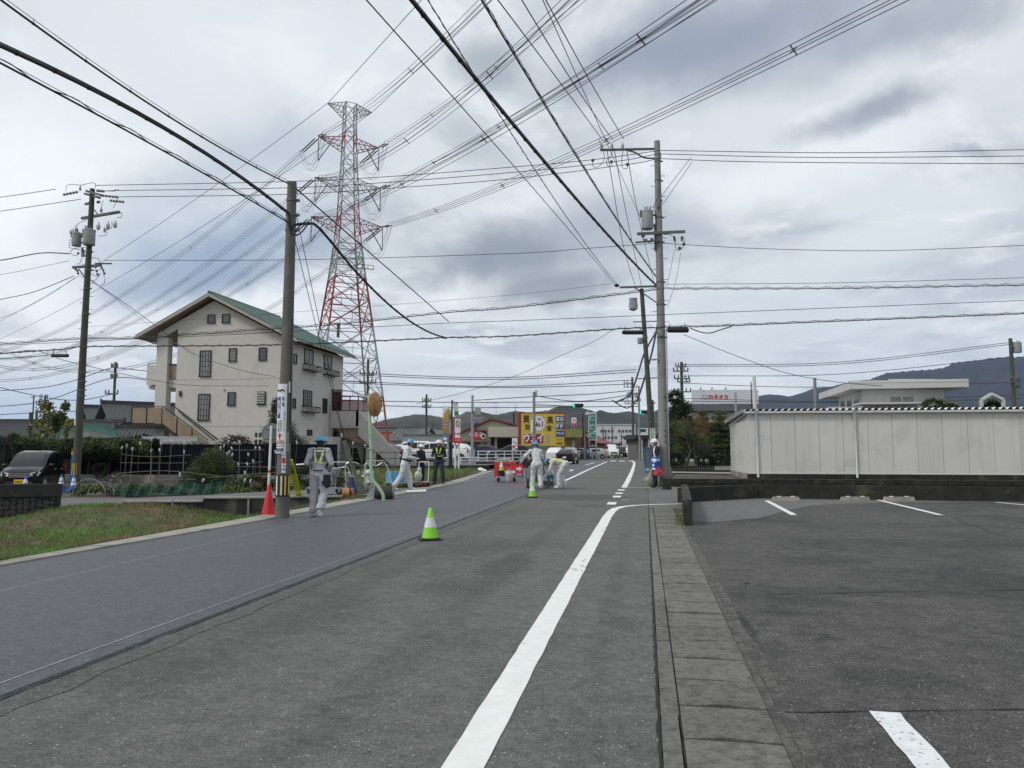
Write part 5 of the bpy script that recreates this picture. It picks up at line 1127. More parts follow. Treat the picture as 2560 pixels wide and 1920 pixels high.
# ------------------------------------------------------------------ tile roofed houses, far left
M_KAW = mat('dark_kawara_tile', (.055, .058, .062), .45, .2, 3, bump=.4, bscale=12); M_PLAS = mat('old_plaster', (.3, .29, .27), .85, .1, 1.5, streak=.25); M_WOODO = mat('orange_wood_siding', (.28, .16, .085), .8, .15, 3, streak=.2)
def jhouse(lab, loc, rz, w, d, h, pitch, ov=.6, wall=None, roofm=None, hip=False, rows=True, fin=True, name='house', ridge_along='x'):
    t = thing(name, lab, 'house', loc, rz); wall = wall or M_PLAS; roofm = roofm or M_KAW; hh = d/2*pitch
    g = MB(); g.prism([(-.001, 0), (d, 0), (d, h), (d/2, h+hh), (-.001, h)], 0, w, 'x'); g.obj('wall', wall, t)
    g = MB(); e = ov*pitch
    for s in (0, 1):
        y0, y1 = (-ov, d/2) if s == 0 else (d+ov, d/2)
        g.add([(-ov, y0, h-e), (w+ov, y0, h-e), (w+ov, y1, h+hh+.02), (-ov, y1, h+hh+.02), (-ov, y0, h-e+.14), (w+ov, y0, h-e+.14), (w+ov, y1, h+hh+.16), (-ov, y1, h+hh+.16)], [(0, 3, 2, 1), (4, 5, 6, 7), (0, 1, 5, 4), (1, 2, 6, 5), (2, 3, 7, 6), (3, 0, 4, 7)])
    rf_ = g.obj('roof', roofm, t)
    if rows:
        g = MB(); n = int((w+2*ov)/.28)
        for i in range(n+1):
            x = -ov+(w+2*ov)*i/n
            for y0 in (-ov, d+ov): g.bar((x, y0, h-e+.16), (x, d/2, h+hh+.18), .07, .06)
        g.obj('tile_rolls', roofm, rf_, kind='stuff')
    g = MB(); g.bar((-ov-.05, d/2, h+hh+.26), (w+ov+.05, d/2, h+hh+.26), .28, .26)
    if fin: g.box(-ov-.05, d/2, h+hh+.32, .1, .4, .4); g.box(w+ov+.05, d/2, h+hh+.32, .1, .4, .4)
    g.obj('ridge', roofm, rf_); return t
def cfr(px, d, z=0): return CF((px-1280)/1850*d, d, z)
# main: gable faces the camera at the left end, roof runs right
t = jhouse('old two storey wooden house with dark tiled roof and orange siding behind the greenhouse', cfr(290, 66, 0), YAW+.7, 9, 5.2, 4.05, .55, .7)
g = MB(); g.b2(1.2, 8.8, -.06, -.001, 2.5, 4.2); g.obj('siding', M_WOODO, t); g = MB(); g.b2(-.05, -.001, .6, 4.0, 2.0, 3.5); w = g.obj('window', M_BRN, t); g = MB(); g.b2(-.07, -.051, .9, 3.7, 2.2, 3.3); g.obj('pane', M_WGL, w)
g = MB(); g.b2(-.06, -.002, 1.9, 3.2, 4.6, 4.75); g.obj('gable_vent', M_BRN, t)
g = MB(); g.b2(1.9, 2.6, -.4, -.08, 2.7, 3.3); a_ = g.obj('air_conditioner', M_WHITE, t); g = MB(); g.cyl((2.2, -.43, 3.0), (2.2, -.4, 3.0), .22, n=16); g.obj('fan_grille', M_STEEL, a_)
jhouse('low tiled annex roof stepping down beside the orange sided house', cfr(296, 58, 0), YAW+.25, 7, 4, 2.0, .5, .6)
t = jhouse('second grey plaster house with plain gable left of the orange sided one', cfr(236, 76, 0), YAW+.7, 8, 5.6, 4.3, .5, .6); g = MB(); g.b2(-.05, -.001, 2, 3.6, 2.4, 3.5); g.obj('window', M_BRN, t)
jhouse('long low house with dark roof and black wall at the far left edge', cfr(-60, 62, 0), YAW+.05, 10, 6, 2.6, .35, .7, wall=mat('black_boards', (.02, .02, .025), .8, .2, 2, streak=.3))
jhouse('small shed roof peeping out left of the yellow flowering tree', cfr(60, 90, 0), YAW, 7, 5, 2.3, .3, .4, rows=False)
# greenhouse with green net
b = cfr(118, 47, 0); t = thing('greenhouse', 'plastic sheeted greenhouse with green shade netting over its rounded top', 'greenhouse', b, YAW+.5)
t.scale = (1, 1, 1.13); GW, GDp, GH = 4.35, 3.5, 2.55
M_PLS = mat('cloudy_plastic', (.42, .42, .39), .3, .3, 2.5, alpha=.78, coat=.3); M_NET = mat('green_shade_net', (.1, .42, .29), .5, .3, 4, alpha=.5); M_NETP = mat('pale_green_plastic', (.35, .55, .42), .35, .25, 3, alpha=.62)
ar = [(-.02, 0), (0, 1.6), (.25, 2.15), (.8, 2.5), (1.7, 2.68), (2.6, 2.68), (3.5, 2.5), (4.1, 2.15), (4.35, 1.6), (4.4, 0)]
g = MB()
for y in (0, GDp/2, GDp): g.tube([(x, y, z) for x, z in ar], .025, 5)
for x, z in ar[1:-1]: g.tube([(x, 0, z), (x, GDp, z)], .02, 5)
for x in (1.4, 2.9): g.tube([(x, 0, 0), (x, 0, 2.6)], .025, 5)
g.tube([(0, -.02, 1.25), (4.35, -.02, 1.25)], .02, 5); g.obj('frame', M_STEEL, t)
g = MB()
for (a, c_) in zip(ar, ar[1:]): g.quad((a[0], 0, a[1]), (c_[0], 0, c_[1]), (c_[0], GDp, c_[1]), (a[0], GDp, a[1]))
g.obj('cover', M_NETP, t)
g = MB(); P = [(x, z) for x, z in ar]; g.add([(x, .03, z) for x, z in P], [tuple(range(len(P)))]); g.obj('end_sheet', M_PLS, t)
g = MB()
for (a, c_) in zip(ar[2:-2], ar[3:-1]): g.quad((a[0], -.15, a[1]+.05), (c_[0], -.15, c_[1]+.05), (c_[0], GDp, c_[1]+.05), (a[0], GDp, a[1]+.05))
for (a, c_) in zip(ar[1:-1], ar[2:]): g.quad((a[0], -.08, a[1]+.03), (c_[0], -.08, c_[1]+.03), (c_[0], -.06, c_[1]-.4), (a[0], -.06, a[1]-.4)) if a[1] > 1.5 and c_[1] > 1.5 else None
g.obj('shade_net', M_NET, t)
t = jhouse('flat grey shed roof just above the fence left of the outside stairs', cfr(345, 43, 0), YAW, 3, 2, 1.75, .05, .1, wall=M_PLS, roofm=M_STEEL, rows=False, fin=False, name='shed')
# trees beyond the fence at left
def br(*seg): return [([Vector(p) for p in s], r) for s, r in seg]
tree('flowering_tree', 'sparse tree with pale yellow flowers rising above the hedge at far left', 'tree', cfr(100, 42, 0), [((-.2, 0, 2.5), (.55, .4, .6)), ((.3, 0, 3.2), (.5, .4, .55)), ((.1, 0, 3.9), (.35, .3, .4)), ((.6, 0, 2.4), (.5, .4, .4)), ((-.4, 0, 1.9), (.5, .4, .35))], 900, .075, [LG['olive'], LG['olive'], LG['yellow'], LG['light'], LG['mid']], br(([(0, 0, 0), (.1, 0, 1.6), (.3, 0, 3.4)], [.06, .04, .015]), ([(.1, 0, 1.4), (-.3, 0, 2.4)], .02), ([(.1, 0, 1.6), (.7, 0, 2.5)], .02)), 21, .2)
tree('sapling', 'thin sapling with a drooping tuft of leaves before the greenhouse', 'tree', cfr(150, 43, 0), [((.1, 0, 3.2), (.3, .25, .45)), ((.35, 0, 3.9), (.25, .2, .3))], 500, .09, [LG['olive'], LG['mid'], LG['light']], br(([(-.3, 0, 0), (-.1, 0, 1.8), (.15, 0, 3.4)], .022)), 22, .3)
tree('sapling', 'second thin sapling with a long leaf tuft nearer the left utility pole', 'tree', cfr(143, 42, 0), [((0, 0, 2.9), (.28, .2, .5))], 450, .09, [LG['mid'], LG['olive'], LG['light']], br(([(-.25, 0, 0), (0, 0, 2.7)], .022)), 23, .3)
tree('sapling', 'slanting sapling with yellow tipped leaves touching the left utility pole', 'tree', cfr(176, 42, 0), [((0, 0, 2.9), (.3, .2, .25)), ((-.2, 0, 2.4), (.15, .2, .3))], 300, .08, [LG['yellow'], LG['olive'], LG['light']], br(([(-.9, 0, 0), (-.2, 0, 2.3), (0, 0, 2.8)], .02)), 24, .3)
tree('tree', 'broken topped leafy tree with sparse brown foliage behind the greenhouse', 'tree', cfr(126, 50, 0), [((-.3, 0, 4.3), (.45, .4, .35)), ((.3, 0, 3.7), (.6, .4, .35)), ((.9, 0, 3.5), (.4, .3, .25))], 800, .09, [LG['olive'], LG['brown'], LG['mid'], LG['yellow']], br(([(0, 0, 0), (.1, 0, 2.4), (-.2, 0, 4.2)], [.07, .05, .02]), ([(.1, 0, 2.2), (.8, 0, 3.4)], .03)), 25, .2)
tree('bush', 'yellow green bush at the left end of the hedge', 'bush', cfr(50, 41, 0), [((-.2, 0, 1.9), (.5, .4, .4)), ((.4, 0, 1.6), (.7, .4, .4))], 2200, .06, [LG['light'], LG['olive'], LG['mid']], None, 26)
tree('bush', 'rounded dark bush under the tiled annex roof right of the greenhouse', 'bush', cfr(330, 45, 0), [((0, 0, 1.5), (.9, .5, .7)), ((.8, 0, 1.7), (.9, .5, .6))], 4000, .07, [LG['dark'], LG['mid'], LG['olive']], None, 27)
tree('bush', 'small dark shrub growing on the foot of the navy fence', 'bush', cfr(258, 38.9, 0), [((0, 0, .35), (.45, .25, .4))], 900, .05, [LG['dark'], LG['gray'], LG['mid']], None, 28)
g = MB(); g.b2(-.9, 5.9, 0, .3, 0, 1.15); o = g.obj('low_wall', M_BLACKC, loc=cfr(-40, 43, 0), rz=YAW, lab='dark low wall with brown boards at the far left behind the minivan', cat='wall')
g = MB(); g.b2(-.35, .35, -.25, .25, -.2, 2.0); g.ell((0, 0, 1.7), (.45, .3, .5), 8, 6); g.obj('stone_pillar', M_BLACKC, loc=cfr(-8, 36, 0), rz=YAW, lab='black stone gate pillar cut by the left edge of the photo', cat='pillar')

# ------------------------------------------------------------------ guy stake, mirror, roller, machines (right of the clinic pole)
bt_ = G(907, 1249); tp = W(858, 1094, 21.2); t = thing('anchor_post', 'leaning weathered concrete guy post with a black cap', 'post', bt_)
h = tp-bt_; g = MB(); g.tube([h*-.05, h*.5, h], [.062, .06, .058], 14); g.obj('shaft', mat('mossy_post', (.2, .19, .13), .85, .25, 3, streak=.4), t, sm=40); g = MB(); g.tube([h*.965, h*1.01], .066, 12); g.obj('cap', M_BLK, t)
g = MB(); g.tube([h*.98, h*1.06+Vector((-.03, 0, 0))], .022, 6); g.obj('clamp', M_WHITE, t)
g = MB(); g.tube([h*.75, h*.25+Vector((-.12, -.05, 0)), Vector((-.1, -.15, -.02))], .012, 5); g.obj('guy_rod', M_BLK, t)
wire('lower steel guy wire running from the clinic pole to the leaning post', [NPt+Vector((.1, 0, -1.3)), tp], .006, M_WIREG, name='guy_wire', cat='guy wire'); wire('thin guy wire from the clinic pole top band to the leaning post, the higher one', [NPt+Vector((.12, 0, -.75)), tp+Vector((.03, .05, -.1))], .006, M_WIREG, name='guy_wire', cat='guy wire')
M_MINT = mat('mint_green_paint', (.34, .5, .36), .5, .12, 5, col2=(.4, .44, .22), c2s=4, c2lo=.6)
b = G(959, 1252); t = thing('traffic_mirror', 'removed traffic mirror with bent mint green pole and rusty orange back', 'traffic mirror', b, YAW)
q = lambda px, py: ((px-959)/88., .0, (1252-py)/88.)
g = MB(); g.tube(through([q(*a) for a in ((959, 1252), (957, 1236), (944, 1216), (932, 1202), (927, 1180), (926, 1140), (923, 1080), (920, 1030), (918, 983))], 50), .047, 12); g.obj('pole', M_MINT, t, sm=50)
for z in (1084, 1122): p = Vector(q(924, z)); g = MB(); g.cyl(p-Vector((0, 0, .02)), p+Vector((0, 0, .02)), .062, n=12); g.bar(p+Vector((-.07, -.05, 0)), p+Vector((.09, -.05, 0)), .02); g.obj('clamp', M_MINT, t)
c_ = Vector(q(935.7, 1010)); R_ = Matrix.Rotation(math.radians(68), 3, 'Z')
g = MB(); RR = R_ @ Matrix.Rotation(math.pi/2, 3, 'X'); g.lathe([(.02, .10), (.12, .085), (.25, .05), (.33, .0), (.355, -.02), (.355, -.05), (.34, -.05)], 32, c_, RR); mr = g.obj('mirror_back', mat('rusty_orange', (.4, .21, .08), .6, .25, 5, col2=(.22, .12, .05), c2s=3), t, sm=40)
g = MB(); g.bar((q(920, 1010)[0], -.03, c_.z), c_+Vector((-.06, -.02, 0)), .04, .07); g.obj('bracket', M_STEEL, t)
g = MB(); g.tube([c_+RR @ Vector((.2*math.cos(a), .2*math.sin(a), .075)) for a in np.linspace(-2.2, 1.2, 14)], .02, 6); g.obj('reinforcing_rib', mr.data.materials[0], mr)
# roller
b = G(950, 1250)+Vector((0, .25, 0)); t = thing('hand_roller', 'brown drum roller with blue end plates and a tubular steel handle', 'roller', b, YAW+.12)
M_DRUM = mat('muddy_drum', (.06, .05, .035), .7, .3, 5); RB = mat('roller_blue', (.02, .17, .3), .5, .15, 8)
g = MB(); g.tube([(-.22, 0, .21), (-.2, 0, .21), (.26, 0, .21), (.3, 0, .21)], [.17, .195, .195, .17], 28); g.obj('drum', M_DRUM, t, sm=35)
for x, n_ in ((-.235, 0), (.31, 1)): g = MB(); g.tube([(x-.012, 0, .21), (x+.012, 0, .21)], .185, 28); pl = g.obj('end_plate', RB, t, sm=40); g = MB(); g.tube([(x-.02, .19*math.cos(a), .21+.19*math.sin(a)) for a in np.linspace(0, 2*math.pi, 25)], .01, 5); g.obj('rim', M_STEEL, pl)
g = MB(); g.bar((-.26, 0, .21), (-.29, -.1, .3), .03); g.bar((-.29, -.1, .3), (-.48, -.14, .02), .025); g.tube(through([(.28, .0, .3), (.22, 0, .6), (.08, 0, 1.0), (-.02, 0, 1.07), (-.2, 0, .98), (-.35, 0, 1.02), (-.45, 0, 1.06), (-.55, 0, .98), (-.52, 0, .6), (-.5, 0, .3)], 50), .016, 6); g.tube(through([(-.25, -.05, .25), (-.3, 0, .7), (-.38, 0, .95), (-.45, .05, 1.0)], 20), .018, 6); g.tube([(-.5, 0, 1.13), (.0, 0, 1.13)], .014, 6); g.tube([(-.5, 0, 1.13), (-.55, .0, .4)], .012, 6); g.obj('handle_frame', M_ALU, t)
# small engine compactor with orange drum and blue tanks
b = G(890, 1248)+Vector((-.12, .3, 0)); t = thing('plate_compactor', 'small worn engine roller with an orange tank, blue cover and loop handle', 'compactor', b, YAW)
ORG = mat('worn_orange', (.38, .2, .06), .6, .3, 9)
g = MB(); g.tube([(-.38, -.05, .17), (-.36, -.05, .17), (-.18, -.05, .17), (-.16, -.05, .17)], [.13, .15, .15, .13], 16); g.obj('orange_drum', ORG, t, sm=40); g = MB(); g.tube([(-.12, 0, .14), (.14, 0, .14)], .12, 16); g.obj('orange_drum', mat('rust_brown', (.22, .1, .05), .7, .3, 9), t, sm=40)
g = MB(); g.box(-.1, .0, .5, .2, .2, .28, ry=.1); g.box(.02, -.08, .27, .12, .1, .16); g.obj('engine_cover', mat('worn_blue', (.03, .06, .2), .5, .25, 8), t); g = MB(); g.box(0, 0, .08, .6, .3, .05); g.box(.2, 0, .3, .14, .16, .3); g.cyl((.28, -.1, .25), (.28, .1, .25), .11, n=12); g.box(-.05, 0, .36, .4, .2, .04); g.obj('chassis', M_ARM, t)
g = MB(); g.tube(through([(-.32, .1, .3), (-.36, .1, .9), (-.3, .1, 1.05), (-.15, .1, 1.08), (.05, .1, 1.02)], 24), .016, 6); g.tube([(-.3, .1, .75), (-.1, .1, .75), (-.1, .1, .4)], .014, 6); g.tube(through([(.3, 0, .3), (.35, 0, .5), (.45, 0, .45), (.42, 0, .25), (.3, 0, .2)], 16), .014, 6); g.obj('handle', M_ALU, t)
g = MB()
for x in (-.12, .2): g.cyl((x, 0, .64), (x, 0, .7), .04, n=10)
g.obj('fuel_cap', M_WHITE, t); g = MB(); g.ell((.32, .25, .75), (.17, .12, .1), 14, 8); g.cyl((.32, .25, .45), (.32, .25, .7), .08, n=10); g.obj('gas_cylinder', mat('pale_grey_paint', (.5, .52, .52), .4, .1), t, sm=50)
# line painting trolley behind the walking worker
def trolley(lab, b, rz, L_=.95, wd=.5, stuff=None, name='trolley'):
    t = thing(name, lab, 'trolley', b, rz)
    g = MB(); g.b2(-L_/2, L_/2, -wd/2, wd/2, .2, .24); g.obj('deck', M_STEEL, t)
    for x in (-L_*.38, L_*.38):
        for y in (-wd*.4, wd*.4): g = MB(); g.cyl((x, y-.02, .08), (x, y+.02, .08), .08, n=14); g.bar((x, y, .08), (x, y, .2), .03); g.obj('wheel', M_BLK, t)
    return t
b = cfr(826, 23.5, .035); t = trolley('road marking trolley with a grey paint kettle partly hidden by the walking worker', b, YAW, 1.25, .6)
g = MB(); g.box(-.05, 0, .5, .4, .4, .4); g.cyl((-.2, 0, .7), (-.2, 0, .95), .05); g.lathe([(.13, .55), (.16, .8), (.1, .86)], 14, (.2, 0, 0)); g.obj('kettle', mat('stained_kettle', (.24, .24, .23), .5, .3, 9, metal=.3), t, sm=40)
g = MB(); g.tube([(-.6, 0, .25), (-.6, 0, 1.02), (.55, 0, 1.02)], .016, 6); g.tube(through([(.2, 0, .24), (.25, 0, .78), (.4, 0, .85), (.6, 0, .82), (.7, 0, .3)], 24), .016, 6); g.obj('handle', M_ALU, t)
g = MB(); g.box(-.35, -.1, .13, .5, .4, .16); g.obj('box', M_BLK, t); 
for x in (.42, .78): g = MB(); g.cyl((x, -.25, .16), (x, -.19, .16), .16, n=18); w = g.obj('wheel', M_BLK, t, sm=40); g = MB(); g.cyl((x, -.26, .16), (x, -.252, .16), .08, n=14); g.obj('rim', M_STEEL, w)
# broom upside down
b = cfr(905, 23.2, .03); g = MB(); t = thing('broom', 'upturned broom standing between the leaning post and the mint pole', 'broom', b, YAW); g.tube([(0, 0, 0), (.02, 0, 1.1)], .014, 6); g.obj('handle', M_STICK, t); g = MB(); g.tube([(.02, 0, 1.08), (.0, 0, 1.25), (-.04, 0, 1.48)], [.03, .07, .1], 9); g.obj('bristles', LG['gray'], t)
# blue jerrycans on a trolley, second trolley
b = G(990, 1222)+Vector((0, .2, 0)); t1 = trolley('flat hand trolley loaded with blue jerrycans beside the pointing worker', b, YAW+.1, .95, .55)
g = MB(); g.tube(through([(.4, .2, .24), (.42, .2, .8), (.38, .2, .9), (.3, .2, .9), (.26, .2, .8), (.24, .2, .3)], 24), .014, 6); g.tube([(.1, .2, .24), (.1, .2, .5)], .012); g.obj('handle', M_ALU, t1); g = MB(); g.box(.34, -.05, .5, .2, .4, .5); g.obj('grey_panel', M_STEEL, t1)
BLU = mat('jerrycan_blue', (.08, .32, .62), .35, .1, 5)
for i, (dx, cc, lab) in enumerate(((-.33, mat('jerrycan_light_blue', (.16, .42, .68), .35, .1, 5), 'pale blue jerrycan, left one on the trolley'), (-.08, BLU, 'blue jerrycan in the middle of the trolley'), (.15, mat('jerrycan_deep_blue', (.03, .2, .55), .35, .1, 5), 'deep blue jerrycan, right one against the grey panel'))):
    p = b+Matrix.Rotation(YAW+.1, 3, 'Z') @ Vector((dx, -.1, .242)); t = thing('jerrycan', lab, 'jerrycan', p, YAW+.1, 'jerrycans on the trolley')
    g = MB(); g.prism([(-.1, 0), (.1, 0), (.105, .04), (.105, .35), (.085, .39), (-.085, .39), (-.105, .35), (-.105, .04)], -.14, .14); g.obj('can_body', cc, t); g = MB(); g.bar((-.0, -.1, .43), (0, .08, .43), .03, .025); g.bar((0, -.1, .39), (0, -.1, .43), .03); g.bar((0, .08, .39), (0, .08, .43), .03); g.cyl((.0, -.12, .38), (0, -.12, .43), .02, n=8); g.obj('handle', cc, t)
b = G(1042, 1220)+Vector((0, .25, 0)); t2 = trolley('hand cart with white loop handle and paper sacks behind the pointing worker', b, YAW-.1, .8, .5)
g = MB(); g.tube(through([(.36, 0, .24), (.38, 0, .9), (.34, 0, .97), (.05, 0, .97), (.0, 0, .9), (.0, 0, .5)], 26), .016, 6); g.obj('handle', M_WHITE, t2); 
p = b+Matrix.Rotation(YAW-.1, 3, 'Z') @ Vector((-.02, -.02, .242)); g = MB(); g.ell((0, 0, .2), (.16, .13, .2), 12, 8); g.ell((.04, 0, .4), (.09, .08, .14), 10, 6); g.obj('sack', mat('clear_sack', (.4, .44, .38), .4, .2, 6), loc=p, lab='pale green white sack standing on the hand cart behind the pointing worker', cat='sack', sm=60)
g = MB(); g.tube([(-.3, 0, .05), (0, 0, .06), (.32, .06, .07)], [.055, .05, .06], 10); g.obj('rolled_sheet', M_WHITE, loc=G(1040, 1235)+Vector((0, 0, .02)), rz=YAW, lab='small white rolled sheet lying on the new asphalt by the workers', cat='roll', sm=50)
# ------------------------------------------------------------------ transmission tower
TD = 125.; tb = cfr(860, TD, 0); TA = math.radians(27)
M_TR = mat('tower_red', (.3, .05, .035), .6, .15, .5); M_TW = mat('tower_grey_white', (.33, .34, .345), .55, .15, .5); M_TD = mat('tower_dark_steel', (.1, .1, .105), .6, .15)
T = thing('transmission_tower', 'tall red and white lattice pylon carrying three pairs of conductor bundles', 'pylon', tb, YAW+TA)
zt_ = lambda py: W(860, py, TD).z
lev = [(262, 1.85), (300, 1.9), (335, 2.0), (368, 2.1), (405, 2.3), (440, 2.5), (474, 2.7), (508, 2.9), (543, 3.1), (578, 3.5), (615, 3.9), (655, 4.5), (700, 5.2), (755, 6.2), (820, 7.3), (900, 8.7), (995, 10.3), (1130, 12.2)]
def band(py): return 0 if (325 < py < 385 or 500 < py < 605 or 700 < py < 850 or py > 955) else 1
corner = lambda s, k: (s/2*(-1, 1, 1, -1)[k], s/2*(-1, -1, 1, 1)[k])
for k in range(4):
    g = MB(); 
    for (y0, s0), (y1, s1) in zip(lev, lev[1:]):
        a, b = corner(s0, k), corner(s1, k); g.mt(band((y0+y1)/2)); g.bar((*a, zt_(y0)), (*b, zt_(y1)), .15+.11*(y0 > 600), .15+.11*(y0 > 600))
    g.obj('leg', [M_TR, M_TW], T)
for i, ((y0, s0), (y1, s1)) in enumerate(zip(lev, lev[1:])):
    g = MB(); z0, z1 = zt_(y0), zt_(y1); g.mt(band((y0+y1)/2)); w = .08 if y0 < 600 else .12
    for k in range(4):
        a0, b0 = corner(s0, k), corner(s0, (k+1) % 4); a1, b1 = corner(s1, k), corner(s1, (k+1) % 4)
        g.bar((*a0, z0), (*b1, z1), w); g.bar((*b0, z0), (*a1, z1), w)
        if i % 2 == 0 or y0 > 600: g.bar((*a0, z0), (*b0, z0), w*1.1)
        if y0 > 600:
            m = Vector((*a0, z0)).lerp(Vector((*b1, z1)), .5); zm = (z0+z1)/2; fm = lambda p, q: Vector((*p, z0)).lerp(Vector((*q, z1)), .5)
            g.bar(fm(a0, a1), fm(b0, b1), w*.7)
            for P_, Q_ in (((*a0, z0), (*a1, z1)), ((*b0, z0), (*b1, z1))):
                P_, Q_ = Vector(P_), Vector(Q_); g.bar(P_.lerp(Q_, .25), m.lerp(P_, .5), w*.6); g.bar(P_.lerp(Q_, .75), m.lerp(Q_, .5), w*.6)
            mt_ = Vector((*a1, z1)).lerp(Vector((*b1, z1)), .5); g.bar(m, mt_, w*.6)
    g.obj('lattice_panel', [M_TR, M_TW], T)
def tarm(sgn, py, span, body, drop, mi):
    z = zt_(py); g = MB(); g.mt(mi); s = body/2; tip = Vector((sgn*span, 0, z)); zb = z-drop; n = 5
    top = [(Vector((sgn*s, q*s, z+1.6)) if False else Vector((sgn*s, q*s, z+.5))) for q in (-1, 1)]; bot = [Vector((sgn*s, q*s, zb)) for q in (-1, 1)]
    for q in top+bot: g.bar(q, tip, .1)
    for i in range(n):
        f0, f1 = i/n, (i+1)/n
        for q in (0, 1): g.bar(top[q].lerp(tip, f0), bot[q].lerp(tip, f1), .055); g.bar(bot[q].lerp(tip, f0), top[q].lerp(tip, f0), .05)
        g.bar(bot[0].lerp(tip, f0), bot[1].lerp(tip, f1), .07); g.bar(top[0].lerp(tip, f0), top[1].lerp(tip, f0), .07)
    return g.obj('cross_arm', [M_TR, M_TW], T), tip
ARM = {}
for nm, py, span, body, mi in (('1', 356, 5.3, 2.1, 0), ('2', 458, 5.7, 2.6, 1), ('3', 556, 6.2, 3.1, 0)):
    for sg_, sd in ((-1, 'L'), (1, 'R')): o, tip = tarm(sg_, py, span, body, 1.9 if nm == '3' else 1.6, mi); ARM[sd+nm] = tip
for sg_, sd in ((-1, 'L'), (1, 'R')):
    o, tip = tarm(sg_, 270, 3.9, 1.9, 1.8, 1); ARM[sd+'0'] = tip
g = MB(); g.b2(1.0, 3.8, -3.2, -3, zt_(678), zt_(678)+.1)
for x in (1.0, 1.9, 2.8, 3.8): g.bar((x, -3.1, zt_(678)), (x, -3.1, zt_(668)), .08)
g.bar((1, -3.1, zt_(668)), (3.8, -3.1, zt_(668)), .08); g.obj('platform', M_TD, T)
g = MB(); g.b2(-2.3, -1.9, -3.6, -3.2, zt_(852), zt_(818)); g.obj('aerial', M_TD, T)
RT = Matrix.Rotation(YAW+TA, 3, 'Z'); lv = RT @ Vector((0, -1, 0)); lv2 = Vector((lv.x, lv.y)).normalized()
lf = CF(math.sin(math.radians(54)), -math.cos(math.radians(54)))
def onplane(px, py, A, lv=lv):     # point of the vertical plane through A along the line direction seen at a pixel
    r, _ = ray(px, py); n = Vector((-lv.y, lv.x, 0)); C0 = Vector((0, 0, EYE)); t = (A-C0).dot(n)/r.dot(n); return C0+r*t
def fitline(A, px, lv=lv):
    S, Z = [0.], [A.z]
    for p in px:
        P = onplane(*p, A, lv); S.append((P-A).dot(Vector((lv.x, lv.y, 0)))); Z.append(P.z)
    c = np.polyfit(S, Z, 2 if len(px) > 1 else 1, w=[8]+[1]*len(px)); c = np.concatenate([[0]*(3-len(c)), c]); c[2] += A.z-np.polyval(c, 0); return c
near = {'L1': [(920, 266), (1082, 127), (1215, 0)], 'R1': [(1238, 170), (1450, 0)], 'L2': [(1238, 176), (1425, 0)], 'R2': [(1244, 320), (1662, 66), (1772, 0)], 'L3': [(1244, 328), (1668, 62), (1745, 0)], 'R3': [(1280, 454), (1679, 275), (2235, 0)], 'L0': [(1053, 0)], 'R0': [(1225, 2)]}
farp = {'1': [(683, 457), (492, 608), (341, 712), (0, 880)], '2': [(625, 590), (486, 689), (266, 816), (0, 935)], '3': [(700, 619), (521, 746), (174, 914)], '0': [(613, 417), (260, 648), (0, 804)]}
words = {'L1': 'upper left', 'R1': 'upper right', 'L2': 'middle left', 'R2': 'middle right', 'L3': 'lower left', 'R3': 'lower right'}
base = RT @ Vector((0, 0, 0))
fc_ = {}
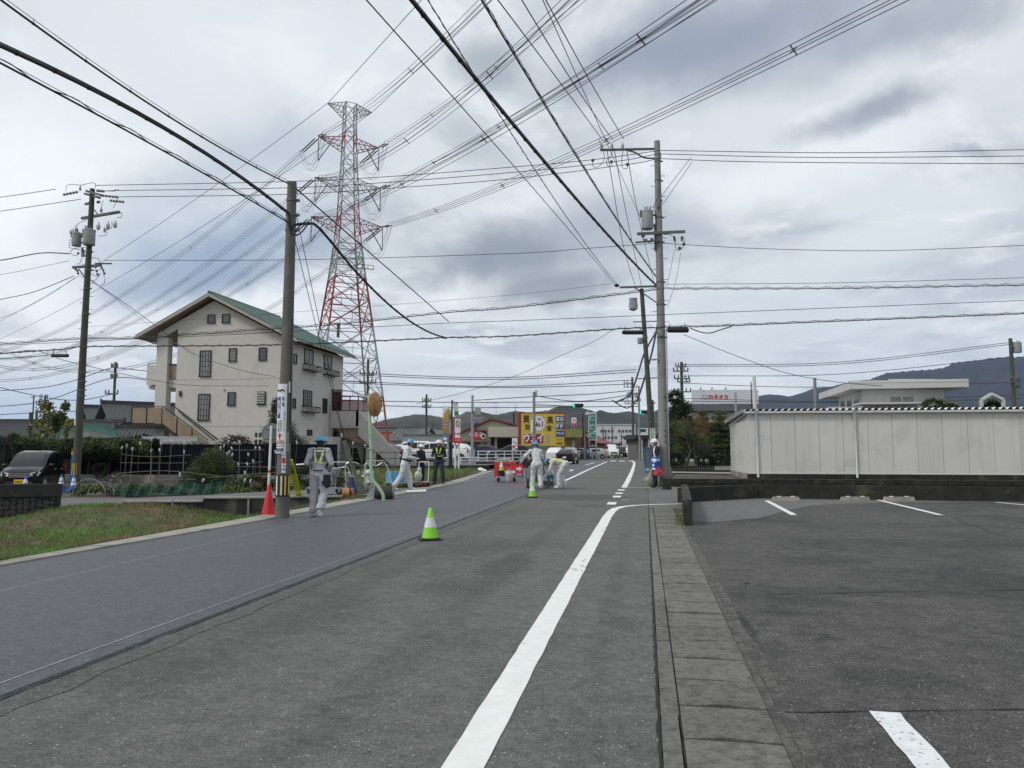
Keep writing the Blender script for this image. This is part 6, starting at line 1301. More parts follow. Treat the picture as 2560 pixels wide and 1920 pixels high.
for k, tip in ARM.items():
    A = tb+RT @ tip; lvl = k[1]
    if k[0] == 'L': fc_[lvl] = fitline(A, farp[lvl], lf)
    cf = fc_[lvl].copy(); cf[2] = A.z
    cn = fitline(A, near[k]) if k in near else np.array([fc_['n0'][0], fc_['n0'][1], A.z]) if k == 'R0' else None
    if k == 'L0': fc_['n0'] = cn
    dv = Vector((lv.x, lv.y, 0))
    ptn = [A+dv*s+Vector((0, 0, np.polyval(cn, s)-A.z)) for s in np.linspace(4.5 if lvl != '0' else 0, 185, 26)]
    ptf = [A+lf*s+Vector((0, 0, np.polyval(cf, s)-A.z)) for s in np.linspace(-4.5 if lvl != '0' else 0, -290, 26)]
    if lvl == '0':
        wire('single thin earth wire from the '+('left' if k[0] == 'L' else 'right')+' tip of the pylon top', list(reversed(ptf))+ptn, .035, M_WIREG, name='earth_wire', cat='power line'); continue
    t = thing('conductor_bundle', 'bundle of four conductors on the '+words[k]+' arm of the pylon', 'power line', A, 0, 'four wire conductor bundles of the pylon')
    nrm = Vector((-lv.y, lv.x, 0)).normalized()
    for (u, v) in ((-.28, -.25), (.28, -.25), (-.28, .3), (.28, .3)):
        o = nrm*u+Vector((0, 0, v)); g = MB(); g.tube([p-A+o for p in ptn], .03, 4); g.obj('conductor', M_WIREG, t)
        g = MB(); g.tube([p-A+o for p in ptf], .034, 4); g.obj('conductor', M_WIREG, t)
    g = MB()
    for P_ in (ptn, ptf):
        for i in range(3, len(P_)-1, 3):
            c = P_[i]-A; g.bar(c-nrm*.32+Vector((0, 0, .3)), c+nrm*.32-Vector((0, 0, .25)), .06); g.bar(c+nrm*.32+Vector((0, 0, .3)), c-nrm*.32-Vector((0, 0, .25)), .06)
    g.obj('spacer', M_WIREG, t, kind='stuff')
    for P_, in ((ptn,), (ptf,)):
        for u in (-.25, .25):
            q = P_[0]-A; g = MB(); g.tube([q*.1+nrm*u, q*.2+nrm*u, q*.85+nrm*u, q+nrm*u], [.04, .11, .11, .04], 8); g.obj('insulator_string', M_TD, t)
    qa, qb = ptn[0]-A, ptf[0]-A; g = MB()
    for (u, v) in ((-.28, 0), (.28, 0), (-.28, .5), (.28, .5)): g.tube([p+nrm*u+Vector((0, 0, v)) for p in catenary(qa, qb, 4.6-v, 14)], .025, 4)
    g.obj('jumper_loop', M_WIREG, t)
    g = MB(); ins = -nrm*(1 if (RT @ Vector((1, 0, 0))).dot(nrm)*(1 if k[0] == 'R' else -1) > 0 else -1)
    g.tube([Vector((0, 0, 0)), Vector((0, 0, -4.2))], .07, 6); g.tube([ins*2.2+Vector((0, 0, -.6)), Vector((0, 0, -4.2))], .09, 6); g.obj('support_strut', M_TD, t)
# ------------------------------------------------------------------ hills
def hills(name, sil, d, wdt, mm, nr=14, rough=.05, seed=1, step=4, z0=0.):
    xs = np.arange(sil[0][0], sil[-1][0]+1, step); ys = np.interp(xs, [p[0] for p in sil], [p[1] for p in sil]); g = MB(); n = len(xs)
    for j in range(nr+3):
        t = j/(nr-1) if j < nr else 1-.15*(j-nr+1)
        for i, (x, y) in enumerate(zip(xs, ys)):
            dd = d-(1-min(1, j/(nr-1)))*wdt+(j-nr+1)*wdt*.2*(j >= nr); H_ = (1120-y)/1850*d
            v = Vector((x*.012, j*.35, seed)); k = noise.noise(v)*.5+noise.noise(v*2.7)*.3+noise.noise(v*6)*.2
            zz = z0+(H_*(t**1.15 if t < 1 else t))*(1+k*rough*6*(1-t)*t*2)+noise.noise(Vector((x*.12, j, 4)))*H_*.016+noise.noise(Vector((x*.43, j, 4)))*H_*.01
            g.v.append(tuple(CF((x-1280)/1850*dd*(1+.0*k), dd, zz+EYE*t)))
    for j in range(nr+2):
        for i in range(n-1): g.f.append((j*n+i, j*n+i+1, (j+1)*n+i+1, (j+1)*n+i)); g.m.append(0)
    return g.obj(name, mm, kind='structure', sm=60)
M_H1 = mat('hill_orchards', (.075, .058, .055), .95, .45, .02, col2=(.022, .03, .022), c2s=.006, c2lo=.44, c2hi=.56, world=True); M_H2 = mat('hill_forest', (.02, .028, .024), .95, .4, .02, col2=(.055, .045, .042), c2s=.008, c2lo=.54, c2hi=.64, world=True); M_H3 = mat('mountain_forest', (.012, .018, .022), .95, .5, .012, col2=(.028, .03, .034), c2s=.003, world=True)
hills('hills', [(400, 1104), (700, 1096), (830, 1088), (900, 1068), (940, 1056), (960, 1050), (985, 1046), (1000, 1043), (1025, 1038), (1040, 1036), (1060, 1037), (1080, 1039), (1095, 1042), (1120, 1046), (1150, 1038), (1165, 1029), (1190, 1029), (1210, 1031), (1230, 1036), (1245, 1037), (1265, 1032), (1290, 1027), (1320, 1032), (1345, 1029), (1372, 1026), (1400, 1040), (1440, 1052), (1500, 1070)], 1300, 500, M_H1, 16, seed=2)
hills('hill', [(1330, 1062), (1360, 1035), (1376, 1024), (1390, 1018), (1402, 1015), (1430, 1015), (1455, 1020), (1470, 1024), (1490, 1030), (1500, 1025), (1520, 1031), (1560, 1036), (1590, 1043), (1640, 1048), (1720, 1060), (1800, 1080)], 1000, 350, M_H2, 16, seed=5)
hills('far_hills', [(1480, 1040), (1530, 1034), (1570, 1028), (1610, 1036), (1660, 1020), (1760, 1010), (1800, 1030)], 4200, 900, M_H3, 8, seed=9)
hills('mountains', [(1640, 1030), (1720, 1018), (1800, 1010), (1870, 996), (1898, 990), (1923, 986), (1956, 988), (1973, 992), (2014, 980), (2039, 970), (2081, 967), (2131, 953), (2177, 949), (2222, 932), (2289, 926), (2330, 924), (2372, 918), (2385, 908), (2405, 905), (2455, 899), (2501, 893), (2560, 891), (2700, 878), (3000, 890), (3400, 930)], 4500, 1600, M_H3, 22, seed=7, step=5)
hills('far_hills', [(-900, 1090), (-400, 1075), (0, 1096), (120, 1100), (240, 1098), (420, 1104), (560, 1108)], 5000, 900, M_H3, 8, seed=12)
# air
hz = MB(); hz.b2(-9000, 9000, -1500, 8200, -3, 800); hm = bpy.data.materials.new('haze'); hm.use_nodes = True; ht = hm.node_tree; ht.nodes.clear()
pv_ = nd(ht, 'ShaderNodeVolumePrincipled'); pv_.inputs['Color'].default_value = (.5, .64, 1, 1); pv_.inputs['Density'].default_value = .00004; pv_.inputs['Anisotropy'].default_value = .0
mo = nd(ht, 'ShaderNodeOutputMaterial'); ht.links.new(pv_.outputs[0], mo.inputs['Volume']); hz.obj('haze', hm, kind='stuff')
# ------------------------------------------------------------------ raised lot and its retaining wall (behind the workers)
M_SEED = mat('weedy_bank', (.1, .085, .055), .95, .45, 6, .8, 30, col2=(.045, .06, .025), c2s=1.3, world=True)
g = MB(); P = [cfr(690, 48, .3), cfr(1215, 52, .3), cfr(1300, 60, .42), cfr(1300, 200, .42), cfr(300, 200, .3), cfr(690, 52, .3)]; g.add(P, [tuple(range(6))]); g.obj('raised_lot', M_ST, kind='structure')
t = thing('retaining_wall', 'dark wet looking retaining wall under the parked cars behind the workers', 'wall', cfr(835, 47.5, 0), YAW+.09)
for i in range(5): g = MB(); g.b2(i*2+.01, i*2+1.99, 0, .3, -.6, .36-.0*i); g.obj('wall_panel', M_BLACKC, t)
t = thing('canal_wall', 'dark canal edge wall below the white pipe railing', 'wall', cfr(1190, 56, 0), YAW+.04)
for i in range(2): g = MB(); g.b2(i*2.1+.01, i*2.1+2.09, 0, .3, -.6, .46); g.obj('wall_panel', M_BLACKC, t)
g = MB(); pts_ = []
P = [G(905, 1232), G(1060, 1216), G(1215, 1176), cfr(1300, 57, -.0), cfr(1190, 55.5, 0), cfr(835, 47.4, 0)]; g.add([(p.x, p.y, .01) for p in P], [tuple(range(6))]); g.obj('weedy_bank', M_SEED, kind='structure')
rs = random.Random(9); pts = []
while len(pts) < 16000:
    a, b, c_ = rs.random(), rs.random(), rs.random(); px, py = 880+a*380, 1170+b*50
    p = G(px, py)
    if p.x > -8.5-max(0, p.y-30)*.112-.25: continue
    if noise.noise(Vector((p.x*.8, p.y*.5, 3))) < -.05: continue
    pts.append((p.x, p.y, 0))
link(blades('weeds', pts, .08, .4, .035, GRC, seed=5), 'weeds', kind='stuff', lab='tall dry weeds and straw on the bank between the new asphalt and the canal wall', cat='weeds')
g = MB()
for i in range(90):
    p = G(rs.uniform(930, 1210), rs.uniform(1185, 1215))
    if p.x > -8.6-max(0, p.y-30)*.112-.3: continue
    k = rs.uniform(.5, 1.4); g.ell(p, (.09*k, .07*k, .06*k), 7, 5, Matrix.Rotation(rs.random()*3, 3, 'Z'))
g.obj('stones', M_CONCL, kind='stuff', lab='pale stones and rubble scattered in the dry weeds of the bank', cat='stones')
for px, py, lab in ((1173, 1172, 'crumpled white plastic bag high on the weedy bank'), (1204, 1180, 'white plastic bag at the kerb by the red barrier')):
    g = MB(); g.ell((0, 0, .12), (.28, .2, .14), 7, 5, Matrix.Rotation(.4, 3, 'Y')); g.ell((.2, 0, .08), (.15, .15, .1), 6, 4); g.obj('plastic_bag', M_WHITE, loc=G(px, py), lab=lab, cat='bag')
# railings
def railing(lab, p0, p1, h, mm, nrail=3, gap=2., r=.03, name='railing', bal=0):
    L_ = (p1-p0).length; an = math.atan2((p1-p0).y, (p1-p0).x); t = thing(name, lab, 'railing', p0, an); n = max(1, round(L_/gap))
    for i in range(n+1): g = MB(); g.cyl((L_*i/n, 0, 0), (L_*i/n, 0, h), r, n=8); g.obj('post', mm, t)
    for i in range(nrail): z = h-.03-i*h/nrail*.95; g = MB(); g.cyl((-.1, 0, z), (L_+.1, 0, z), r*.9, n=8); g.obj('rail', mm, t)
    return t
railing('white three rail pipe fence along the canal bridge', cfr(1196, 58, .46), cfr(1322, 62, .46), .82, S_W, 3, .95, .035)
railing('white low guard rail between the sign posts and the lamp post', cfr(1152, 56, .35), cfr(1196, 57.5, .4), .45, S_W, 2, 1.2, .05)
railing('thin dark railing on the wall in front of the parked cars', cfr(838, 47.6, .38), cfr(1095, 51, .34), .85, M_BRN, 2, 1.05, .022)
# parked cars on the raised lot
CL = lambda px, d: cfr(px, d, .3)
car('dark red hatchback parked beside the house wall, seen from behind', 'car', CL(952, 58), YAW+math.radians(60), P_RED, name='parked_car')
car('white hatchback with tall red tail lamps behind the red car', 'car', CL(985, 66), YAW+math.radians(80), P_WHITE, name='parked_car')
car('white boxy van with pale blue lower body, left of the man in navy', 'van', CL(1025, 68), YAW+math.radians(93), P_WHITE, name='parked_car', sc=1.05)
car('white minivan parked behind the two men wearing white helmets', 'van', CL(1080, 66), YAW+math.radians(92), P_WHITE, name='parked_car')
car('white car mostly hidden by the posts of the clinic signboard', 'car', CL(1125, 66), YAW+math.radians(75), P_WHITE, name='parked_car', sc=1.1)
car('black station wagon behind the white pipe railing by the restaurant', 'suv', CL(1275, 74), YAW+math.radians(95), P_BLACK, name='parked_car')
car('dark grey low car parked in front of the restaurant window', 'car', CL(1200, 78), YAW+math.radians(85), P_SILVER if False else P_NAVY, name='parked_car')
# houses behind the cars
M_GROOF = mat('grey_slate_roof', (.12, .125, .13), .6, .15, 2, bump=.3, bscale=10); M_RROOF = mat('dull_red_roof', (.2, .06, .05), .7, .15, 2, bump=.2, bscale=10); M_CREAM = mat('cream_wall', (.5, .47, .38), .85, .06, 1.5, streak=.15)
jhouse('cream walled house with grey slate gable roof behind the parked white cars', cfr(978, 125, 0), YAW-.35, 5.5, 6, 3.0, .6, .6, wall=M_CREAM, roofm=M_GROOF, rows=False)
jhouse('small house with brick red tiled roof seen through the pylon legs', cfr(925, 150, 0), YAW+.1, 5, 6, 2.6, .6, .6, wall=M_PLAS, roofm=M_RROOF, rows=False)
jhouse('low grey roofed shed behind the white van', cfr(1012, 92, 0), YAW, 9, 5, 2.0, .35, .4, wall=M_PLAS, roofm=M_GROOF, rows=False, name='shed')
for i, (px, d, w, h, rm, lab) in enumerate(((1060, 150, 12, 3.2, M_GROOF, 'far low house with grey roof between the poles left of the signboards'), (1000, 190, 14, 4, M_KAW, 'far dark roofed house below the brown hillside'), (860, 170, 14, 4, M_KAW, 'far house with dark roof at the foot of the pylon'), (1110, 200, 12, 3.6, M_RROOF, 'far reddish roofed house at the foot of the hill'))):
    jhouse(lab, cfr(px, d, 0), YAW+(-.2, .2, .1, -.3)[i], w, 8, h, .5, .6, wall=M_PLAS, roofm=rm, rows=False, fin=False)
# ------------------------------------------------------------------ signboards
def sboard(lab, px0, px1, py0, py1, d, mm, depth=.25, rz=0., legs=(), legm=M_STEEL, name='signboard', side=None, gz_=0.):
    p = cfr(px0, d, 0); w = (px1-px0)/1850*d; z0, z1 = W(px0, py1, d).z, W(px0, py0, d).z; t = thing(name, lab, 'sign', p, YAW+rz)
    g = MB(); g.b2(0, w, 0, depth, z0, z1); g.obj('board', side or mm, t); g = MB(); g.b2(.02, w-.02, -.012, -.002, z0+.02, z1-.02); f = g.obj('face', mm, t)
    for x in legs: g = MB(); g.cyl((x*w, depth/2, gz_), (x*w, depth/2, z0), .06, n=8); g.obj('leg', legm, t)
    return t, w, z0, z1
def pan(t, x0, x1, z0, z1, mm, y=-.016, name='panel'): g = MB(); g.b2(x0, x1, y-.002, y, z0, z1); return g.obj(name, mm, t)
t, w, z0, z1 = sboard('tall brown and white clinic signboard with yellow arch on two steel posts', 1107, 1122, 1016, 1103, 50, S_W, .35, 0, (.1, .9), side=M_STEEL); H_ = z1-z0
pan(t, .02, w-.02, z0+H_*.2, z0+H_*.62, mat('sign_brown', (.4, .2, .06), .5)); g = MB(); g.add([(w*.98, -.017, z0+H_*.6), (w*.98, -.017, z0+H_*.93), (w*.6, -.017, z0+H_*.9), (w*.25, -.017, z0+H_*.8), (w*.05, -.017, z0+H_*.6)], [(0, 1, 2, 3, 4)]); g.obj('arch', mat('sign_mustard', (.5, .33, .03), .5), t); pan(t, .02, w-.02, z0+.03, z0+H_*.22, mat('sign_teal', (.04, .2, .3), .5), -.017)
for i, s in enumerate(('まつなが', 'ファミリー', 'クリニック')): text(s, .115, t, (w*.5, -.022, z0+H_*(.58-.1*i)), S_W, sx=.9)
text('内科・外科', .08, t, (w*.5, -.022, z0+H_*.16), S_W); pan(t, w*.1, w*.75, z0+H_*.03, z0+H_*.11, S_W, -.02)
t, w, z0, z1 = sboard('narrow white signboard squeezed between the clinic and the red signboards', 1122.5, 1130, 1022, 1104, 50.5, S_W, .3, 0, (.3, .9), M_BRN, side=M_STEEL); text('営業中', .14, t, (w*.5, -.02, (z0+z1)/2+.5), S_BK, vert=True); pan(t, .03, w-.03, z0+.05, z0+.5, S_RED)
t = thing('hanging_sign', 'dark pole with a hanging tilted white and green panel above the red signboard', 'sign', cfr(1130, 49, 0), YAW); z1 = W(1130, 1000, 49).z
g = MB(); g.b2(-.05, .05, -.05, .05, 0, z1); g.bar((0, 0, z1-.1), (.38, 0, z1-.22), .06); g.obj('pole', M_BRN, t)
g = MB(); zz = lambda y: W(1130, y, 49).z; g.add([(.08, 0, zz(1007)), (.38, 0, zz(1010)), (.46, 0, zz(1040)), (.16, 0, zz(1040))], [(3, 2, 1, 0)]); g.add([(.08, .02, zz(1007)), (.38, .02, zz(1010)), (.46, .02, zz(1040)), (.16, .02, zz(1040))], [(0, 1, 2, 3)]); p_ = g.obj('panel', mat('pale_sign', (.5, .54, .52), .4), t); g = MB(); g.add([(.13, -.006, zz(1028)), (.42, -.006, zz(1028)), (.46, -.006, zz(1039)), (.16, -.006, zz(1039))], [(3, 2, 1, 0)]); g.obj('green_strip', S_GRN, t)
t, w, z0, z1 = sboard('red sided white signboard with green ring emblem standing on white legs', 1133, 1152, 1047, 1108, 47, S_W, .3, 0, (.3, .75), S_W, side=S_RED); H_ = z1-z0
pan(t, .0, w*.22, z0, z1, S_RED, -.014); pan(t, w*.22, w, z0, z0+H_*.22, S_RED, -.016)
g = MB(); g.tube([(w*.58+.09*math.cos(a), -.03, z0+H_*.8+.2*math.sin(a)) for a in np.linspace(0, 2*math.pi, 22)], .03, 5); g.obj('ring_emblem', S_GRN, t)
text('トヨタ', .15, t, (w*.6, -.02, z0+H_*.38), S_RED, bold=.01, sx=.95); text('中古車', .1, t, (w*.6, -.02, z0+H_*.12), S_W)
# ------------------------------------------------------------------ restaurant
RD = 92.; rp = lambda px: (px-1148)/1850*RD
t = thing('restaurant', 'white gabled restaurant with red metal roof and a red noodle sign', 'building', cfr(1148, RD, 0), YAW)
zr = lambda py: EYE+(1120-py)/1850*RD
g = MB(); g.prism([(0, 0), (rp(1222), 0), (rp(1222), zr(1066)), (rp(1229), zr(1051)), (rp(1222), zr(1053)) if False else (rp(1229), zr(1051)), (0, zr(1086))][:4]+[(0, zr(1086))], 0, 6) if False else g.prism([(0, 0), (rp(1300), 0), (rp(1300), zr(1070)), (rp(1229), zr(1051)), (0, zr(1086))], 0, 8); g.obj('wall', M_CREAM, t)
g = MB(); A1, A2, A3 = (rp(1140), zr(1088)), (rp(1229), zr(1049.5)), (rp(1310), zr(1070))
for a, b in ((A1, A2), (A2, A3)): g.prism([(a[0], a[1]), (b[0], b[1]), (b[0], b[1]+.22), (a[0], a[1]+.22)], -.6, 8.5)
g.obj('roof', M_RROOF, t)
g = MB(); g.b2(rp(1222), rp(1300), -1.8, -.01, zr(1093), zr(1068)); g.obj('parapet_box', mat('off_white_panels', (.45, .43, .36), .7, .06, 2, streak=.2), t)
g = MB(); g.b2(rp(1227), rp(1236), -.05, 0, 0, zr(1094)); g.b2(rp(1243), rp(1298), -.05, 0, .4, zr(1096)); g.obj('dark_opening', M_DARK, t)
g = MB(); g.b2(rp(1150), rp(1220), -.8, -.01, zr(1104), zr(1100)); g.obj('awning', mat('dull_tan', (.2, .17, .12), .8), t)
g = MB(); g.b2(rp(1186), rp(1200), -.06, -.01, .5, zr(1108)); g.b2(rp(1208), rp(1218), -.06, -.01, .5, zr(1108)); g.obj('window', M_WGL, t)
g = MB(); g.b2(rp(1176), rp(1216), -.25, -.08, zr(1097.5), zr(1076)); sg = g.obj('wall_sign', S_RED, t); g = MB(); g.b2(rp(1203), rp(1216), -.27, -.252, zr(1097), zr(1076.5)); g.obj('picture_panel', S_BK, sg)
g = MB(); g.cyl((rp(1209), -.29, zr(1091)), (rp(1209), -.272, zr(1091)), .34, n=16); g.obj('bowl_picture', S_W, sg); g = MB(); g.cyl((rp(1209), -.31, zr(1091)), (rp(1209), -.292, zr(1091)), .2, n=12); g.obj('bowl_picture', S_BK, sg)
text('わらじ', .62, sg, (rp(1191), -.27, zr(1087)), S_W, bold=.02)
g = MB(); g.ell((rp(1191), -1.0, zr(1060.5)), (.22, .22, .34), 12, 8); g.obj('ball_sign', S_BL, t, sm=60); g = MB(); g.cyl((rp(1191), -1.0, zr(1080)), (rp(1191), -1.0, zr(1067)), .06); g.obj('ball_post', M_BRN, t)
# ------------------------------------------------------------------ big yellow billboard
BD = 86.; t = thing('billboard', 'large yellow billboard with red border reading buying gold and watches in big characters', 'billboard', cfr(1299, BD, 0), YAW+.16)
bw = 112/1850*BD*1.04; zb0, zb1 = EYE+(1120-1115.5)/1850*BD, EYE+(1120-1031)/1850*BD; bh = zb1-zb0
M_RB = mat('billboard_red_border', (.25, .035, .02), .6, .1, 3); M_BY = mat('billboard_yellow', (.62, .45, .06), .6, .1, .8, col2=(.5, .4, .06), c2s=.7)
g = MB(); g.b2(-.1, bw, 0, .35, zb0, zb1); g.obj('frame', M_RB, t); g = MB(); g.b2(.18, bw-.12, -.02, -.002, zb0+.03, zb1-.16); g.obj('face', M_BY, t)
for x in (.3, bw*.33, bw*.66, bw-.3): g = MB(); g.cyl((x, .2, 0), (x, .2, zb0), .07); g.obj('leg', M_RB, t)
fx = lambda u: u/2212*140; bx = lambda u: (u-130)/(1900-130)*bw; bz = lambda v: zb1-(v-170)/(1530-170)*bh
def bt(s, u, v, sz, mm, sx=1., bold=.01, y=-.045): return text(s, sz, t, (bx(u), y, bz(v)), mm, sx=sx, bold=bold)
bt('買', 385, 460, .95, S_BK, .85, .018); bt('取', 435, 780, .68, S_BK, .9, .012); bt('高', 1310, 490, .95, S_BK, .85, .018); bt('値', 1265, 830, .72, S_BK, .85, .012)
g = MB(); n = 56; cx_, cz_ = bx(850), bz(610); V = [(cx_, -.03, cz_)]+[(cx_+(.87 if i % 2 else .78)*math.cos(2*math.pi*i/n), -.03, cz_+(.95 if i % 2 else .86)*math.sin(2*math.pi*i/n)) for i in range(n)]; g.add(V, [(0, 1+(i+1) % n, 1+i) for i in range(n)]); g.obj('star_badge', S_W, t)
g = MB(); V = [(cx_+(.9 if i % 2 else .8)*math.cos(2*math.pi*i/n), -.025, cz_+(.98 if i % 2 else .88)*math.sin(2*math.pi*i/n)) for i in range(n)]; g.add([(cx_, -.025, cz_)]+V, [(0, 1+(i+1) % n, 1+i) for i in range(n)]); g.obj('badge_edge', S_NAVY, t)
bt('地域', 905, 460, .33, S_RED, .8, .008); bt('No.1', 850, 650, .78, mat('dark_red', (.2, .02, .03), .5), .82, .03)
g = MB(); g.b2(bx(275), bx(1065), -.03, -.021, bz(1445), bz(995)); g.obj('name_panel_edge', mat('cream', (.6, .5, .3), .5), t); g = MB(); g.b2(bx(300), bx(1045), -.036, -.031, bz(1420), bz(1030)); g.obj('name_panel', mat('billboard_crimson', (.3, .03, .04), .5), t); bt('ウスイ', 670, 1225, 1.12, S_W, .72, .045)
for v0, v1, s in ((310, 570, '宝石'), (610, 850, '時計'), (895, 1150, 'ブランド')): g = MB(); g.b2(bx(1525), bx(1855), -.03, -.021, bz(v1), bz(v0)); g.obj('blue_panel', mat('billboard_blue', (.03, .08, .24), .5), t); text(s, .5 if len(s) < 3 else .3, t, (bx(1690), -.036, bz((v0+v1)/2)), S_W, sx=.85 if len(s) < 3 else .78, bold=.015, sp=1.25 if len(s) < 3 else 1)
bt('買取専門店', 1690, 1260, .2, mat('dusty_pink', (.5, .25, .2), .5), .9, .004); bt('大野町店', 1660, 1420, .22, S_BK, .9, .008)
g = MB()
for q in (((0, 0), (.5, 0), (.62, .3), (.45, .55), (.55, .9), (.3, 1.12), (.05, .95), (-.02, .6), (.1, .45), (-.1, .2)),): g.add([(bx(1170)+a*.62, -.03, bz(1430)+b_*1.05) for a, b_ in q], [tuple(range(len(q)))])
g.obj('pendant_picture', mat('silver_grey', (.35, .35, .38), .5, .3, 6), t)
# green flat roofed shop, brick building, far white block
def bldg(lab, px0, px1, py, d, depth, mm, name='building', rz=0., py2=None):
    p = cfr(px0, d, 0); w = (px1-px0)/1850*d; h = EYE+(1120-py)/1850*d; t = thing(name, lab, 'building', p, YAW+rz); g = MB(); g.b2(0, w, 0, depth, 0, h); g.obj('wall', mm, t); return t, w, h
GRN = mat('olive_green_metal', (.22, .22, .08), .6, .12, 1, streak=.4); BRK = mat('brown_brick', (.14, .055, .04), .85, .2, 4, bump=.3, bscale=20); M_FW = mat('far_white_wall', (.55, .56, .56), .8, .05)
t, w, h = bldg('olive green flat roofed shop right of the yellow billboard', 1408, 1440, 1073, 96, 20, GRN, rz=.0)
g = MB(); g.b2(-.3, w+.7, -1.2, 20, h-1.1, h); g.obj('eave_box', GRN, t); g = MB(); g.b2(w*.7, w*.85, -.03, 0, .2, h-1.4); g.obj('shutter', M_FW, t); text('ウスイ', .5, t, (w*.35, -.02, h*.5), S_BK)
t, w, h = bldg('brown brick building behind the green shop', 1440, 1466, 1079, 118, 26, BRK); g = MB(); g.b2(-.4, w+.4, -.6, 26, h-.05, h+.15); g.obj('roof', mat('pale_red_roof', (.35, .14, .11), .7), t); g = MB(); g.b2(w*.3, w*.5, -.04, 0, 1, 2.4); g.obj('window', M_WGL, t)
jhouse('low building with reddish hipped roof beyond the brick one', cfr(1490, 135, 0), YAW+1.35, 16, 7, 2.6, .5, .6, wall=BRK, roofm=M_RROOF, rows=False, fin=False)
jhouse('further reddish roofed house beside the oncoming white van', cfr(1510, 165, 0), YAW+1.3, 12, 8, 2.6, .5, .6, wall=M_PLAS, roofm=M_RROOF, rows=False, fin=False)
t, w, h = bldg('long white four storey apartment block at the end of the road', 1490, 1588, 1062.5, 330, 12, M_FW, name='apartment_block')
for r in range(4):
    for c_ in range(11): 
        if (r*7+c_*3) % 5 == 0: continue
        g = MB(); x = w*(c_+.5)/11; z = h-2.2-r*2.9; g.b2(x-.55, x+.55, -.06, -.005, z-1.2, z); wn = g.obj('window', M_BRN, t); g = MB(); g.b2(x-.45, x+.45, -.08, -.062, z-1.1, z-.1); g.obj('pane', M_WGL, wn)
g = MB(); g.b2(-.3, w+.3, -.3, 12, h, h+.3); g.obj('roof_edge', M_FW, t)
for i, (px0, px1, py, d, mm, lab) in enumerate(((1505, 1520, 1105, 230, M_CREAM, 'small cream building below the apartment block'), (1535, 1560, 1110, 250, M_PLAS, 'low beige building at the far end of the road'), (1560, 1592, 1106, 240, M_GROOF, 'low dark roofed building behind the far trucks'), (1470, 1490, 1104, 180, M_FW, 'small pale building behind the fish sign tower'))):
    t, w, h = bldg(lab, px0, px1, py, d, 10, mm)
    g = MB(); g.b2(-.3, w+.3, -.4, 10, h, h+.25); g.obj('roof', M_GROOF, t); g = MB(); g.b2(w*.2, w*.45, -.05, 0, 1, 2.2); g.obj('window', M_WGL, t)
# sign tower with three round pictures
t = thing('sign_tower', 'tall white framed sign tower with three turquoise picture panels and pointed top', 'sign', cfr(1472, 100, 0), YAW); k = 100/1850; zq = lambda y: EYE+(1120-y)*k
g = MB(); g.bar((0, 0, 0), (0, 0, zq(1036)), .12); g.bar((18*k, 0, 0), (18*k, 0, zq(1031)), .16); g.bar((-9*k, 0, zq(1035)), (19*k, 0, zq(1032)), .25); g.add([(-9*k, 0, zq(1034)), (-2*k, 0, zq(1027)), (1*k, 0, zq(1033)), (-9*k, .2, zq(1034)), (-2*k, .2, zq(1027)), (1*k, .2, zq(1033))], [(0, 2, 1), (3, 4, 5), (0, 1, 4, 3), (1, 2, 5, 4)]); g.bar((0, 0, zq(1100)), (18*k, 0, zq(1100)), .12); g.obj('frame', M_FW, t)
for y0, y1 in ((1037, 1055), (1060, 1077), (1080, 1097)):
    g = MB(); g.b2(.5*k, 16*k, -.08, .08, zq(y1), zq(y0)); p_ = g.obj('picture_panel', mat('panel_teal', (.1, .25, .24), .5, .3, 4), t); g = MB(); g.tube([((8+5*math.cos(a))*k, -.12, zq((y0+y1)/2)+5*k*math.sin(a)) for a in np.linspace(.3, 5.2, 12)], .09, 5); g.obj('round_motif', mat('motif_blue', (.3, .55, .55), .5), p_)
t, w, z0, z1 = sboard('small black board with white characters under the sign tower', 1471, 1491, 1110, 1120, 98, S_BK, .1, 0, (.1, .9)); text('魚太郎', .4, t, (w/2, -.02, (z0+z1)/2), S_W)
t, w, z0, z1 = sboard('small high sign, white emblem over red panel on a pole', 1429, 1441, 1044, 1067, 150, S_W, .3, 0, (.5,)); pan(t, 0.02, w-.02, z0+.02, z0+(z1-z0)*.42, S_RED); text('T', .7, t, (w/2, -.03, z0+.45), S_W); g = MB(); g.tube([(w/2+.25*math.cos(a), -.03, z1-.55+.22*math.sin(a)) for a in np.linspace(0, 6.28, 12)], .05, 4); g.obj('emblem', S_RED, t)
# cars on the road
RC = lambda x, y: Vector((x, y, .03))
def rcx(px, y_px): p = G(px, y_px); return Vector((p.x, p.y, .02))
car('white coupe like suv with black rear window waiting in the left queue', 'suv', rcx(1383, 1158)+Vector((0, 2.2, 0)), 0.02, P_WHITE, name='queued_car')
car('dark navy estate car right of the white coupe, waiting at the crossing', 'suv', rcx(1416, 1161)*1.0+Vector((-.1, 2.2, 0)), -.05, P_BLACK, name='queued_car', sc=.93)
car('white suv ahead of the dark car in the queue', 'suv', rcx(1423, 1152)+Vector((0, 2, 0)), -.05, P_WHITE, name='queued_car')
car('silver hatchback beyond the green shop, first one right of the queue', 'car', cfr(1446, 103, 0), YAW+.9, P_SILVER, name='parked_car')
car('pale silver car half hidden behind the blue sign stand', 'car', cfr(1462, 108, 0), YAW+.7, P_SILVER, name='parked_car')
car('silver compact hatchback parked under the sign tower, side view', 'car', cfr(1483, 104, 0), YAW+1.45, P_SILVER, name='parked_car')
car('white kei van with yellow plate facing the camera beyond the crossing', 'kei', cfr(1529, 112, 0), YAW+math.pi+.03, P_WHITE, M_YPLATE, name='oncoming_car', sc=1.1, zs=1.12)
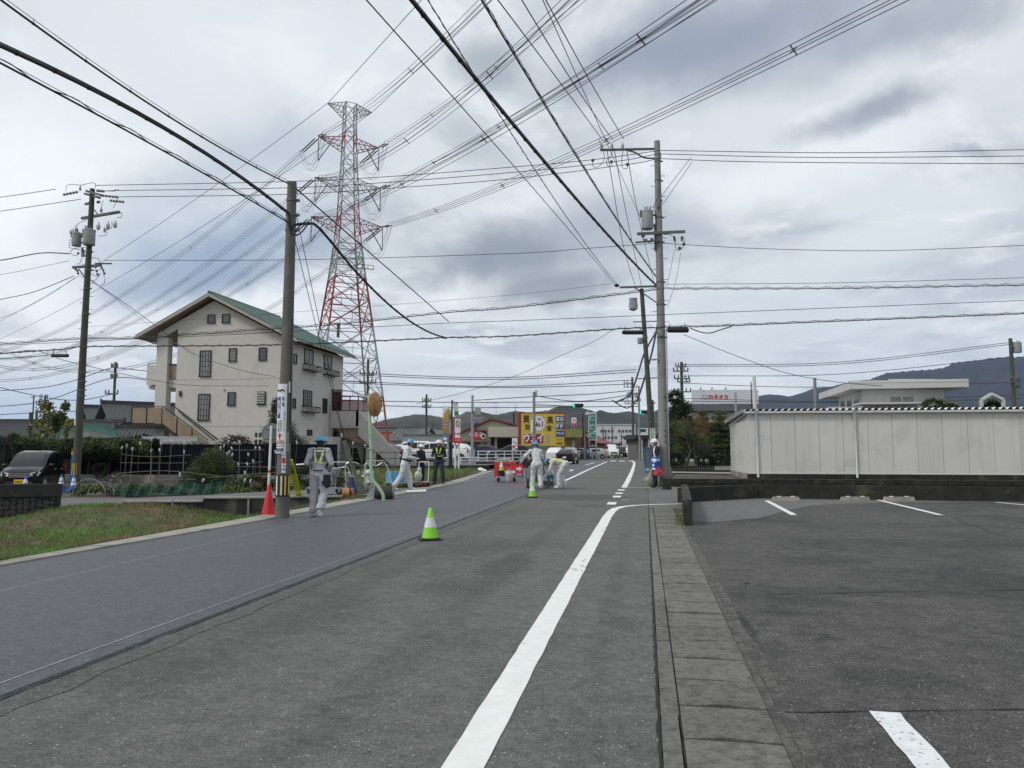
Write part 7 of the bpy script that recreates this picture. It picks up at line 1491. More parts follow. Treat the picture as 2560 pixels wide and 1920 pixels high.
car('dark minivan right behind the oncoming white kei van', 'van', cfr(1551, 119, 0), YAW+math.pi-.1, P_BLACK, name='oncoming_car')
car('small white car third in the oncoming queue', 'car', cfr(1566, 128, 0), YAW+math.pi-.1, P_WHITE, name='oncoming_car')
car('silver car fourth in the oncoming queue', 'car', cfr(1574, 138, 0), YAW+math.pi-.1, P_SILVER, name='oncoming_car')
t = thing('truck', 'light blue and white truck with dark visor at the end of the oncoming queue', 'truck', cfr(1575, 150, 0), YAW+math.pi-.05)
g = MB(); g.b2(-1.1, 1.1, -5, 2, .6, 1.5); g.obj('chassis', M_BRN, t); g = MB(); g.b2(-1.1, 1.1, .2, 2.1, 1.2, 4.0); g.obj('cab', P_BLUE, t); g = MB(); g.b2(-1.0, 1.0, 2.11, 2.14, 2.3, 3.5); g.obj('windshield', M_GLASS, t); g = MB(); g.b2(-1.1, 1.1, 2.0, 2.3, 3.7, 4.1); g.obj('sun_visor', M_BLK, t); g = MB(); g.b2(-1.1, 1.1, 2.1, 2.2, 1.1, 2.0); g.obj('front_panel', S_W, t); g = MB(); g.b2(-1.15, 1.15, -5, .1, 1.5, 3.6); g.obj('cargo_box', P_WHITE, t)
for x in (-.9, .9):
    for y in (1.2, -3.5): g = MB(); g.cyl((x-.15, y, .5), (x+.15, y, .5), .5, n=16); g.obj('wheel', M_TYRE, t)
# signs near the crossing
t, w, z0, z1 = sboard('blue standing sign with white arrow at the far left corner of the crossing', 1463, 1472, 1120, 1139, 96, S_BL, .1, 0, ()); text('↑', .8, t, (w/2, -.02, (z0+z1)/2), S_W); bx_ = MB(); bx_.b2(0, w, -.1, .2, 0, z0); bx_.obj('foot', M_BLK, t)
for i in range(3):
    b = cfr(1507+i*4.5, 114, 0); g = MB(); g.cyl((0, 0, 0), (0, 0, 1.4), .16, n=10); g.obj('orange_bollard', mat('orange_plastic', (.7, .13, .03), .5), loc=b, lab=('left', 'middle', 'right')[i]+' orange traffic bollard beside the oncoming white van', cat='bollard', grp='orange bollards by the crossing')
# white board and person behind the railing
t, w, z0, z1 = sboard('white notice board with a drawing and red label behind the pipe railing', 1280, 1294, 1095, 1125, 66, S_W, .1, 0, (.1, .9)); pan(t, .05, w-.05, z0+.15, z0+.4, S_RED); g = MB(); g.tube([(w*.2, -.02, z1-.3), (w*.45, -.02, z1-.35), (w*.6, -.02, z1-.5), (w*.85, -.02, z1-.45)], .025, 4); g.obj('map_drawing', S_BK, t)
# signal heads
def signal(lab, arm_p, head_px, d, w_px, sc=1.):
    c = cfr(*head_px[:1], d, 0); z = W(head_px[0], head_px[1], d).z; t = thing('traffic_light', lab, 'traffic light', Vector((c.x, c.y, z)), YAW)
    w = w_px/1850*d; h = w*.33; g = MB(); g.tube([(-w/2+h/2, 0, 0), (w/2-h/2, 0, 0)], h/2, 12); g.b2(-w/2+h/2, w/2-h/2, -.05, .1, -h/2, h/2); g.obj('housing', M_BRN, t)
    for i in range(3):
        x = (-1+i)*w*.31; g = MB(); g.cyl((x, -.13, 0), (x, -.1, 0), h*.42, n=20); g.obj('lens', mat('green_light', (.02, .95, .6), .3, 0, emit=1.6) if i == 0 else M_DARK, t)
        g = MB(); g.tube([(x+h*.45*math.cos(a), -.2, h*.45*math.sin(a)) for a in np.linspace(-.3, math.pi+.3, 12)], .03, 4); g.obj('visor', M_BLK, t)
    return t
sp = cfr(1335, 72, 0); t, at_, r_ = upole('grey steel signal mast standing before the yellow billboard', sp, sp+Vector((0, 0, W(1335, 980, 72).z)), .16, .13, mat('grey_steel', (.22, .23, .24), .5, .1), name='signal_pole', bands=(3.3, 5.0))
zA = W(1335, 1015, 72).z; arm(t, (0, 0, zA), (3.75, 0, zA-.0), .07, .07); arm(t, (0, 0, zA+.16), (2.8, 0, zA+.03), .05, .05); g = MB(); g.b2(-.3, -.12, -.15, .1, 3.0, 4.2); g.obj('control_box', M_WHITE, t); g = MB(); g.b2(.12, .3, -.12, .12, zA+1, zA+1.5); g.obj('sensor_box', M_TRF, t)
g = MB(); g.bar((4.9, 0, zA), (4.9, 0, zA-.2), .03); 
signal('traffic light showing green on the arm left of the road', None, (1445, 1014), 72, 29); signal('traffic light showing green partly behind the second pole on the right', None, (1611, 1030), 84, 27)
sp = cfr(1598, 84, 0); t, at_, r_ = upole('slim grey signal pole on the right pavement before the crossing', sp, sp+Vector((0, 0, W(1597, 965, 84).z)), .13, .1, mat('grey_steel'), name='signal_pole', bands=(4.0,)); zA = W(1598, 1030, 84).z; arm(t, (0, 0, zA), (.5, 0, zA), .06, .06)
# ------------------------------------------------------------------ right lot: walls, terrace, shed
def wallseg(par, a, b, h, th, mm, name='wall_panel', off=0.):
    a, b = Vector(a), Vector(b); L_ = (b-a).length; an = math.atan2((b-a).y, (b-a).x); g = MB(); g.b2(0.004, L_-.004, 0, th, -.3, h); o = g.obj(name, mm, par); o.location = a; o.rotation_euler.z = an; return o
M_WBK = mat('black_stained_concrete', (.022, .021, .019), .93, .4, 2.5, .8, 30, col2=(.075, .07, .045), c2s=1.4, c2lo=.52, c2hi=.72, streak=.5, world=True)
A_, B_, C_, D_ = G(1709, 1314), G(1704, 1257), G(1898, 1246), G(2700, 1257)
t = thing('low_wall', 'low black stained concrete wall round the parking lot, its end beside the gutter', 'wall')
wallseg(t, B_, A_, .5, .17, M_WBK)
N = 5
for i in range(2): wallseg(t, B_.lerp(C_, i/2), B_.lerp(C_, (i+1)/2), .41, .15, M_WBK)
for i in range(N): wallseg(t, C_.lerp(D_, i/N), C_.lerp(D_, (i+1)/N), .41, .15, M_WBK)
# terrace behind, faced with concrete blocks
T0, T1 = CF(5.75, 27.0), CF(17.8, 25.2)
bw_ = thing('block_wall', 'row of blackened split concrete blocks facing the terrace below the white shed', 'wall', T0, math.atan2((T1-T0).y, (T1-T0).x)); TL = (T1-T0).length
pr_ = None
for r in range(2):
    for i in range(int(TL/.405)+1):
        if pr_ is None: g = MB(); g.b2(.004, .396, 0, .3, 0, .192); g.b2(.05, .35, -.02, .0, .03, .16); pr_ = g.obj('wall_block', M_WBK, bw_); o = pr_
        else: o = inst(pr_, bw_, (0, 0, 0))
        o.location = (i*.405-(.2 if r == 0 else 0), random.uniform(-.008, .008), .0+r*.2)
for i in range(16):
    o = inst(pr_, bw_, (0, 0, 0)); q = T0.lerp(CF(7.4, 33.6), (i//2)/8.); lp_ = bw_.matrix_basis.inverted() @ q if False else Matrix.Rotation(-bw_.rotation_euler.z, 3, 'Z') @ (q-T0)
    o.location = lp_+Vector((0, 0, (i % 2)*.2)); o.rotation_euler.z = math.atan2(6.6, 1.65)-(bw_.rotation_euler.z-YAW); o.scale = (2.05, 1, 1)
g = MB(); P = [T0+Vector((0, .15, .39)), T1+Vector((0, .15, .39)), CF(60, 26, .39), CF(60, 70, .39), CF(17.5, 70, .3), CF(11.8, 62, .3), CF(7.4, 34, .36)]; g.add(P, [tuple(range(7))]); g.obj('terrace', mat('brown_old_asphalt', (.075, .066, .055), .92, .3, 6, .6, 50, col2=(.11, .1, .085), c2s=.6, world=True), kind='structure')
g = MB(); P = [cfr(1676, 33, .41), cfr(1826, 31.5, .41), cfr(1826, 33.5, .41), cfr(1676, 34.8, .41)]; g.add(P, [(0, 1, 2, 3)]); g.obj('gravel_path', mat('pale_gravel', (.26, .25, .225), .95, .3, 20, world=True), kind='structure')
g = MB(); P = [cfr(1676, 36, .42), cfr(1840, 36, .42), cfr(1840, 60, .42), cfr(1676, 60, .42)]; g.add(P, [(0, 1, 2, 3)]); g.obj('garden_lawn', mat('lawn', (.07, .085, .035), .95, .3, 3, .6, 40, col2=(.1, .09, .05), c2s=.8, world=True), kind='structure')
g = MB(); P = [cfr(1770, 36.5, .43), cfr(1830, 36.5, .43), cfr(1850, 46, .43), cfr(1760, 46, .43)]; g.add(P, [(0, 1, 2, 3)]); g.obj('garden_drive', M_ST, kind='structure')
g = MB(); g.b2(0, .42, 0, .3, 0, .1); sb = g.obj('step_block', M_CONC, loc=CF(5.75, 26.6, 0), rz=YAW, lab='small perforated concrete step block at the foot of the big right pole', cat='block')
t = thing('low_fence', 'low black slatted border fence in the garden behind the big right pole', 'fence', cfr(1676, 35.2, .41), YAW); 
for i in range(20): g = MB(); g.b2(i*.103, i*.103+.08, 0, .03, 0, .26); g.obj('slat', M_BLK, t)
g = MB(); g.b2(0, 2.06, -.02, 0, .2, .24); g.obj('rail', M_BLK, t)
M_SHED = mat('off_white_shed_panel', (.58, .575, .545), .6, .04, 1.2, col2=(.5, .495, .465), c2s=.9, streak=.2, rnd=.035); M_SHD2 = mat('pale_shed_trim', (.6, .6, .575), .5, .04); M_CGRN = mat('grey_green_fascia', (.2, .24, .21), .5, .1); M_ROOFW = mat('white_folded_roof', (.78, .78, .76), .4, .05, 2, metal=.1)
sh = thing('shed', 'long low off white prefabricated shed with a folded metal roof', 'shed', CF(8.57, 27.05, .4), YAW-.14)
SL, SDp, SH = 9.95, 4.1, 2.42
g = MB(); g.b2(.05, SL, .05, SDp, 0, SH); g.obj('core_wall', M_SHED, sh)
g = MB(); g.b2(0, SL+.02, 0.0, .045, .17, .22); g.b2(0, SL, .01, .05, 2.3, 2.38); g.b2(-.0, .045, .05, SDp, .17, .22); g.obj('trim_rail', M_SHD2, sh)
for i in range(12):
    g = MB(); x = .02+i*.83; g.b2(x+.006, min(x+.824, SL), .012, .048, .22, 2.3); g.obj('wall_panel', M_SHED, sh)
    if i in (5, 10, 11, 3): g = MB(); g.b2(x-.04, x-.005, .0, .03, .22, 2.3); g.obj('panel_joint_strip', M_SHD2, sh)
g = MB(); x = 0
for i in range(14):
    y = .06+i*.285; g.b2(-.03, .045, y, y+.06, .22, 2.1); g.b2(.02, .046, y+.06, y+.285, .22, 2.1)
g.obj('ribbed_end_wall', M_SHED, sh)
g = MB(); g.add([(-.035, .05, 2.3), (-.035, SDp, 2.0), (-.035, SDp, 2.06), (-.035, .05, 2.36)], [(0, 1, 2, 3)][::-1]); g.obj('end_flashing', M_SHD2, sh)
for i in range(13): g = MB(); g.b2(i*.8, i*.8+.79, .0, .2, -.02, .168); g.obj('foundation_block', M_WBK, sh)
for i in range(5): g = MB(); g.b2(-.0, .18, .21+i*.8, .99+i*.8, -.02, .168); g.obj('foundation_block', M_CONC, sh)
g = MB(); g.b2(-.12, SL+.1, -.14, -.06, 2.36, 2.43); g.b2(-.12, SL+.1, -.14, 0, 2.355, 2.372); g.obj('roof_gutter', M_SHD2, sh)
g = MB(); g.add([(-.16, -.14, 2.38), (-.16, SDp+.3, 2.12), (-.16, SDp+.3, 2.28), (-.16, -.14, 2.53), (-.13, -.14, 2.38), (-.13, SDp+.3, 2.12), (-.13, SDp+.3, 2.28), (-.13, -.14, 2.53)], [(3, 2, 1, 0), (4, 5, 6, 7), (0, 4, 7, 3), (3, 7, 6, 2), (1, 2, 6, 5)]); g.obj('end_fascia', M_CGRN, sh)
g = MB(); n = 46; pit = (SL+.2)/n; V = []
for i in range(n):
    x = -.1+i*pit; V += [(x, 0), (x+pit*.42, .1), (x+pit*.58, .1)]
V.append((-.1+n*pit, 0)); q = []
for x, z in V: q += [(x, -.16, 2.43+z), (x, SDp+.3, 2.2+z)]
g.add(q, [(2*i, 2*i+2, 2*i+3, 2*i+1) for i in range(len(V)-1)])
g.obj('folded_roof', M_ROOFW, sh)
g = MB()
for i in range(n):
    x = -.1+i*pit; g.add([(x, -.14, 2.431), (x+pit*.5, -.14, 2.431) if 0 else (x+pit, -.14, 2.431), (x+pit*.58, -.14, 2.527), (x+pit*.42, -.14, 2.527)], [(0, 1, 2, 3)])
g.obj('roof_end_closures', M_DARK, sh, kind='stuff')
for x in (.32, 3.72, 9.75):
    g = MB(); g.add([(x-.08, -.18, 2.46), (x+.08, -.18, 2.46), (x+.05, -.1, 2.3), (x-.05, -.1, 2.3), (x-.08, -.02, 2.46), (x+.08, -.02, 2.46), (x+.05, -.05, 2.3), (x-.05, -.05, 2.3)], [(0, 3, 2, 1), (0, 4, 7, 3), (1, 2, 6, 5), (4, 5, 6, 7), (0, 1, 5, 4)]); g.tube([(x, -.08, 2.32), (x, -.06, 2.2), (x+.03, -.03, 2.14), (x+.03, -.03, .1), (x+.03, -.08, .04)], .038, 10); g.obj('downpipe', M_SHD2, sh, sm=40)
t2 = thing('shed', 'darker door section of a second shed cut by the right edge', 'shed', sh.matrix_basis @ Vector((SL+.02, .1, 0)) if False else CF(8.57, 27.05, .4)+Matrix.Rotation(YAW-.14, 3, 'Z') @ Vector((SL+.06, .12, 0)), YAW-.14)
g = MB(); g.b2(0, 3, 0, 3.5, 0, 2.2); g.obj('wall', mat('purple_grey_metal', (.2, .19, .21), .6, .08, 2), t2); g = MB(); g.b2(0, 3, -.03, 0, 2.1, 2.2); g.obj('trim', M_SHD2, t2)
# wheel stops
for (a, b, ty, lab) in ((1932, 2001, 1242, 'first wheel stop from the left in the parking lot'), (2104, 2177, 1242, 'second wheel stop, in the middle beside the third'), (2212, 2289, 1240, 'third wheel stop, just left of the second white bay line end'), (2395, 2476, 1242, 'fourth wheel stop at the far right of the parking lot')):
    by_ = 1252.5; p, q = G(a, by_), G(b, by_); L_ = (q-p).length; t = thing('wheel_stop', 'grey concrete '+lab, 'wheel stop', p, math.atan2((q-p).y, (q-p).x), 'concrete wheel stops in the lot')
    g = MB(); g.add([(0, 0, 0), (L_, 0, 0), (L_, .13, 0), (0, .13, 0), (.03, .02, .115), (L_-.03, .02, .115), (L_-.03, .11, .115), (.03, .11, .115)], [(0, 1, 5, 4), (1, 2, 6, 5), (2, 3, 7, 6), (3, 0, 4, 7), (4, 5, 6, 7)]); g.obj('block', M_CONCL, t)
    for x in (.25, .75): g = MB(); g.b2(L_*x-.05, L_*x+.05, .03, .08, .115, .135); g.obj('reflector', M_WHITE, t)
g = MB(); g.ell((0, 0, .01), (.035, .012, .006), 6, 4); g.obj('leaf', M_BLK, loc=G(1868, 1460), lab='small dark leaf lying on the parking lot asphalt', cat='leaf')
rs = random.Random(4); pts = [(*G(rs.uniform(1688, 1712), rs.uniform(1285, 1318))[:2], 0) for _ in range(260)]
link(blades('weeds', pts, .03, .1, .012, GRC, seed=8), 'weeds', kind='stuff', lab='small tuft of weeds at the foot of the low black wall end', cat='weeds')
pts = [(*(G(1634, 1216)+Vector((rs.gauss(0, .12), rs.gauss(0, .15), 0)))[:2], 0) for _ in range(300)]
link(blades('weeds', pts, .08, .3, .012, GRC, seed=9), 'weeds', kind='stuff', lab='clump of dry weeds at the feet of the flagman', cat='weeds')
# ------------------------------------------------------------------ right background
wb = mat('white_stucco', (.55, .55, .54), .8, .04, 2, streak=.08); t = thing('house', 'white two storey house with a flat overhanging roof above the shed', 'house', cfr(2158, 62, 0), YAW-.21); k = 61/1850; zq = lambda y: EYE+(1120-y)*k
wh_ = (2347-2158)*k
g = MB(); g.b2(0, wh_, 0, 9, 0, zq(973)); g.obj('wall', wb, t); g = MB(); g.b2(-1.1, wh_+1.45, -1.2, 12.5, zq(972), zq(954)); g.obj('flat_roof', wb, t); g = MB(); g.b2(-1.1, wh_+1.45, -1.23, -1.2, zq(958), zq(952)); g.obj('roof_edge', M_SHD2, t)
def bwin(x0, x1, z0, z1, par, y=0.): 
    g = MB(); g.b2(x0, x1, y-.05, y+.01, z0, z1); w = g.obj('window', M_SHD2, par)
    for i in range(2): g = MB(); g.b2(x0+.06+i*(x1-x0)/2, x0+(x1-x0)/2*(i+1)-.04, y-.06, y-.051, z0+.06, z1-.06); g.obj('pane', M_CURT, w)
bwin(2.1, 3.95, zq(1008), zq(989), t)
for y0 in (1.0, 3.6, 6.2):
    g = MB(); g.b2(-.05, .01, y0, y0+1.9, zq(1012), zq(985)); w = g.obj('window', M_SHD2, t); g = MB(); g.b2(-.06, -.051, y0+.1, y0+.9, zq(1011), zq(987)); g.b2(-.06, -.051, y0+1.0, y0+1.8, zq(1011), zq(987)); g.obj('pane', M_WGL, w)
g = MB(); g.b2(-.8, 4.2, -2.5, -.01, zq(1013), zq(1009)); g.obj('lower_roof', wb, t); g = MB(); g.b2(-2.2, 0.0, 2, 9, 0, zq(1012)); g.obj('side_wing', wb, t)
g = MB(); g.bar((2.6, 2, zq(942)), (6.4, 2, zq(944)), .07); g.cyl((4.6, 2, zq(953)), (4.6, 2, zq(942)), .05, n=6); g.obj('antenna', M_SHD2, t); g = MB(); g.prism([(4.2, zq(953)), (5.2, zq(953)), (5.2, zq(944))], 1.6, 2.2); g.obj('red_cowl', mat('faded_red', (.4, .12, .09), .6), t); g = MB(); g.b2(5.2, 5.9, 1.6, 2.3, zq(953), zq(944)); g.obj('vent_box', wb, t)
g = MB(); g.b2(0, 1.7, 0, 2, 0, zq(996)); g.obj('orange_block', mat('orange_render', (.4, .2, .1), .8), loc=cfr(2348, 66, 0), rz=YAW, lab='orange brown building block between the white house and the far right pole', cat='building')
k = 62/1850; t = thing('frame', 'white pentagon shaped steel frame above the right end of the shed', 'frame', cfr(2455, 62, 0), YAW); pp = [(0, 1014), (0, 1000), (27, 985), (55, 999), (55, 1014)]; g = MB()
for a, b in zip(pp, pp[1:]): g.bar((a[0]*k, 0, EYE+(1120-a[1])*k), (b[0]*k, 0, EYE+(1120-b[1])*k), .22)
g.bar((0, 0, 0), (0, 0, EYE+108*k), .2); g.bar((55*k, 0, 0), (55*k, 0, EYE+108*k), .2); g.obj('beam', M_SHD2, t)
tree('bush', 'dark green shrub inside the white pentagon frame', 'bush', cfr(2482, 63, 4.6), [((0, 0, .4), (.7, .5, .5))], 700, .12, [LG['dark'], LG['mid']], [([(0, 0, -4.6), (0, 0, .3)], .08)], 31)
tree('bush', 'low foliage showing over the shed roof beside the white house', 'bush', cfr(2335, 58, 4.0), [((0, 0, .9), (.8, .5, .5)), ((1.2, 0, .7), (.6, .5, .3))], 900, .1, [LG['dark'], LG['mid']], [([(0, 0, -4), (0, 0, .8)], .08)], 32)
# tyre shop with sign
k = 100/1850; zq = lambda y: EYE+(1120-y)*k; t = thing('tyre_shop', 'tyre shop with a wide white rooftop sign in red katakana', 'building', cfr(1728, 100, 0), YAW)
g = MB(); g.b2(0, 170*k, 0, 9, 0, zq(1030)); g.obj('wall', mat('beige_wall_shop', (.32, .3, .25), .8), t); g = MB(); g.b2(-.2, 171*k, -.6, 9.5, zq(1028), zq(1011)); g.obj('dark_roof_band', M_GROOF, t)
g = MB(); g.b2(.1, 168*k, -.3, 0, zq(1010), zq(975)); sg = g.obj('rooftop_sign', mat('shop_sign_white', (.62, .63, .66), .5, .04), t); text('カタオカ', .68, sg, (68*k, -.32, zq(994)), S_RED, sx=1., bold=.03); text('タイヤ', .32, sg, (36*k, -.32, zq(991)), S_RED, sx=1.1, bold=.008); text('ショップ', .32, sg, (36*k, -.32, zq(997)), S_NAVY, sx=1.05, bold=.008)
for x in (24, 52, 86): g = MB(); g.cyl((x*k, -.2, zq(976)), (x*k, -.2, zq(971)), .06); g.ell((x*k, -.4, zq(971)), (.1, .2, .1), 6, 4); g.obj('sign_lamp', M_BRN, t)
t, w, h = bldg('blue clad building right of the tyre shop, half behind the shed roof', 1897, 1990, 1014, 130, 10, mat('deep_blue_cladding', (.06, .09, .16), .7), name='building') if False else (None, 0, 0)
for px, y0, d, r, mm, lab in ((1888, 942, 70, .16, M_SHD2, 'thick white pole rising behind the shed roof left end'), (1840, 981, 60, .09, M_STEEL, 'short grey pole in front of the tyre shop sign'), (2040, 945, 50, .1, M_POLEL, 'grey concrete pole left of the white flat roofed house'), (1880, 955, 71, .05, M_BRN, 'thin dark pole touching the thick white pole')):
    b = cfr(px, d, 0); t, a_, r_ = upole(lab, b, b+Vector((0, 0, W(px, y0, d).z)), r*1.1, r, mm, name='pole', cat='pole')
# garden trees
def topiary(lab, px, d, y0, w, tiers, seed, mats):
    b = cfr(px, d, .42); h = W(px, y0, d).z-.42; bl = []
    for i in range(tiers):
        f = (i+.5)/tiers; r = w*(1-.62*f**1.3); k = 6 if i < tiers*.7 else 3
        for j in range(k):
            an = j*2*math.pi/k+i*.8; bl.append(((math.cos(an)*r*.55, math.sin(an)*r*.55, .35+f*(h-.45)), (r*.52, r*.52, h/tiers*.36)))
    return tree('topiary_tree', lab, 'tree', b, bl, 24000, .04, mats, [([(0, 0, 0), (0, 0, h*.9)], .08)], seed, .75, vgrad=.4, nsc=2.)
topiary('conical topiary tree clipped in many tiers beside the shed', 1800, 46, 1021, 1.05, 9, 41, [LG['dark'], LG['dark'], LG['pine'], LG['olive']])
topiary('second clipped topiary, narrower, left of the big conical one', 1757, 50, 1021, .8, 8, 42, [LG['dark'], LG['pine'], LG['olive'], LG['olive']])
tree('tree', 'tall dark evergreen tree directly right of the big concrete pole', 'tree', cfr(1694, 60, .3), [((-.2, 0, 5.3), (.75, .6, .6)), ((.3, 0, 4.4), (.9, .7, .7)), ((-.3, 0, 3.6), (1.0, .8, .7)), ((.7, 0, 3.2), (.9, .7, .7)), ((0, 0, 2.4), (1.3, .9, .8))], 12000, .1, [LG['dark'], LG['dark'], LG['pine'], LG['mid']], [([(0, 0, 0), (0, 0, 5)], [.14, .04])], 43, .3, asp=.3)
tree('tree', 'wide dark evergreen mass behind the topiary trees', 'tree', cfr(1785, 58, .3), [((-2, 0, 1.6), (1.4, .8, 1.2)), ((-.3, 0, 1.8), (1.6, .8, 1.2)), ((1.3, 0, 1.5), (1.3, .8, 1.3)), ((-3.2, 0, 1.5), (1., .8, 1.0)), ((.8, 0, 2.6), (.9, .8, .8))], 16000, .1, [LG['dark'], LG['dark'], LG['pine'], LG['olive']], [([(0, 0, 0), (0, 0, 2)], .12)], 44, .3)
tree('pine_tree', 'gnarled cloud pruned pine with a bent trunk in the garden', 'tree', cfr(1712, 42, .42), [((-.9, 0, 1.6), (.6, .5, .28)), ((0, 0, 2.0), (.75, .6, .3)), ((.8, 0, 1.5), (.65, .5, .35)), ((.9, 0, .95), (.6, .5, .35)), ((-.5, 0, 2.35), (.5, .4, .25)), ((-.4, 0, 1.1), (.5, .4, .25))], 9000, .05, [LG['dark'], LG['gray'], LG['pine'], LG['olive']], br(([(0, 0, 0), (.15, 0, .5), (.3, 0, .9), (.1, 0, 1.5), (0, 0, 2.0)], [.11, .09, .08, .05, .03]), ([(.3, 0, .9), (.8, 0, 1.3)], .04), ([(.15, 0, 1.3), (-.8, 0, 1.6)], .035)), 45, .5, asp=.2)
tree('shrub', 'shrub with orange brown dead flower spikes between the pine and the topiary', 'shrub', cfr(1735, 47, .42), [((-.6, 0, 2.6), (.4, .3, .45)), ((.3, 0, 2.7), (.55, .3, .5)), ((.9, 0, 2.3), (.4, .3, .45)), ((0, 0, 2.0), (1.1, .5, .4))], 2600, .07, [LG['orange'], LG['orange'], LG['brown'], LG['olive']], [([(0, 0, 0), (0, 0, 2)], .05)], 46, .2, asp=.2)
tree('bush', 'round clipped dark bush at the left end of the garden', 'bush', cfr(1689, 39, .42), [((0, 0, .45), (.42, .42, .4))], 3500, .04, [LG['dark'], LG['gray'], LG['dark']], None, 47, .85)
tree('hedge', 'low dark hedge at the foot of the conical topiary', 'hedge', cfr(1790, 45, .42), [((-.7, 0, .35), (.6, .4, .4)), ((.2, 0, .35), (.6, .4, .4)), ((.9, 0, .35), (.5, .4, .4))], 5000, .05, [LG['dark'], LG['dark'], LG['gray']], None, 48, .8)
tree('tree', 'yellow tinged round tree crown just right of the big pole', 'tree', cfr(1683, 50, .42), [((0, 0, 2.6), (.6, .5, .4)), ((.3, 0, 2.0), (.8, .5, .5)), ((.2, 0, 1.3), (.8, .5, .6))], 6000, .06, [LG['olive'], LG['mid'], LG['dark']], [([(0, 0, 0), (0, 0, 2.2)], .08)], 49, .5)
jhouse('white walled house glimpsed behind the garden pine', cfr(1668, 66, 0), YAW, 7, 5, 2.3, .3, .3, wall=wb, roofm=M_GROOF, rows=False, fin=False)
# shop with canopy on the right of the road, blue board back
t, w, h = bldg('shop with dark canopy and white and red sign beyond the second pole', 1592, 1650, 1098, 98, 8, mat('shop_shade_wall', (.16, .15, .14), .8)); g = MB(); g.b2(-.6, w, -2.0, 8, h, h+.5); g.obj('canopy', M_BRN, t); g = MB(); g.b2(-.1, w*.6, -1.5, -1.3, h+.5, h+1.4); sg = g.obj('shop_sign', S_W, t); g = MB(); g.b2(w*.38, w*.6, -1.53, -1.502, h+.55, h+1.35); g.obj('red_panel', S_RED, sg); text('セール', .5, sg, (w*.49, -1.54, h+.95), S_W); g = MB(); g.b2(.1, w*.3, -1.53, -1.502, h+.9, h+1.3); g.obj('dark_panel', S_NAVY, sg)
for i in range(4): g = MB(); g.cyl((.3+i*.9, -1.9, 0), (.3+i*.9, -1.9, h), .05, n=6); g.obj('canopy_post', M_WHITE, t)
g = MB(); g.b2(1.2, w*.7, -.04, 0, .3, 2.3); g.obj('shutter', M_TRF, t)
b = G(1618, 1181); t = thing('sign_stand', 'tall blue framed notice board seen from behind beside the flagman', 'sign', b, YAW+.1); k = 46/1850
g = MB(); g.b2(-7*k, 7*k, 0, .03, .3, 61*k); g.obj('board', mat('grey_board_back', (.13, .17, .18), .6, .15), t); g = MB()
for s in (-1, 1): g.bar((s*7*k, -.02, 61*k), (s*6.5*k, -.02, 0.02), .045); g.bar((s*6.5*k, .0, .5), (s*9*k, -.35, 0.02), .035)
g.bar((-7*k, -.02, 61*k), (7*k, -.02, 61*k), .045); g.bar((-6.5*k, -.02, .25), (6.5*k, -.02, .25), .04); g.obj('frame', mat('frame_blue', (.03, .15, .3), .5, .1), t); g = MB(); g.ell((0, -.1, .12), (.22, .14, .12), 10, 6); g.obj('sandbag', mat('pale_blue_sack', (.25, .38, .42), .7), t)
# ------------------------------------------------------------------ red barrier trolley, arrow sign
b = G(1262, 1206)+Vector((0, .35, .018)); M_BR = mat('barrier_red', (.55, .03, .04), .45, .06, 6); t = trolley('red box barrier trolley with white loop handle and white stripe', b, YAW, .9, .5, name='barrier_trolley'); k = 33/1850
g = MB(); g.b2(-30*k, 25*k, .2, .5, .2, 48*k); bb = g.obj('barrier_box', M_BR, t); g = MB(); g.b2(-12*k, 22*k, .19, .199, 20*k, 27*k); g.obj('white_stripe', S_W, bb); g = MB(); g.b2(-10*k, 10*k, .19, .199, 40*k, 42*k); g.obj('slot', M_BLK, bb)
g = MB(); g.tube(through([(-22*k, .35, 48*k), (-21*k, .35, 54*k), (-17*k, .35, 55*k), (5*k, .35, 55*k), (9*k, .35, 54*k), (10*k, .35, 47*k)], 30), .018, 6); g.obj('handle', M_WHITE, t)
cone('lime green cone with a white band standing on the black tub before the red barrier', b+Vector((-.2, -.1, .46)), .45, .12, M_LIME, M_BWHT, M_BLK, ((.42, .8),), .24)
g = MB(); g.lathe([(.13, 0), (.16, .2), (.165, .22), (.02, .215)], 16); g.obj('tub', M_BLK, loc=b+Vector((-.2, -.1, .242)), lab='black tub on the red barrier trolley under the lime cone', cat='tub', sm=40)
t = thing('gas_cylinder', 'squat grey gas cylinder with red writing before the red barrier', 'gas cylinder', b+Matrix.Rotation(YAW, 3, 'Z') @ Vector((.14, -.35, 0)), YAW); g = MB(); g.lathe([(.12, 0), (.16, .05), (.165, .35), (.12, .46), (.05, .5)], 18); g.obj('tank', mat('cylinder_grey', (.42, .43, .43), .4, .08), t, sm=50); g = MB(); g.tube([(.1*math.cos(a), .1*math.sin(a), .56) for a in np.linspace(0, 6.28, 16)], .012, 5); g.cyl((0, 0, .48), (0, 0, .58), .03)
for a in (0, 2.1, 4.2): g.bar((.1*math.cos(a), .1*math.sin(a), .44), (.1*math.cos(a), .1*math.sin(a), .57), .02)
g.obj('collar', M_STEEL, t); text('LPガス', .09, t, (0, -.17, .28), S_RED, sx=.9)
t = thing('arrow_sign', 'red sign with a white arrow pointing right beside the line painting machine', 'sign', cfr(1286, 36, 0), YAW); k = 36/1850; z0, z1 = EYE-62*k, EYE-41*k
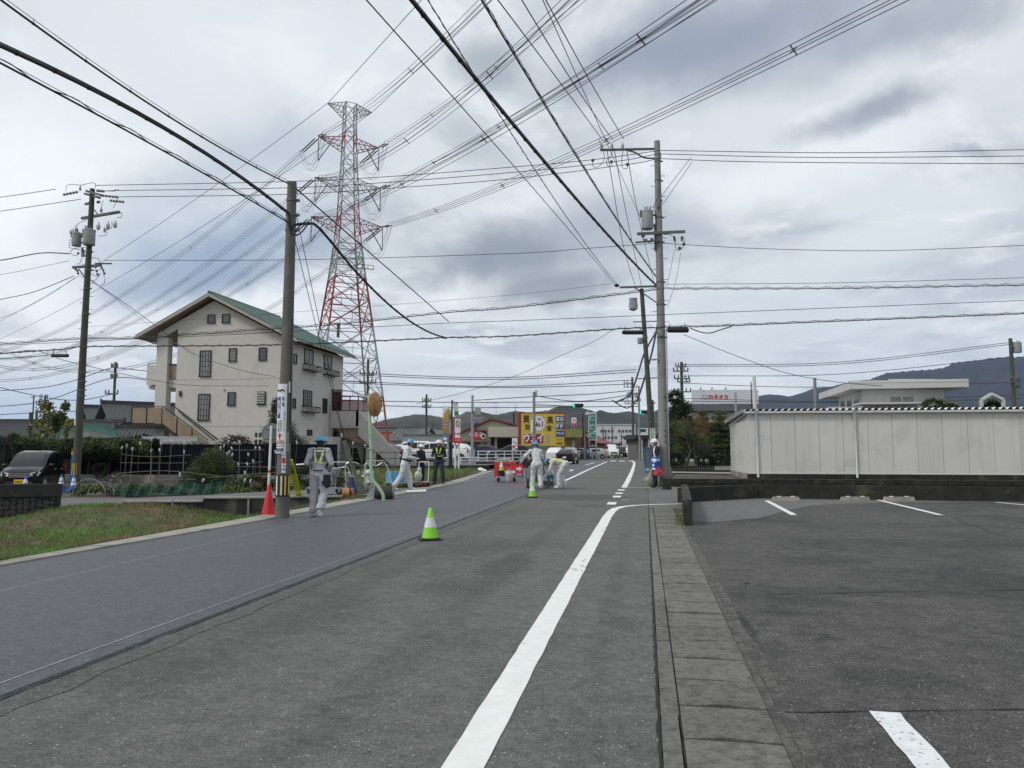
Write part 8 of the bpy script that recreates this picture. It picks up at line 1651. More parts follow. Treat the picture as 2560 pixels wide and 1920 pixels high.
g = MB(); g.b2(0, 22*k, 0, .05, z0, z1); g.obj('board', M_BR, t); g = MB(); cx, cz = 11*k, (z0+z1)/2; g.add([(cx-8*k, -.01, cz-3*k), (cx+1*k, -.01, cz-3*k), (cx+1*k, -.01, cz-7*k), (cx+8*k, -.01, cz), (cx+1*k, -.01, cz+7*k), (cx+1*k, -.01, cz+3*k), (cx-8*k, -.01, cz+3*k)], [tuple(range(7))]); g.obj('arrow', S_W, t); g = MB(); g.bar((.06, .02, z0), (.02, .2, 0.02), .03); g.bar((22*k-.06, .02, z0), (22*k, .2, 0.02), .03); g.b2(0, 22*k, .01, .04, .1, .14); g.obj('leg', M_BLK, t)
# line painting machine
b = G(1345, 1221)+Vector((0, .45, .018)); t = thing('line_marking_machine', 'hand pushed road line painting machine with kettle and gas burner between two workers', 'machine', b, YAW)
MK = mat('sooty_steel', (.1, .1, .09), .6, .3, 10, metal=.3)
g = MB(); g.box(-.05, 0, .22, .95, .45, .06); g.box(.3, -.05, .14, .4, .3, .12); g.obj('chassis', MK, t); g = MB(); g.lathe([(.18, .25), (.22, .35), (.22, .75), (.2, .8), (.05, .84)], 18, (-.2, .05, 0)); g.obj('kettle', mat('stained_kettle'), t, sm=40)
for x, y in ((-.45, -.2), (-.45, .2), (.35, .2)): g = MB(); g.cyl((x-.035, y, .17), (x+.035, y, .17), .17, n=20); w = g.obj('wheel', M_BLK, t, sm=40)
g = MB(); g.tube([(-.5, -.1, .3), (-.52, -.15, .95), (-.45, -.3, 1.05), (.1, -.3, 1.05), (.15, -.15, .95), (.15, -.1, .3)], .018, 6); g.tube([(.1, -.3, 1.05), (.45, -.1, .5), (.5, -.05, .2)], .016, 6); g.tube([(.05, -.1, .9), (.3, 0, .3)], .02, 6); g.obj('handle', MK, t); g = MB(); g.cyl((.42, .1, .3), (.42, .1, .62), .12, n=16); g.obj('white_bucket', M_WHITE, t); g = MB(); g.cyl((.42, .1, .31), (.42, .1, .48), .124, n=16); g.obj('blue_label', RB, t)
g = MB(); 
for i in range(3): g.box(.34, -.2, .07+i*.07, .36, .06, .05)
g.obj('paint_shoe', MK, t)
wire('thin hose trailing on the asphalt from the gas cylinder to the machine', through([G(1272, 1206, .03), G(1290, 1209, .03), G(1305, 1206, .03), G(1318, 1212, .03)], 16), .012, S_RED, name='hose', cat='hose')
# ------------------------------------------------------------------ people
C_GR = mat('grey_workwear', (.42, .435, .46), .85, .14, 7, bump=.8, bscale=24, col2=(.3, .31, .33), c2s=4); C_LG = mat('pale_workwear', (.58, .59, .59), .85, .14, 7, bump=.8, bscale=24, col2=(.42, .43, .43), c2s=4); C_NV = mat('navy_workwear', (.012, .014, .028), .85, .15, 5); C_NV2 = mat('dark_trousers', (.03, .034, .045), .85, .15, 5)
C_BLU = mat('bright_blue_coat', (.02, .12, .5), .7, .1, 5); C_VEST = mat('dark_grey_vest', (.1, .105, .125), .85, .1, 6)
H_BL = mat('sky_blue_helmet', (.1, .35, .55), .35, .05); H_WH = mat('white_helmet', (.72, .73, .73), .3, .04); H_GR = mat('teal_helmet', (.12, .34, .36), .35, .05)
X_ = lambda sel: sel
# worker walking away by the clinic pole
strap = lambda u, v, w, t, c, k: t & (v < 0) & (((np.abs(np.abs(u)-(.05+.115*(w-.5))) < .022) & (w > .42) & (w < .98)) | ((np.abs(w-.9) < .035) & (np.abs(u) < .1)))
belt = lambda u, v, w, t, c, k: t & (w > .36) & (w < .46)
vestf = lambda u, v, w, t, c, k: t & (np.abs(u) < .14) & (w > .36) & (w < 1.0)
p, D = person('worker in grey with sky blue helmet and yellow harness walking away by the clinic pole', G(795, 1291, .02), YAW-.08,
    dict(aR=(.1, -.17, .16), fR=(.11, -.14, .03), kR=(.11, .02, .5), aL=(-.12, .02, .08), fL=(-.13, .2, .04), kL=(-.12, .04, .5), eL=(-.25, -.08, 1.16), wL=(-.2, .15, 1.1), eR=(.29, -.03, 1.13), wR=(.17, .2, 1.03), che=(.01, .03, 1.28), nek=(.0, .05, 1.45), hed=(.0, .08, 1.58), face=(.1, 1, -.25)),
    dict(jacket=C_GR, trousers=C_GR, gloves=M_WHITE, shoes=M_WHITE), H_BL, (('vest', vestf, C_VEST), ('reflective_straps', lambda *a: strap(*a), M_REFL), ('reflective_belt', belt, M_REFL)), fold=.017, seed=2)
for nm in ('reflective_straps', 'reflective_belt'):
    for ch in p.children:
        if ch.name.startswith(nm):
            for v in ch.data.vertices: v.co += v.normal*.006
g = MB(); g.b2(.1, .26, -.1, .02, .68, .9); g.ell((.2, -.02, .74), (.08, .09, .13), 10, 6); g.obj('tool_pouch', C_NV, p, sm=50)
g = MB(); g.b2(-.09, .14, -.145, -.135, .985, 1.01); g.obj('belt', M_BLK, p)
hR = Matrix.Rotation(YAW-.08, 3, 'Z')
g = MB(); g.cyl((0, 0, 0), (-.42, .1, -.03), .017, n=8); g.obj('rod', M_WHITE, loc=G(795, 1291, .02)+hR @ Vector((-.16, .12, 1.14)), rz=YAW, lab='white rod held under the left arm of the walking worker', cat='rod')
# pointing worker in pale grey
p, D = person('worker in pale grey with sky blue helmet striding right and pointing forward', G(1017, 1226, .02), YAW-math.radians(82),
    dict(aL=(-.1, .12, .09), kL=(-.1, .1, .5), fL=(-.1, .3, .04), aR=(.1, -.45, .12), kR=(.1, -.2, .5), fR=(.1, -.3, .03), pel=(0, -.1, .93), hL=(-.1, -.1, .9), hR=(.1, -.1, .9), che=(0, .0, 1.28), nek=(0, .04, 1.46), hed=(0, .1, 1.6), eR=(.23, .0, 1.14), wR=(.18, .28, 1.1), eL=(-.23, .02, 1.14), wL=(-.16, .22, 1.03), sL=(-.185, .01, 1.4), sR=(.185, .01, 1.4), face=(0, 1, -.1)),
    dict(jacket=C_LG, trousers=C_LG, gloves=M_WHITE, shoes=M_WHITE), H_BL, (('waist_belt', lambda u, v, w, t, c, k: t & (w > .16) & (w < .3), C_VEST), ('reflective_belt', lambda u, v, w, t, c, k: t & (w > .19) & (w < .26), M_REFL)), seed=3, scale=1.02)
p, D = person('man in navy overalls and red shoes with white helmet behind the hand cart', G(1051, 1213, .02), YAW-math.radians(120),
    dict(eR=(.22, .05, 1.13), wR=(.12, .22, 1.0), eL=(-.22, .05, 1.13), wL=(-.1, .22, .98), face=(.1, 1, -.1)), dict(jacket=C_NV, trousers=C_NV, gloves=M_SKIN, shoes=S_RED), H_WH, (), seed=4, scale=.93)
p, D = person('man in navy with yellow V shaped reflectors, arms folded, white helmet', G(1097, 1210, .02), YAW+math.radians(176),
    dict(eR=(.27, .02, 1.13), wR=(.0, .19, 1.16), eL=(-.27, .02, 1.12), wL=(.02, .21, 1.12), aL=(-.17, 0, .09), fL=(-.2, .16, .04), aR=(.17, 0, .09), fR=(.2, .16, .04), kL=(-.15, .03, .5), kR=(.15, .03, .5)),
    dict(jacket=C_NV, trousers=C_NV2, gloves=C_NV, shoes=M_BLK), H_WH, (('reflective_v', lambda u, v, w, t, c, k: t & (v > 0) & (np.abs(np.abs(u)-(.035+.13*(w-.5))) < .02) & (w > .52) & (w < .95), M_REFLY), ('reflective_belt', lambda u, v, w, t, c, k: t & (w > .3) & (w < .37), M_REFLY)), seed=5, scale=1.03)
# painter pushing the machine, seen from behind
p, D = person('painter in pale hooded overalls pushing the line machine, back to the camera', G(1341, 1222, .02), YAW+.1,
    dict(pel=(.02, -.05, .92), che=(0, .08, 1.25), nek=(-.02, .18, 1.42), hed=(.0, .28, 1.54), face=(.1, 1, -.5), sL=(-.2, .12, 1.36), eL=(-.42, .18, 1.16), wL=(-.5, .38, .98), sR=(.17, .14, 1.37), eR=(.24, .2, 1.1), wR=(.2, .38, .95), hL=(-.09, -.05, .9), hR=(.11, -.05, .9), kL=(-.12, .05, .5), aL=(-.15, -.02, .09), fL=(-.16, .15, .04), kR=(.13, .0, .5), aR=(.15, -.12, .09), fR=(.16, .06, .04)),
    dict(jacket=C_LG, trousers=C_LG, gloves=M_WHITE, shoes=M_WHITE, head=C_VEST), H_BL, (), seed=6, fold=.017, hair=mat('grey_hood', (.13, .125, .115), .9, .2, 9))
# bending worker
p, D = person('bending worker with teal helmet and yellow vest reaching down to the road', G(1404, 1221, .02), YAW+math.radians(92),
    dict(pel=(0, -.1, .92), che=(0, .22, 1.02), nek=(0, .4, 1.0), hed=(0, .55, .93), face=(0, .35, -1), sL=(-.18, .36, .97), eL=(-.22, .45, .7), wL=(-.12, .58, .47), sR=(.18, .36, .97), eR=(.22, .42, .68), wR=(.1, .6, .42),
         hL=(-.1, -.1, .88), kL=(-.13, .13, .5), aL=(-.13, .1, .09), fL=(-.14, .28, .04), hR=(.1, -.12, .88), kR=(.13, .0, .48), aR=(.13, -.14, .09), fR=(.14, .04, .04)),
    dict(jacket=C_LG, trousers=C_LG, gloves=mat('blue_gloves', (.2, .38, .5), .6), shoes=M_WHITE), H_GR, (('vest', lambda u, v, w, t, c, k: t & (w > .3) & (w < .92) & (np.abs(u) < .16), mat('yellow_mesh_vest', (.62, .6, .2), .7)),), seed=7)
# flagman in blue coat beside the big pole
coat = lambda u, v, w, t, c, k: ((k == 0) | ((k == 1) & (c[:, 2] > .62))) & (c[:, 2] < 1.12)
p, D = person('flagman in blue coat with white reflectors and white helmet beside the big pole', G(1641, 1219, .0), YAW+math.radians(100),
    dict(eR=(.2, .02, 1.12), wR=(.2, .04, .86), eL=(-.22, .05, 1.12), wL=(-.25, .16, .88), aL=(-.1, .08, .09), fL=(-.1, .25, .04), kL=(-.1, .08, .5), hed=(0, .05, 1.61), face=(0, 1, -.15)),
    dict(jacket=C_NV, trousers=C_NV, gloves=M_WHITE, shoes=M_BLK), H_WH, (('coat_skirt', coat, C_BLU), ('reflective_sash', lambda u, v, w, t, c, k: t & (np.abs(np.abs(u)-.1) < .025) & (w > .3), M_REFLW), ('reflective_band', lambda u, v, w, t, c, k: (k < 2) & (np.abs(c[:, 2]-1.0) < .035), M_REFLW), ('reflective_hem', lambda u, v, w, t, c, k: (k == 1) & (np.abs(c[:, 2]-.68) < .03), M_REFLW), ('sleeve_bands', lambda u, v, w, t, c, k: (k == 0) & (np.abs(u) > .17) & (np.abs(c[:, 2]-.95) < .025), M_REFLW)), mask=True, seed=8, scale=1.05, fold=.012)
for nm in ('reflective', 'sleeve'):
    for ch in p.children:
        if ch.name.startswith(nm):
            for v in ch.data.vertices: v.co += v.normal*.006
b = G(1641, 1219, 0); fr = Matrix.Rotation(YAW, 3, 'Z'); t = thing('flag', 'red signal flag hanging down from the hand of the flagman', 'flag', b+fr @ Vector((.02, -.22, .84)), YAW)
g = MB(); g.tube([(0, 0, .08), (0, 0, -.02), (.0, 0, -.05)], .012, 6); g.bar((0, 0, 0), (-.19, 0, -.3), .02); g.bar((0, 0, 0), (.24, 0, -.3), .02); g.obj('stick', S_RED, t)
g = MB(); V = [(0, 0, 0), (-.21, 0, -.3), (-.08, -.03, -.38), (.1, .02, -.42), (.25, 0, -.31), (.02, -.04, -.2)]; g.add(V, [(0, 1, 5), (1, 2, 5), (2, 3, 5), (3, 4, 5), (4, 0, 5)]); g.obj('cloth', mat('flag_red', (.5, .08, .1), .8, .1), t)
t = thing('white_flag', 'white cloth flag held low in front of the flagman', 'flag', b+fr @ Vector((-.3, -.1, .62)), YAW); g = MB(); g.add([(.15, 0, .12), (.08, 0, .1), (-.22, 0, -.32), (-.12, .02, -.36), (.0, .02, -.3)], [(0, 1, 2, 3, 4)]); g.add([(.15, 0.01, .12), (.08, 0.01, .1), (-.22, 0.01, -.32), (-.12, .03, -.36), (.0, .03, -.3)], [(4, 3, 2, 1, 0)]); g.obj('cloth', mat('dirty_white_cloth', (.55, .54, .48), .8), t); g = MB(); g.bar((.13, 0, .16), (-.12, 0, -.2), .018); g.obj('stick', M_STICK, t)
person('man in dark clothes and pale helmet standing behind the white notice board', cfr(1291, 66, -.15)+Vector((0, 0, .0)), YAW+2.6, None, dict(jacket=C_NV, trousers=C_NV, gloves=M_SKIN, shoes=M_BLK), H_WH, (('reflective_v', lambda u, v, w, t, c, k: t & (v > 0) & (np.abs(np.abs(u)-.08) < .02) & (w > .4), M_REFLW),), seed=9, vox=.02)
person('far security guard in dark uniform and white helmet on the right pavement', cfr(1585, 104, 0), YAW+2.9, None, dict(jacket=C_NV, trousers=C_NV, gloves=M_WHITE, shoes=M_BLK), H_WH, (), seed=10, vox=.02)
# ------------------------------------------------------------------ right poles
rb = G(1661, 1218, 0); RH = W(1648, 345, 28.35).z; RPt = Vector((rb.x-.05, rb.y, RH))
RP, rat, rrad = upole('tall thick concrete utility pole beside the flagman with a transformer near its top', rb, RPt, .2, .115, M_POLEL, steps=(6.0, 13, .42), bands=(5.8, 7.1, 8.0, 9.6, 10.6, 12.1, 12.9))
k = 874/RH
rx = lambda px, py, y=0.: (rat((1219-py)/k)[0]+(px-(1661-13*(1219-py)/874))/k, y, (1219-py)/k)
arm(RP, rx(1503, 368), rx(1645, 365), .09, .07)
g = MB(); g.tube(through([rx(1565, 367), rx(1590, 374), rx(1615, 388), rx(1645, 390)], 16), .035, 8); g.obj('brace', M_ARM, RP)
for px in (1507, 1533, 1560): insul(RP, rx(px, 366), 1, 1.15)
insul(RP, rx(1654, 392), 1, 1.4)
transformer(RP, rx(1622, 575)[0], -.05, rx(0, 575)[2], .23, .72, rat(9.8)[0])
for (x0, y0, x1, y1) in ((1594, 590, 1714, 584), (1590, 612, 1650, 606)): arm(RP, rx(x0, y0, -.2), rx(x1, y1, -.2), .09, .1 if y0 == 590 else .05)
g = MB(); g.cyl(rx(1643, 630), rx(1643, 560), .06, n=8); g.cyl(rx(1645, 550), rx(1645, 500), .05, n=8); g.box(*rx(1652, 512, -.15), .1, .1, .35, ry=.4); g.obj('cable_bracket', M_ARM, RP)
for px in (1690, 1709): insul(RP, rx(px, 592), -1, .9, M_INSD)
def cw(par, pts, r=.012, name='jumper_wire'): g = MB(); g.tube(through(pts, 24), r, 4); return g.obj(name, M_WIRE, par)
for q in (((1690, 605), (1690, 625), (1695, 632), (1705, 628), (1712, 615), (1710, 598)), ((1660, 592), (1675, 592), (1688, 600), (1690, 610)), ((1606, 575), (1606, 600), (1620, 612), (1640, 608)), ((1507, 368), (1512, 395), (1500, 415), (1485, 418), (1482, 405)), ((1533, 370), (1528, 390), (1518, 400), (1520, 415), (1530, 417), (1531, 408)), ((1560, 370), (1556, 400), (1558, 420), (1568, 422), (1571, 414)), ((1504, 365), (1500, 352), (1498, 345)), ((1642, 545), (1636, 520), (1648, 490), (1650, 420)), ((1645, 840), (1652, 850), (1662, 838), (1668, 826))):
    cw(RP, [rx(x, y, -.22) for x, y in q])
for (x, y) in ((1483, 400), (1530, 404), (1570, 411), (1610, 595), (1616, 606), (1631, 604), (1700, 626), (1711, 616)): g = MB(); g.ell(rx(x, y, -.2), (.07, .05, .07), 8, 5); g.obj('cable_clamp', M_INSD, RP)
g = MB(); g.tube([rx(1666, 830, -.16), rx(1672, 1210, -.19)], .02, 6); g.obj('conduit', M_TRF, RP)
g = MB(); g.bar(rx(1634, 905, -.1), rx(1650, 906, -.1), .05); g.ell(rx(1634, 906, -.1), (.14, .08, .03), 8, 4); g.obj('street_lamp', M_TRF, RP)
for z in (1000, 1082, 1095, 1108, 1031): g = MB(); g.cyl(rx(1661, z, -.2), rx(1661, z, -.14), .03, n=8); g.obj('bolt_hole', M_DARK, RP)
def closure(lab, px0, px1, py, d, h=12):
    a, b = W(px0, py, d), W(px1, py, d); t = thing('cable_closure', lab, 'cable box', a, math.atan2((b-a).y, (b-a).x)); L_ = (b-a).length; r = h/1850*d/2
    g = MB(); g.tube([(0, 0, 0), (L_*.05, 0, 0), (L_*.95, 0, 0), (L_, 0, 0)], [r*.5, r, r, r*.5], 8); g.obj('case', M_WIRE, t); g = MB(); g.bar((L_*.1, 0, r), (L_*.15, 0, r+.15), .02); g.bar((L_*.85, 0, r), (L_*.8, 0, r+.15), .02); g.obj('hanger', M_WIRE, t)
closure('black splice case hanging just left of the second right pole', 1555, 1610, 831, 28.2, 11); closure('black splice case hanging just right of the big right pole', 1668, 1722, 825, 28, 14); closure('black splice case hanging left of the mossy left pole', 128, 172, 889, 30.5, 9)
# second pole, leaning
pb = cfr(1633, 50, 0); pt = W(1604, 722, 50)
P2, pat, _ = upole('older leaning concrete utility pole just behind the big right pole', pb, pt, .2, .14, M_POLED, bands=(4.4, 6, 8.4, 9.0), grp=None)
k2 = 454/P2['h']; px2 = lambda px, py, y=0.: (pat((1176-py)/k2)[0]+(px-(1633-29*(1176-py)/454))/k2, y, (1176-py)/k2)
arm(P2, px2(1548, 720, -.2), px2(1640, 717, -.2), .12, .12); arm(P2, px2(1582, 807, -.1), px2(1642, 805, -.1), .06, .06); arm(P2, px2(1590, 950, -.1), px2(1650, 947, -.1), .07, .07); g = MB(); g.bar(px2(1585, 720, -.2), px2(1645, 762, -.2), .07); g.obj('brace', M_ARM, P2)
g = MB(); g.lathe([(.1, 0), (.28, .1), (.32, .35), (.26, .75), (.3, .85)], 12, px2(1583, 778)); g.obj('switch_gear', M_TRF, P2, sm=40); g = MB(); g.lathe([(.15, 0), (.2, .1), (.2, .4), (.1, .45)], 10, px2(1600, 862)); g.obj('small_transformer', M_TRF, P2, sm=40)
g = MB(); g.ell(px2(1540, 716, -.3), (.18, .08, .12), 8, 5); g.obj('cable_clamp', M_WIRE, P2)
sp_ = thing('pole_sign', 'narrow white vertical sign with green characters strapped to the leaning pole', 'sign', cfr(1630, 49.6, 0), YAW); g = MB(); g.b2(-.16, .19, -.02, .0, EYE+(1120-1112)/37.3, EYE+(1120-1071)/37.3); o = g.obj('board', S_W, sp_)
text('わかの川', .33, sp_, (0.01, -.03, 1.5+28/37.3), S_GRN, vert=True, sp=.85, bold=.006)
def fpole(lab, px, top, d, arms, r=.14, mm=None, trf=(), ins=True, cat='utility pole', name='utility_pole', lean=0):
    b = cfr(px, d, 0); H_ = W(px, top, d).z; t, a_, _ = upole(lab, b, b+Vector((lean, 0, H_)), r*1.3, r, mm or M_POLED, name=name, cat=cat); q = 1850/d
    for (py, lo, hi) in arms:
        z = EYE+(1120-py)/q; arm(t, (lo/q, -.2, z), (hi/q, -.2, z+.0), .13, .13)
        if ins:
            for f in (.03, .28, .72, .97): insul(t, (lo/q+(hi-lo)/q*f, -.2, z+.06), 1, 1.5, M_INSD)
    for (x, py) in trf: transformer(t, x/q, -.2, EYE+(1120-py)/q, .3, .8, 0)
    return t
fpole('far utility pole with twin transformers over the oncoming traffic', 1582, 943, 118, [(958, -22, 8), (968, -22, 12), (1003, -26, 20), (1010, -20, 16)], .17, trf=((-9, 995), (10, 995)))
fpole('utility pole with two double crossarms right of the big pole, above the garden', 1706, 905, 80, [(917, -16, 10), (928, -22, 16), (947, -20, 18), (955, -12, 20), (980, -22, 22)], .15)
fpole('utility pole near the right edge with a pointed top and small transformer', 2537, 846, 58, [(876, -4, 18), (955, -10, 14), (972, 0, 12)], .13, trf=((12, 882),))
fpole('distant utility pole behind the orange sided house', 283, 905, 75, [(918, -8, 8), (944, -8, 8), (985, -20, 12)], .12)
fpole('distant pole with four short crossarms beside the yellow flowering tree', 111, 988, 110, [(993, -12, 8), (1003, -12, 8), (1013, -12, 8), (1030, -8, 16)], .14)
fpole('slim distant antenna pole left of the four armed pole', 82, 990, 100, [(993, -5, 6)], .08, ins=False, cat='pole', name='pole'); fpole('short stout distant pole at far left', 77, 1031, 60, [], .13, M_POLED, ins=False); fpole('pale distant pole top at far left', 91, 1024, 70, [], .1, M_POLE, ins=False)
fpole('dark utility pole right behind the mint green mirror pole', 918, 898, 85, [(935, -20, 24), (957, -20, 22), (938, 0, 16)], .13); fpole('slender dark utility pole against the hills left of the signboards', 1066, 986, 95, [(1003, -10, 12), (1019, -10, 12)], .13)
t = fpole('grey pole with a box and cameras standing before the restaurant', 1181, 988, 62, [(1030, 0, 22)], .1, M_STEEL, ins=False); g = MB(); g.b2(.2, .7, -.3, 0, 4.3, 4.9); g.b2(.1, .9, -.2, 0, 3.95, 4.05); g.obj('camera_box', M_TRF, t)
fpole('dark pole rising behind the red restaurant roof', 1285, 1032, 120, [], .14, M_BRN, ins=False); fpole('thin brown lamp pole before the brick building', 1457, 1033, 105, [], .1, M_BRN, ins=False, cat='pole', name='pole'); fpole('short concrete pole before the green shop', 1462, 1052, 92, [], .12, M_POLE, ins=False, cat='pole', name='pole')
for i, (px, tp, d) in enumerate(((1507, 1068, 170), (1530, 1063, 190), (1514, 1078, 200), (1553, 1082, 220), (1048, 1062, 160), (1056, 1066, 165), (1083, 1060, 180), (1632, 1000, 75))):
    fpole(('thin distant pole left of the apartment block windows', 'distant pole in front of the apartment block', 'small pale pole below the apartment block', 'short distant pole at the end of the road', 'left one of two twin distant poles against the hillside', 'right one of two twin distant poles against the hillside', 'distant pole just left of the clinic signboard', 'thin pole just right of the leaning pole')[i], px, tp, d, [(tp+8, -6, 6)], .12, ins=False)
for i, (px, tp, wd) in enumerate(((1240, 1008, 8), (1289, 1012, 5))):
    g = MB(); b = cfr(px, 97, 3); z1 = W(px, tp, 97).z-3; g.cyl((0, 0, 0), (0, 0, z1), .03, n=5); g.bar((-wd/19, 0, z1), (wd/19, 0, z1), .04); g.bar((-wd/25, 0, z1-.5), (wd/25, 0, z1-.5), .03); g.obj('roof_antenna', M_STEEL, loc=b, rz=YAW, lab='thin roof antenna mast, the '+('left' if i == 0 else 'right')+' one above the red roof', cat='antenna')
# ------------------------------------------------------------------ cables
def vpl(E, Q, px, n=60):      # sagging curve in the vertical plane through E and Q, fitted to sight lines
    E, Q = Vector(E), Vector(Q); dv = Vector(((Q-E).x, (Q-E).y, 0)); L_ = dv.length; dv.normalize(); nn = Vector((-dv.y, dv.x, 0)); C0 = Vector((0, 0, EYE)); S, Z = [0.], [E.z]
    for p in px: r, _ = ray(*p); P = C0+r*((E-C0).dot(nn)/r.dot(nn)); S.append((P-E).dot(dv)); Z.append(P.z)
    c = np.polyfit(S, Z, 2, w=[6]+[1]*len(px)); c[2] = E.z
    return [E+dv*s_+Vector((0, 0, np.polyval(c, s_)-E.z)) for s_ in np.linspace(0, L_, n)]
QR = Vector((-7.6, -20, 8.2)); D_ = 2560/2212
c1 = lambda *p: [(x*.57866, y*.57866) for x, y in p]; c2 = lambda *p: [(1280+x*.57866, y*.57866) for x, y in p]
def over(lab, E, Q, px, n=60, **k): return wire(lab, vpl(E, Q, px, n), **k)
over('thickest black cable bundle running from the big right pole over the road towards the viewer', W(1641, 714, 28.2), QR, c2((400, 1010), (200, 760), (0, 530))+c1((1985, 240), (1760, 0)), r=.026, msg=.045, rings=.6)
over('second black cable above the thickest one, from the big right pole over the road', W(1641, 694, 28.2), QR+Vector((.8, 0, .6)), c2((350, 790), (170, 500), (0, 220))+c1((2080, 0)), r=.013, msg=.06, spiral=.9, sr=.02, rings=1.1)
PE = W(1540, 716, 49.8)
over('thin straight cable from the leaning pole arm passing highest left over the road', PE, Vector((-8.6, -20, 9.2)), c2((250, 990), (0, 720))+c1((1850, 300), (1590, 0)), r=.012); over('thin twisted cable from the leaning pole arm close under the thickest cable', PE+Vector((.2, 0, 0)), Vector((-8.2, -20, 9.2)), c2((290, 1010), (160, 840), (0, 570))+c1((2030, 280), (1840, 0)), r=.011, spiral=.7, sr=.018)
for lab, E, px in (('left one of three insulated wires rising from the top arm insulators', (1506, 350), c2((240, 400), (150, 280), (0, 80))+c1((2150, 0))), ('middle one of three insulated wires rising from the top arm insulators', (1532, 349), c2((250, 340), (150, 170), (40, 0))), ('right one of three insulated wires rising from the top arm insulators', (1559, 347), c2((330, 340), (240, 170), (145, 0)))):
    over(lab, W(*E, 28.3), QR+Vector((1.5, 0, 5)), px, r=.011)
over('hair thin wire rising between the insulated wires towards the viewer', W(1604, 550, 49), QR+Vector((2.5, 0, 4)), c2((400, 600), (240, 230), (130, 0)), r=.01, mm=M_WIREG)
for i, (a, m, b) in enumerate((((1517, 372), (1558, 613), (1587, 712)), ((1535, 372), (1569, 550), (1604, 717)), ((1566, 372), (1592, 520), (1636, 712)))):
    wire(('left', 'middle', 'right')[i]+' wire dropping steeply from the top arm to the leaning pole behind', through([W(*a, 28.4), W(*m, 38), W(*b, 50)], 24), .012)
# from the clinic pole towards the upper left
QL = Vector((-8.9, -20, 8.2)); NB = NPt+Vector((0, -.12, 0))
over('thick black cable bundle from the clinic pole to the upper left, middle of the three', NB+Vector((0, 0, -.75)), QL, c1((1160, 815), (1000, 735), (800, 610), (500, 457), (300, 350), (0, 172)), r=.022, msg=.04, rings=.6)
over('upper black cable with rings from the clinic pole top to the upper left', NB+Vector((0, 0, -.08)), QL+Vector((.4, 0, .5)), c1((1040, 695), (740, 515), (480, 325), (230, 160), (0, 8)), r=.012, msg=.06, rings=.9)
over('lowest black cable with loose spiral wrap from the clinic pole to the upper left', NB+Vector((0, 0, -.95)), QL+Vector((-.3, 0, -.5)), c1((1000, 825), (700, 640), (480, 530), (250, 400), (0, 275)), r=.012, msg=.05, spiral=1.1, sr=.028)
J1, J2 = W(1117, 845, 29.3), W(1122, 804, 29.4)
g0_ = [NB+Vector((0, 0, -.75)), NB+Vector((.08, -.03, -1.1)), W(735, 563, 15.9), W(770, 559, 16.1), W(799, 571, 16.6)]
wire('thick cable looping round the clinic pole and sagging right to the crossing cable', through(g0_+vpl(W(799, 571, 16.6), J1, [(860, 650), (949, 741), (1041, 811), (1117, 845)], 14)[2:-1]+[J1], 60), .024, rings=.6)
wire('smaller loop of cable hanging at the clinic pole below the thick one', through([NB+Vector((.02, -.04, -.95)), W(724, 578, 15.55), W(740, 588, 15.6), W(756, 578, 15.8), W(768, 562, 16)], 24), .014)
wire('thin straight cable from the clinic pole top down right to the upper crossing cable', [NPt+Vector((.1, 0, -.15)), J2], .013)
# crossing cables, left pole to right pole and beyond
dd = lambda px: 30.5+(28.3-30.5)*min(1.3, max(-.15, (px-190)/1465))
def cross(lab, px, r=.011, dz=0, **k): return wire(lab, through([W(x, y, dd(x)+dz) for x, y in px], 60), r, **k)
for i, (l, m, rr_) in enumerate((([(250, 463)]+c1((480, 800), (1220, 785), (1650, 765), (2212, 722)), c2((350, 690), (640, 650)), c2((1400, 660), (2212, 647))), ([(285, 478)]+c1((510, 823), (1220, 812), (1640, 790), (2212, 745)), c2((430, 700), (630, 665)), c2((1300, 680), (2212, 674))), ([(300, 492)]+c1((540, 850), (1220, 840), (1700, 812), (2212, 772)), c2((500, 710), (630, 685)), c2((1100, 700), (2212, 707))))):
    cross(('highest', 'middle', 'lowest')[i]+' of three parallel high wires crossing between the two big poles', l+m, .011); cross(('top', 'middle', 'bottom')[i]+' of three parallel wires leaving the right pole top to the right', [m[-1]]+rr_+[(2760, rr_[-1][1]-4)], .011)
cross('long spiral wrapped cable crossing the street level with the house eaves', [(-150, 866)]+c1((0, 1487), (340, 1465), (600, 1460), (1200, 1420), (1500, 1398), (1940, 1350), (2212, 1330))+c2((520, 1265), (640, 1248)), .014, spiral=.8, sr=.05, msg=.06)
cross('thin cable crossing just under the spiral wrapped one', [(-150, 872)]+c1((0, 1492), (1000, 1445), (1500, 1418), (1950, 1395), (2212, 1386))+c2((300, 1374), (640, 1360), (1400, 1330), (2212, 1298), (2400, 1290)), .009)
cross('lower thick cable crossing the street to the splice cases', [(-150, 890)]+c1((0, 1527), (280, 1508), (400, 1497), (1200, 1490), (1900, 1460), (2212, 1452))+c2((470, 1420), (640, 1416)), .016, spiral=.6, sr=.04)
cross('lower thick spiral cable leaving the right pole past the splice case', c2((640, 1416), (700, 1412), (860, 1410), (1400, 1388), (2212, 1355), (2400, 1345)), .015, spiral=.8, sr=.045, msg=.05)
cross('loose cable loop drooping right of the right splice case', c2((770, 1418), (820, 1436), (860, 1438), (900, 1425), (950, 1410)), .016)
cross('spiral wrapped cable leaving the right pole at crossarm height to the right', c2((650, 1247), (740, 1248), (1400, 1246), (2212, 1232), (2400, 1230)), .012, spiral=.75, sr=.06, msg=.05)
cross('thin cable slightly rising to the right above the spiral wrapped one', c2((650, 1228), (1400, 1222), (2212, 1200), (2400, 1196)), .008)
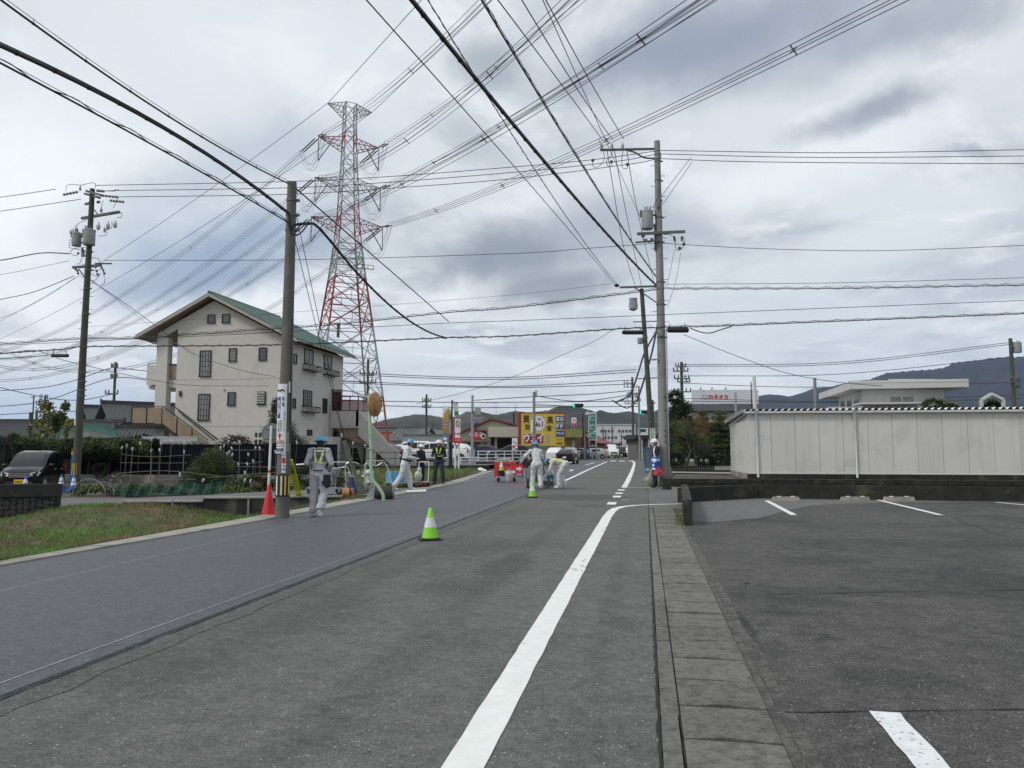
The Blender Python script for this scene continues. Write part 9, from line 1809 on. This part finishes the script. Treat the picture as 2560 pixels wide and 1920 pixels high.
cross('single thin wire crossing from the left pole crossarm to the right pole', c1((450, 1125), (1300, 1122), (2212, 1095))+c2((300, 1075), (540, 1057), (650, 1050)), .009); cross('single thin sagging wire from the right pole to the right edge', c2((650, 1050), (760, 1058), (1100, 1075), (1600, 1083), (2212, 1060), (2400, 1050)), .009)
cross('faint thin wire from the leaning pole sloping down left behind the pylon', c1((380, 1412), (1250, 1350), (2212, 1274))+c2((430, 1225),), .006, 8, mm=M_WIREG); cross('thin wire from the splice case sloping down right above the tyre shop', c2((740, 1445), (950, 1530), (1180, 1610), (1400, 1650), (1600, 1668)), .009); cross('thin wire sloping down left from the second pole across the sky', [(1530, 826), (1482, 855), (1400, 890), (1300, 935), (1180, 975), (1040, 1010)], .009, 12)
cross('pair of thin stay wires from the right pole waist to the high wires, left one', [(1652, 492), (1729, 392)], .008); cross('right one of the thin stay wires between the right pole waist and high wires', [(1656, 512), (1731, 404)], .008)
cross('thin slack wire hanging down behind the right pole crossarm, outer', [(1702, 632), (1690, 700), (1668, 770)], .006); cross('thin slack wire hanging down behind the right pole crossarm, inner', [(1686, 625), (1675, 680), (1668, 712)], .006)
for i, (px, r) in enumerate((([(-150, 507), (0, 493), (139, 473)], .011), ([(-150, 545), (0, 528), (202, 498)], .011), ([(-150, 668), (0, 651), (100, 633), (174, 634)], .018), ([(-150, 705), (0, 687), (174, 652)], .007), ([(-150, 778), (0, 749), (90, 728), (185, 690)], .012), ([(-150, 815), (0, 795), (110, 745), (190, 692)], .006), ([(-150, 900), (0, 885), (80, 876), (128, 887)], .012), ([(-150, 905), (0, 897), (120, 889)], .012))):
    cross(('highest wire leaving the left pole top to the left edge', 'second wire leaving the left pole top to the left edge', 'thick twisted cable from the left pole transformers to the left edge', 'thin wire just below the twisted cable at left', 'sagging cable from the left pole lower crossarm to the left edge', 'faint wire below the sagging cable at the left edge', 'upper cable running into the left splice case', 'lower cable running into the left splice case')[i], px, r)
wire('service drop cable from the left pole crossing in front of the house gable', through([W(220, 697, 30.5), W(300, 750, 34), W(400, 822, 38), W(480, 882, 42), W(600, 925, 46), W(689, 942, 48)], 40), .011); wire('second service drop running from the left pole to the house wall bracket', through([W(140, 895, 30.5), W(193, 909, 31), W(361, 946, 38), W(475, 963, 42), W(670, 965, 47)], 30), .01); wire('thin wire from the left pole crossing in front of the roof', [W(225, 697, 30.5), W(386, 824, 40)], .007)
# distant lines
def fline(lab, px, d, r=.03): wire(lab, through([W(x, y, d) for x, y in px], 24), r, M_WIREG, name='power_line', cat='power line', n=4)
for lab, px, d in (('upper distant wire crossing between pylon and far transformer pole', [(850, 931), (1240, 944), (1590, 924)], 95), ('second distant wire just below the upper one', [(850, 936), (1240, 949), (1590, 930)], 95), ('third distant wire at mid height over the billboard', [(850, 952), (1240, 966), (1585, 950)], 96), ('fourth distant wire sloping over the hills', [(850, 957), (1240, 969), (1585, 960)], 96),
        ('fifth distant wire brushing the hilltops', [(960, 1003), (1180, 1006), (1580, 1003)], 90), ('sixth distant wire dark and straight over the hilltops', [(940, 1014), (1180, 1019), (1598, 1016)], 88), ('seventh distant wire low over the billboard top', [(1185, 1001), (1330, 992), (1480, 985), (1590, 975)], 90), ('eighth distant wire fanning to the far transformer pole', [(1338, 990), (1450, 1003), (1590, 985)], 90),
        ('distant wire from the garden pole to the right edge pole, upper', [(1706, 912), (2100, 905), (2535, 855)], 70), ('distant wire from the garden pole to the right edge pole, lower', [(1706, 916), (2100, 910), (2535, 860)], 70), ('distant wire lower still between garden pole and right edge pole', [(1706, 940), (2100, 935), (2535, 892)], 70), ('distant wire across the blue mountain', [(1706, 996), (2100, 1003), (2600, 985)], 72), ('dark distant wire across the mountain behind the white house', [(1706, 1003), (2200, 1006), (2600, 994)], 72), ('faint distant wire across the white cloud', [(1706, 958), (2040, 968), (2535, 956)], 72),
        ('far wire from the left edge rising to the distant house pole', [(-60, 980), (130, 965), (283, 918)], 90), ('far wire just above the left rooftops', [(-60, 1040), (130, 1030), (400, 1022)], 95), ('far low wire behind the yellow flowering tree', [(-60, 1020), (110, 1003), (283, 945), (420, 960)], 90), ('far wire low over the left houses', [(-60, 1064), (100, 1052), (420, 1042)], 95), ('far wire at the very left under the splice case', [(-60, 955), (110, 993), (200, 1000), (283, 985)], 90), ('far wire leaving the distant house pole to the right', [(283, 918), (340, 925), (395, 930)], 90),
        ('black cable bundle curving from the leaning pole to the far transformer pole', [(1640, 830), (1612, 880), (1596, 930), (1575, 985), (1540, 1006)], 65), ('second black cable curving down beside the leaning pole', [(1646, 800), (1630, 880), (1610, 950), (1592, 1005)], 60), ('cable bundle hanging between far transformer pole and road centre', [(1592, 1000), (1570, 1020), (1545, 1010), (1530, 1000)], 100)):
    fline(lab, px, d, .06 if 'bundle' in lab or 'black' in lab else .035 if d > 80 else .022)
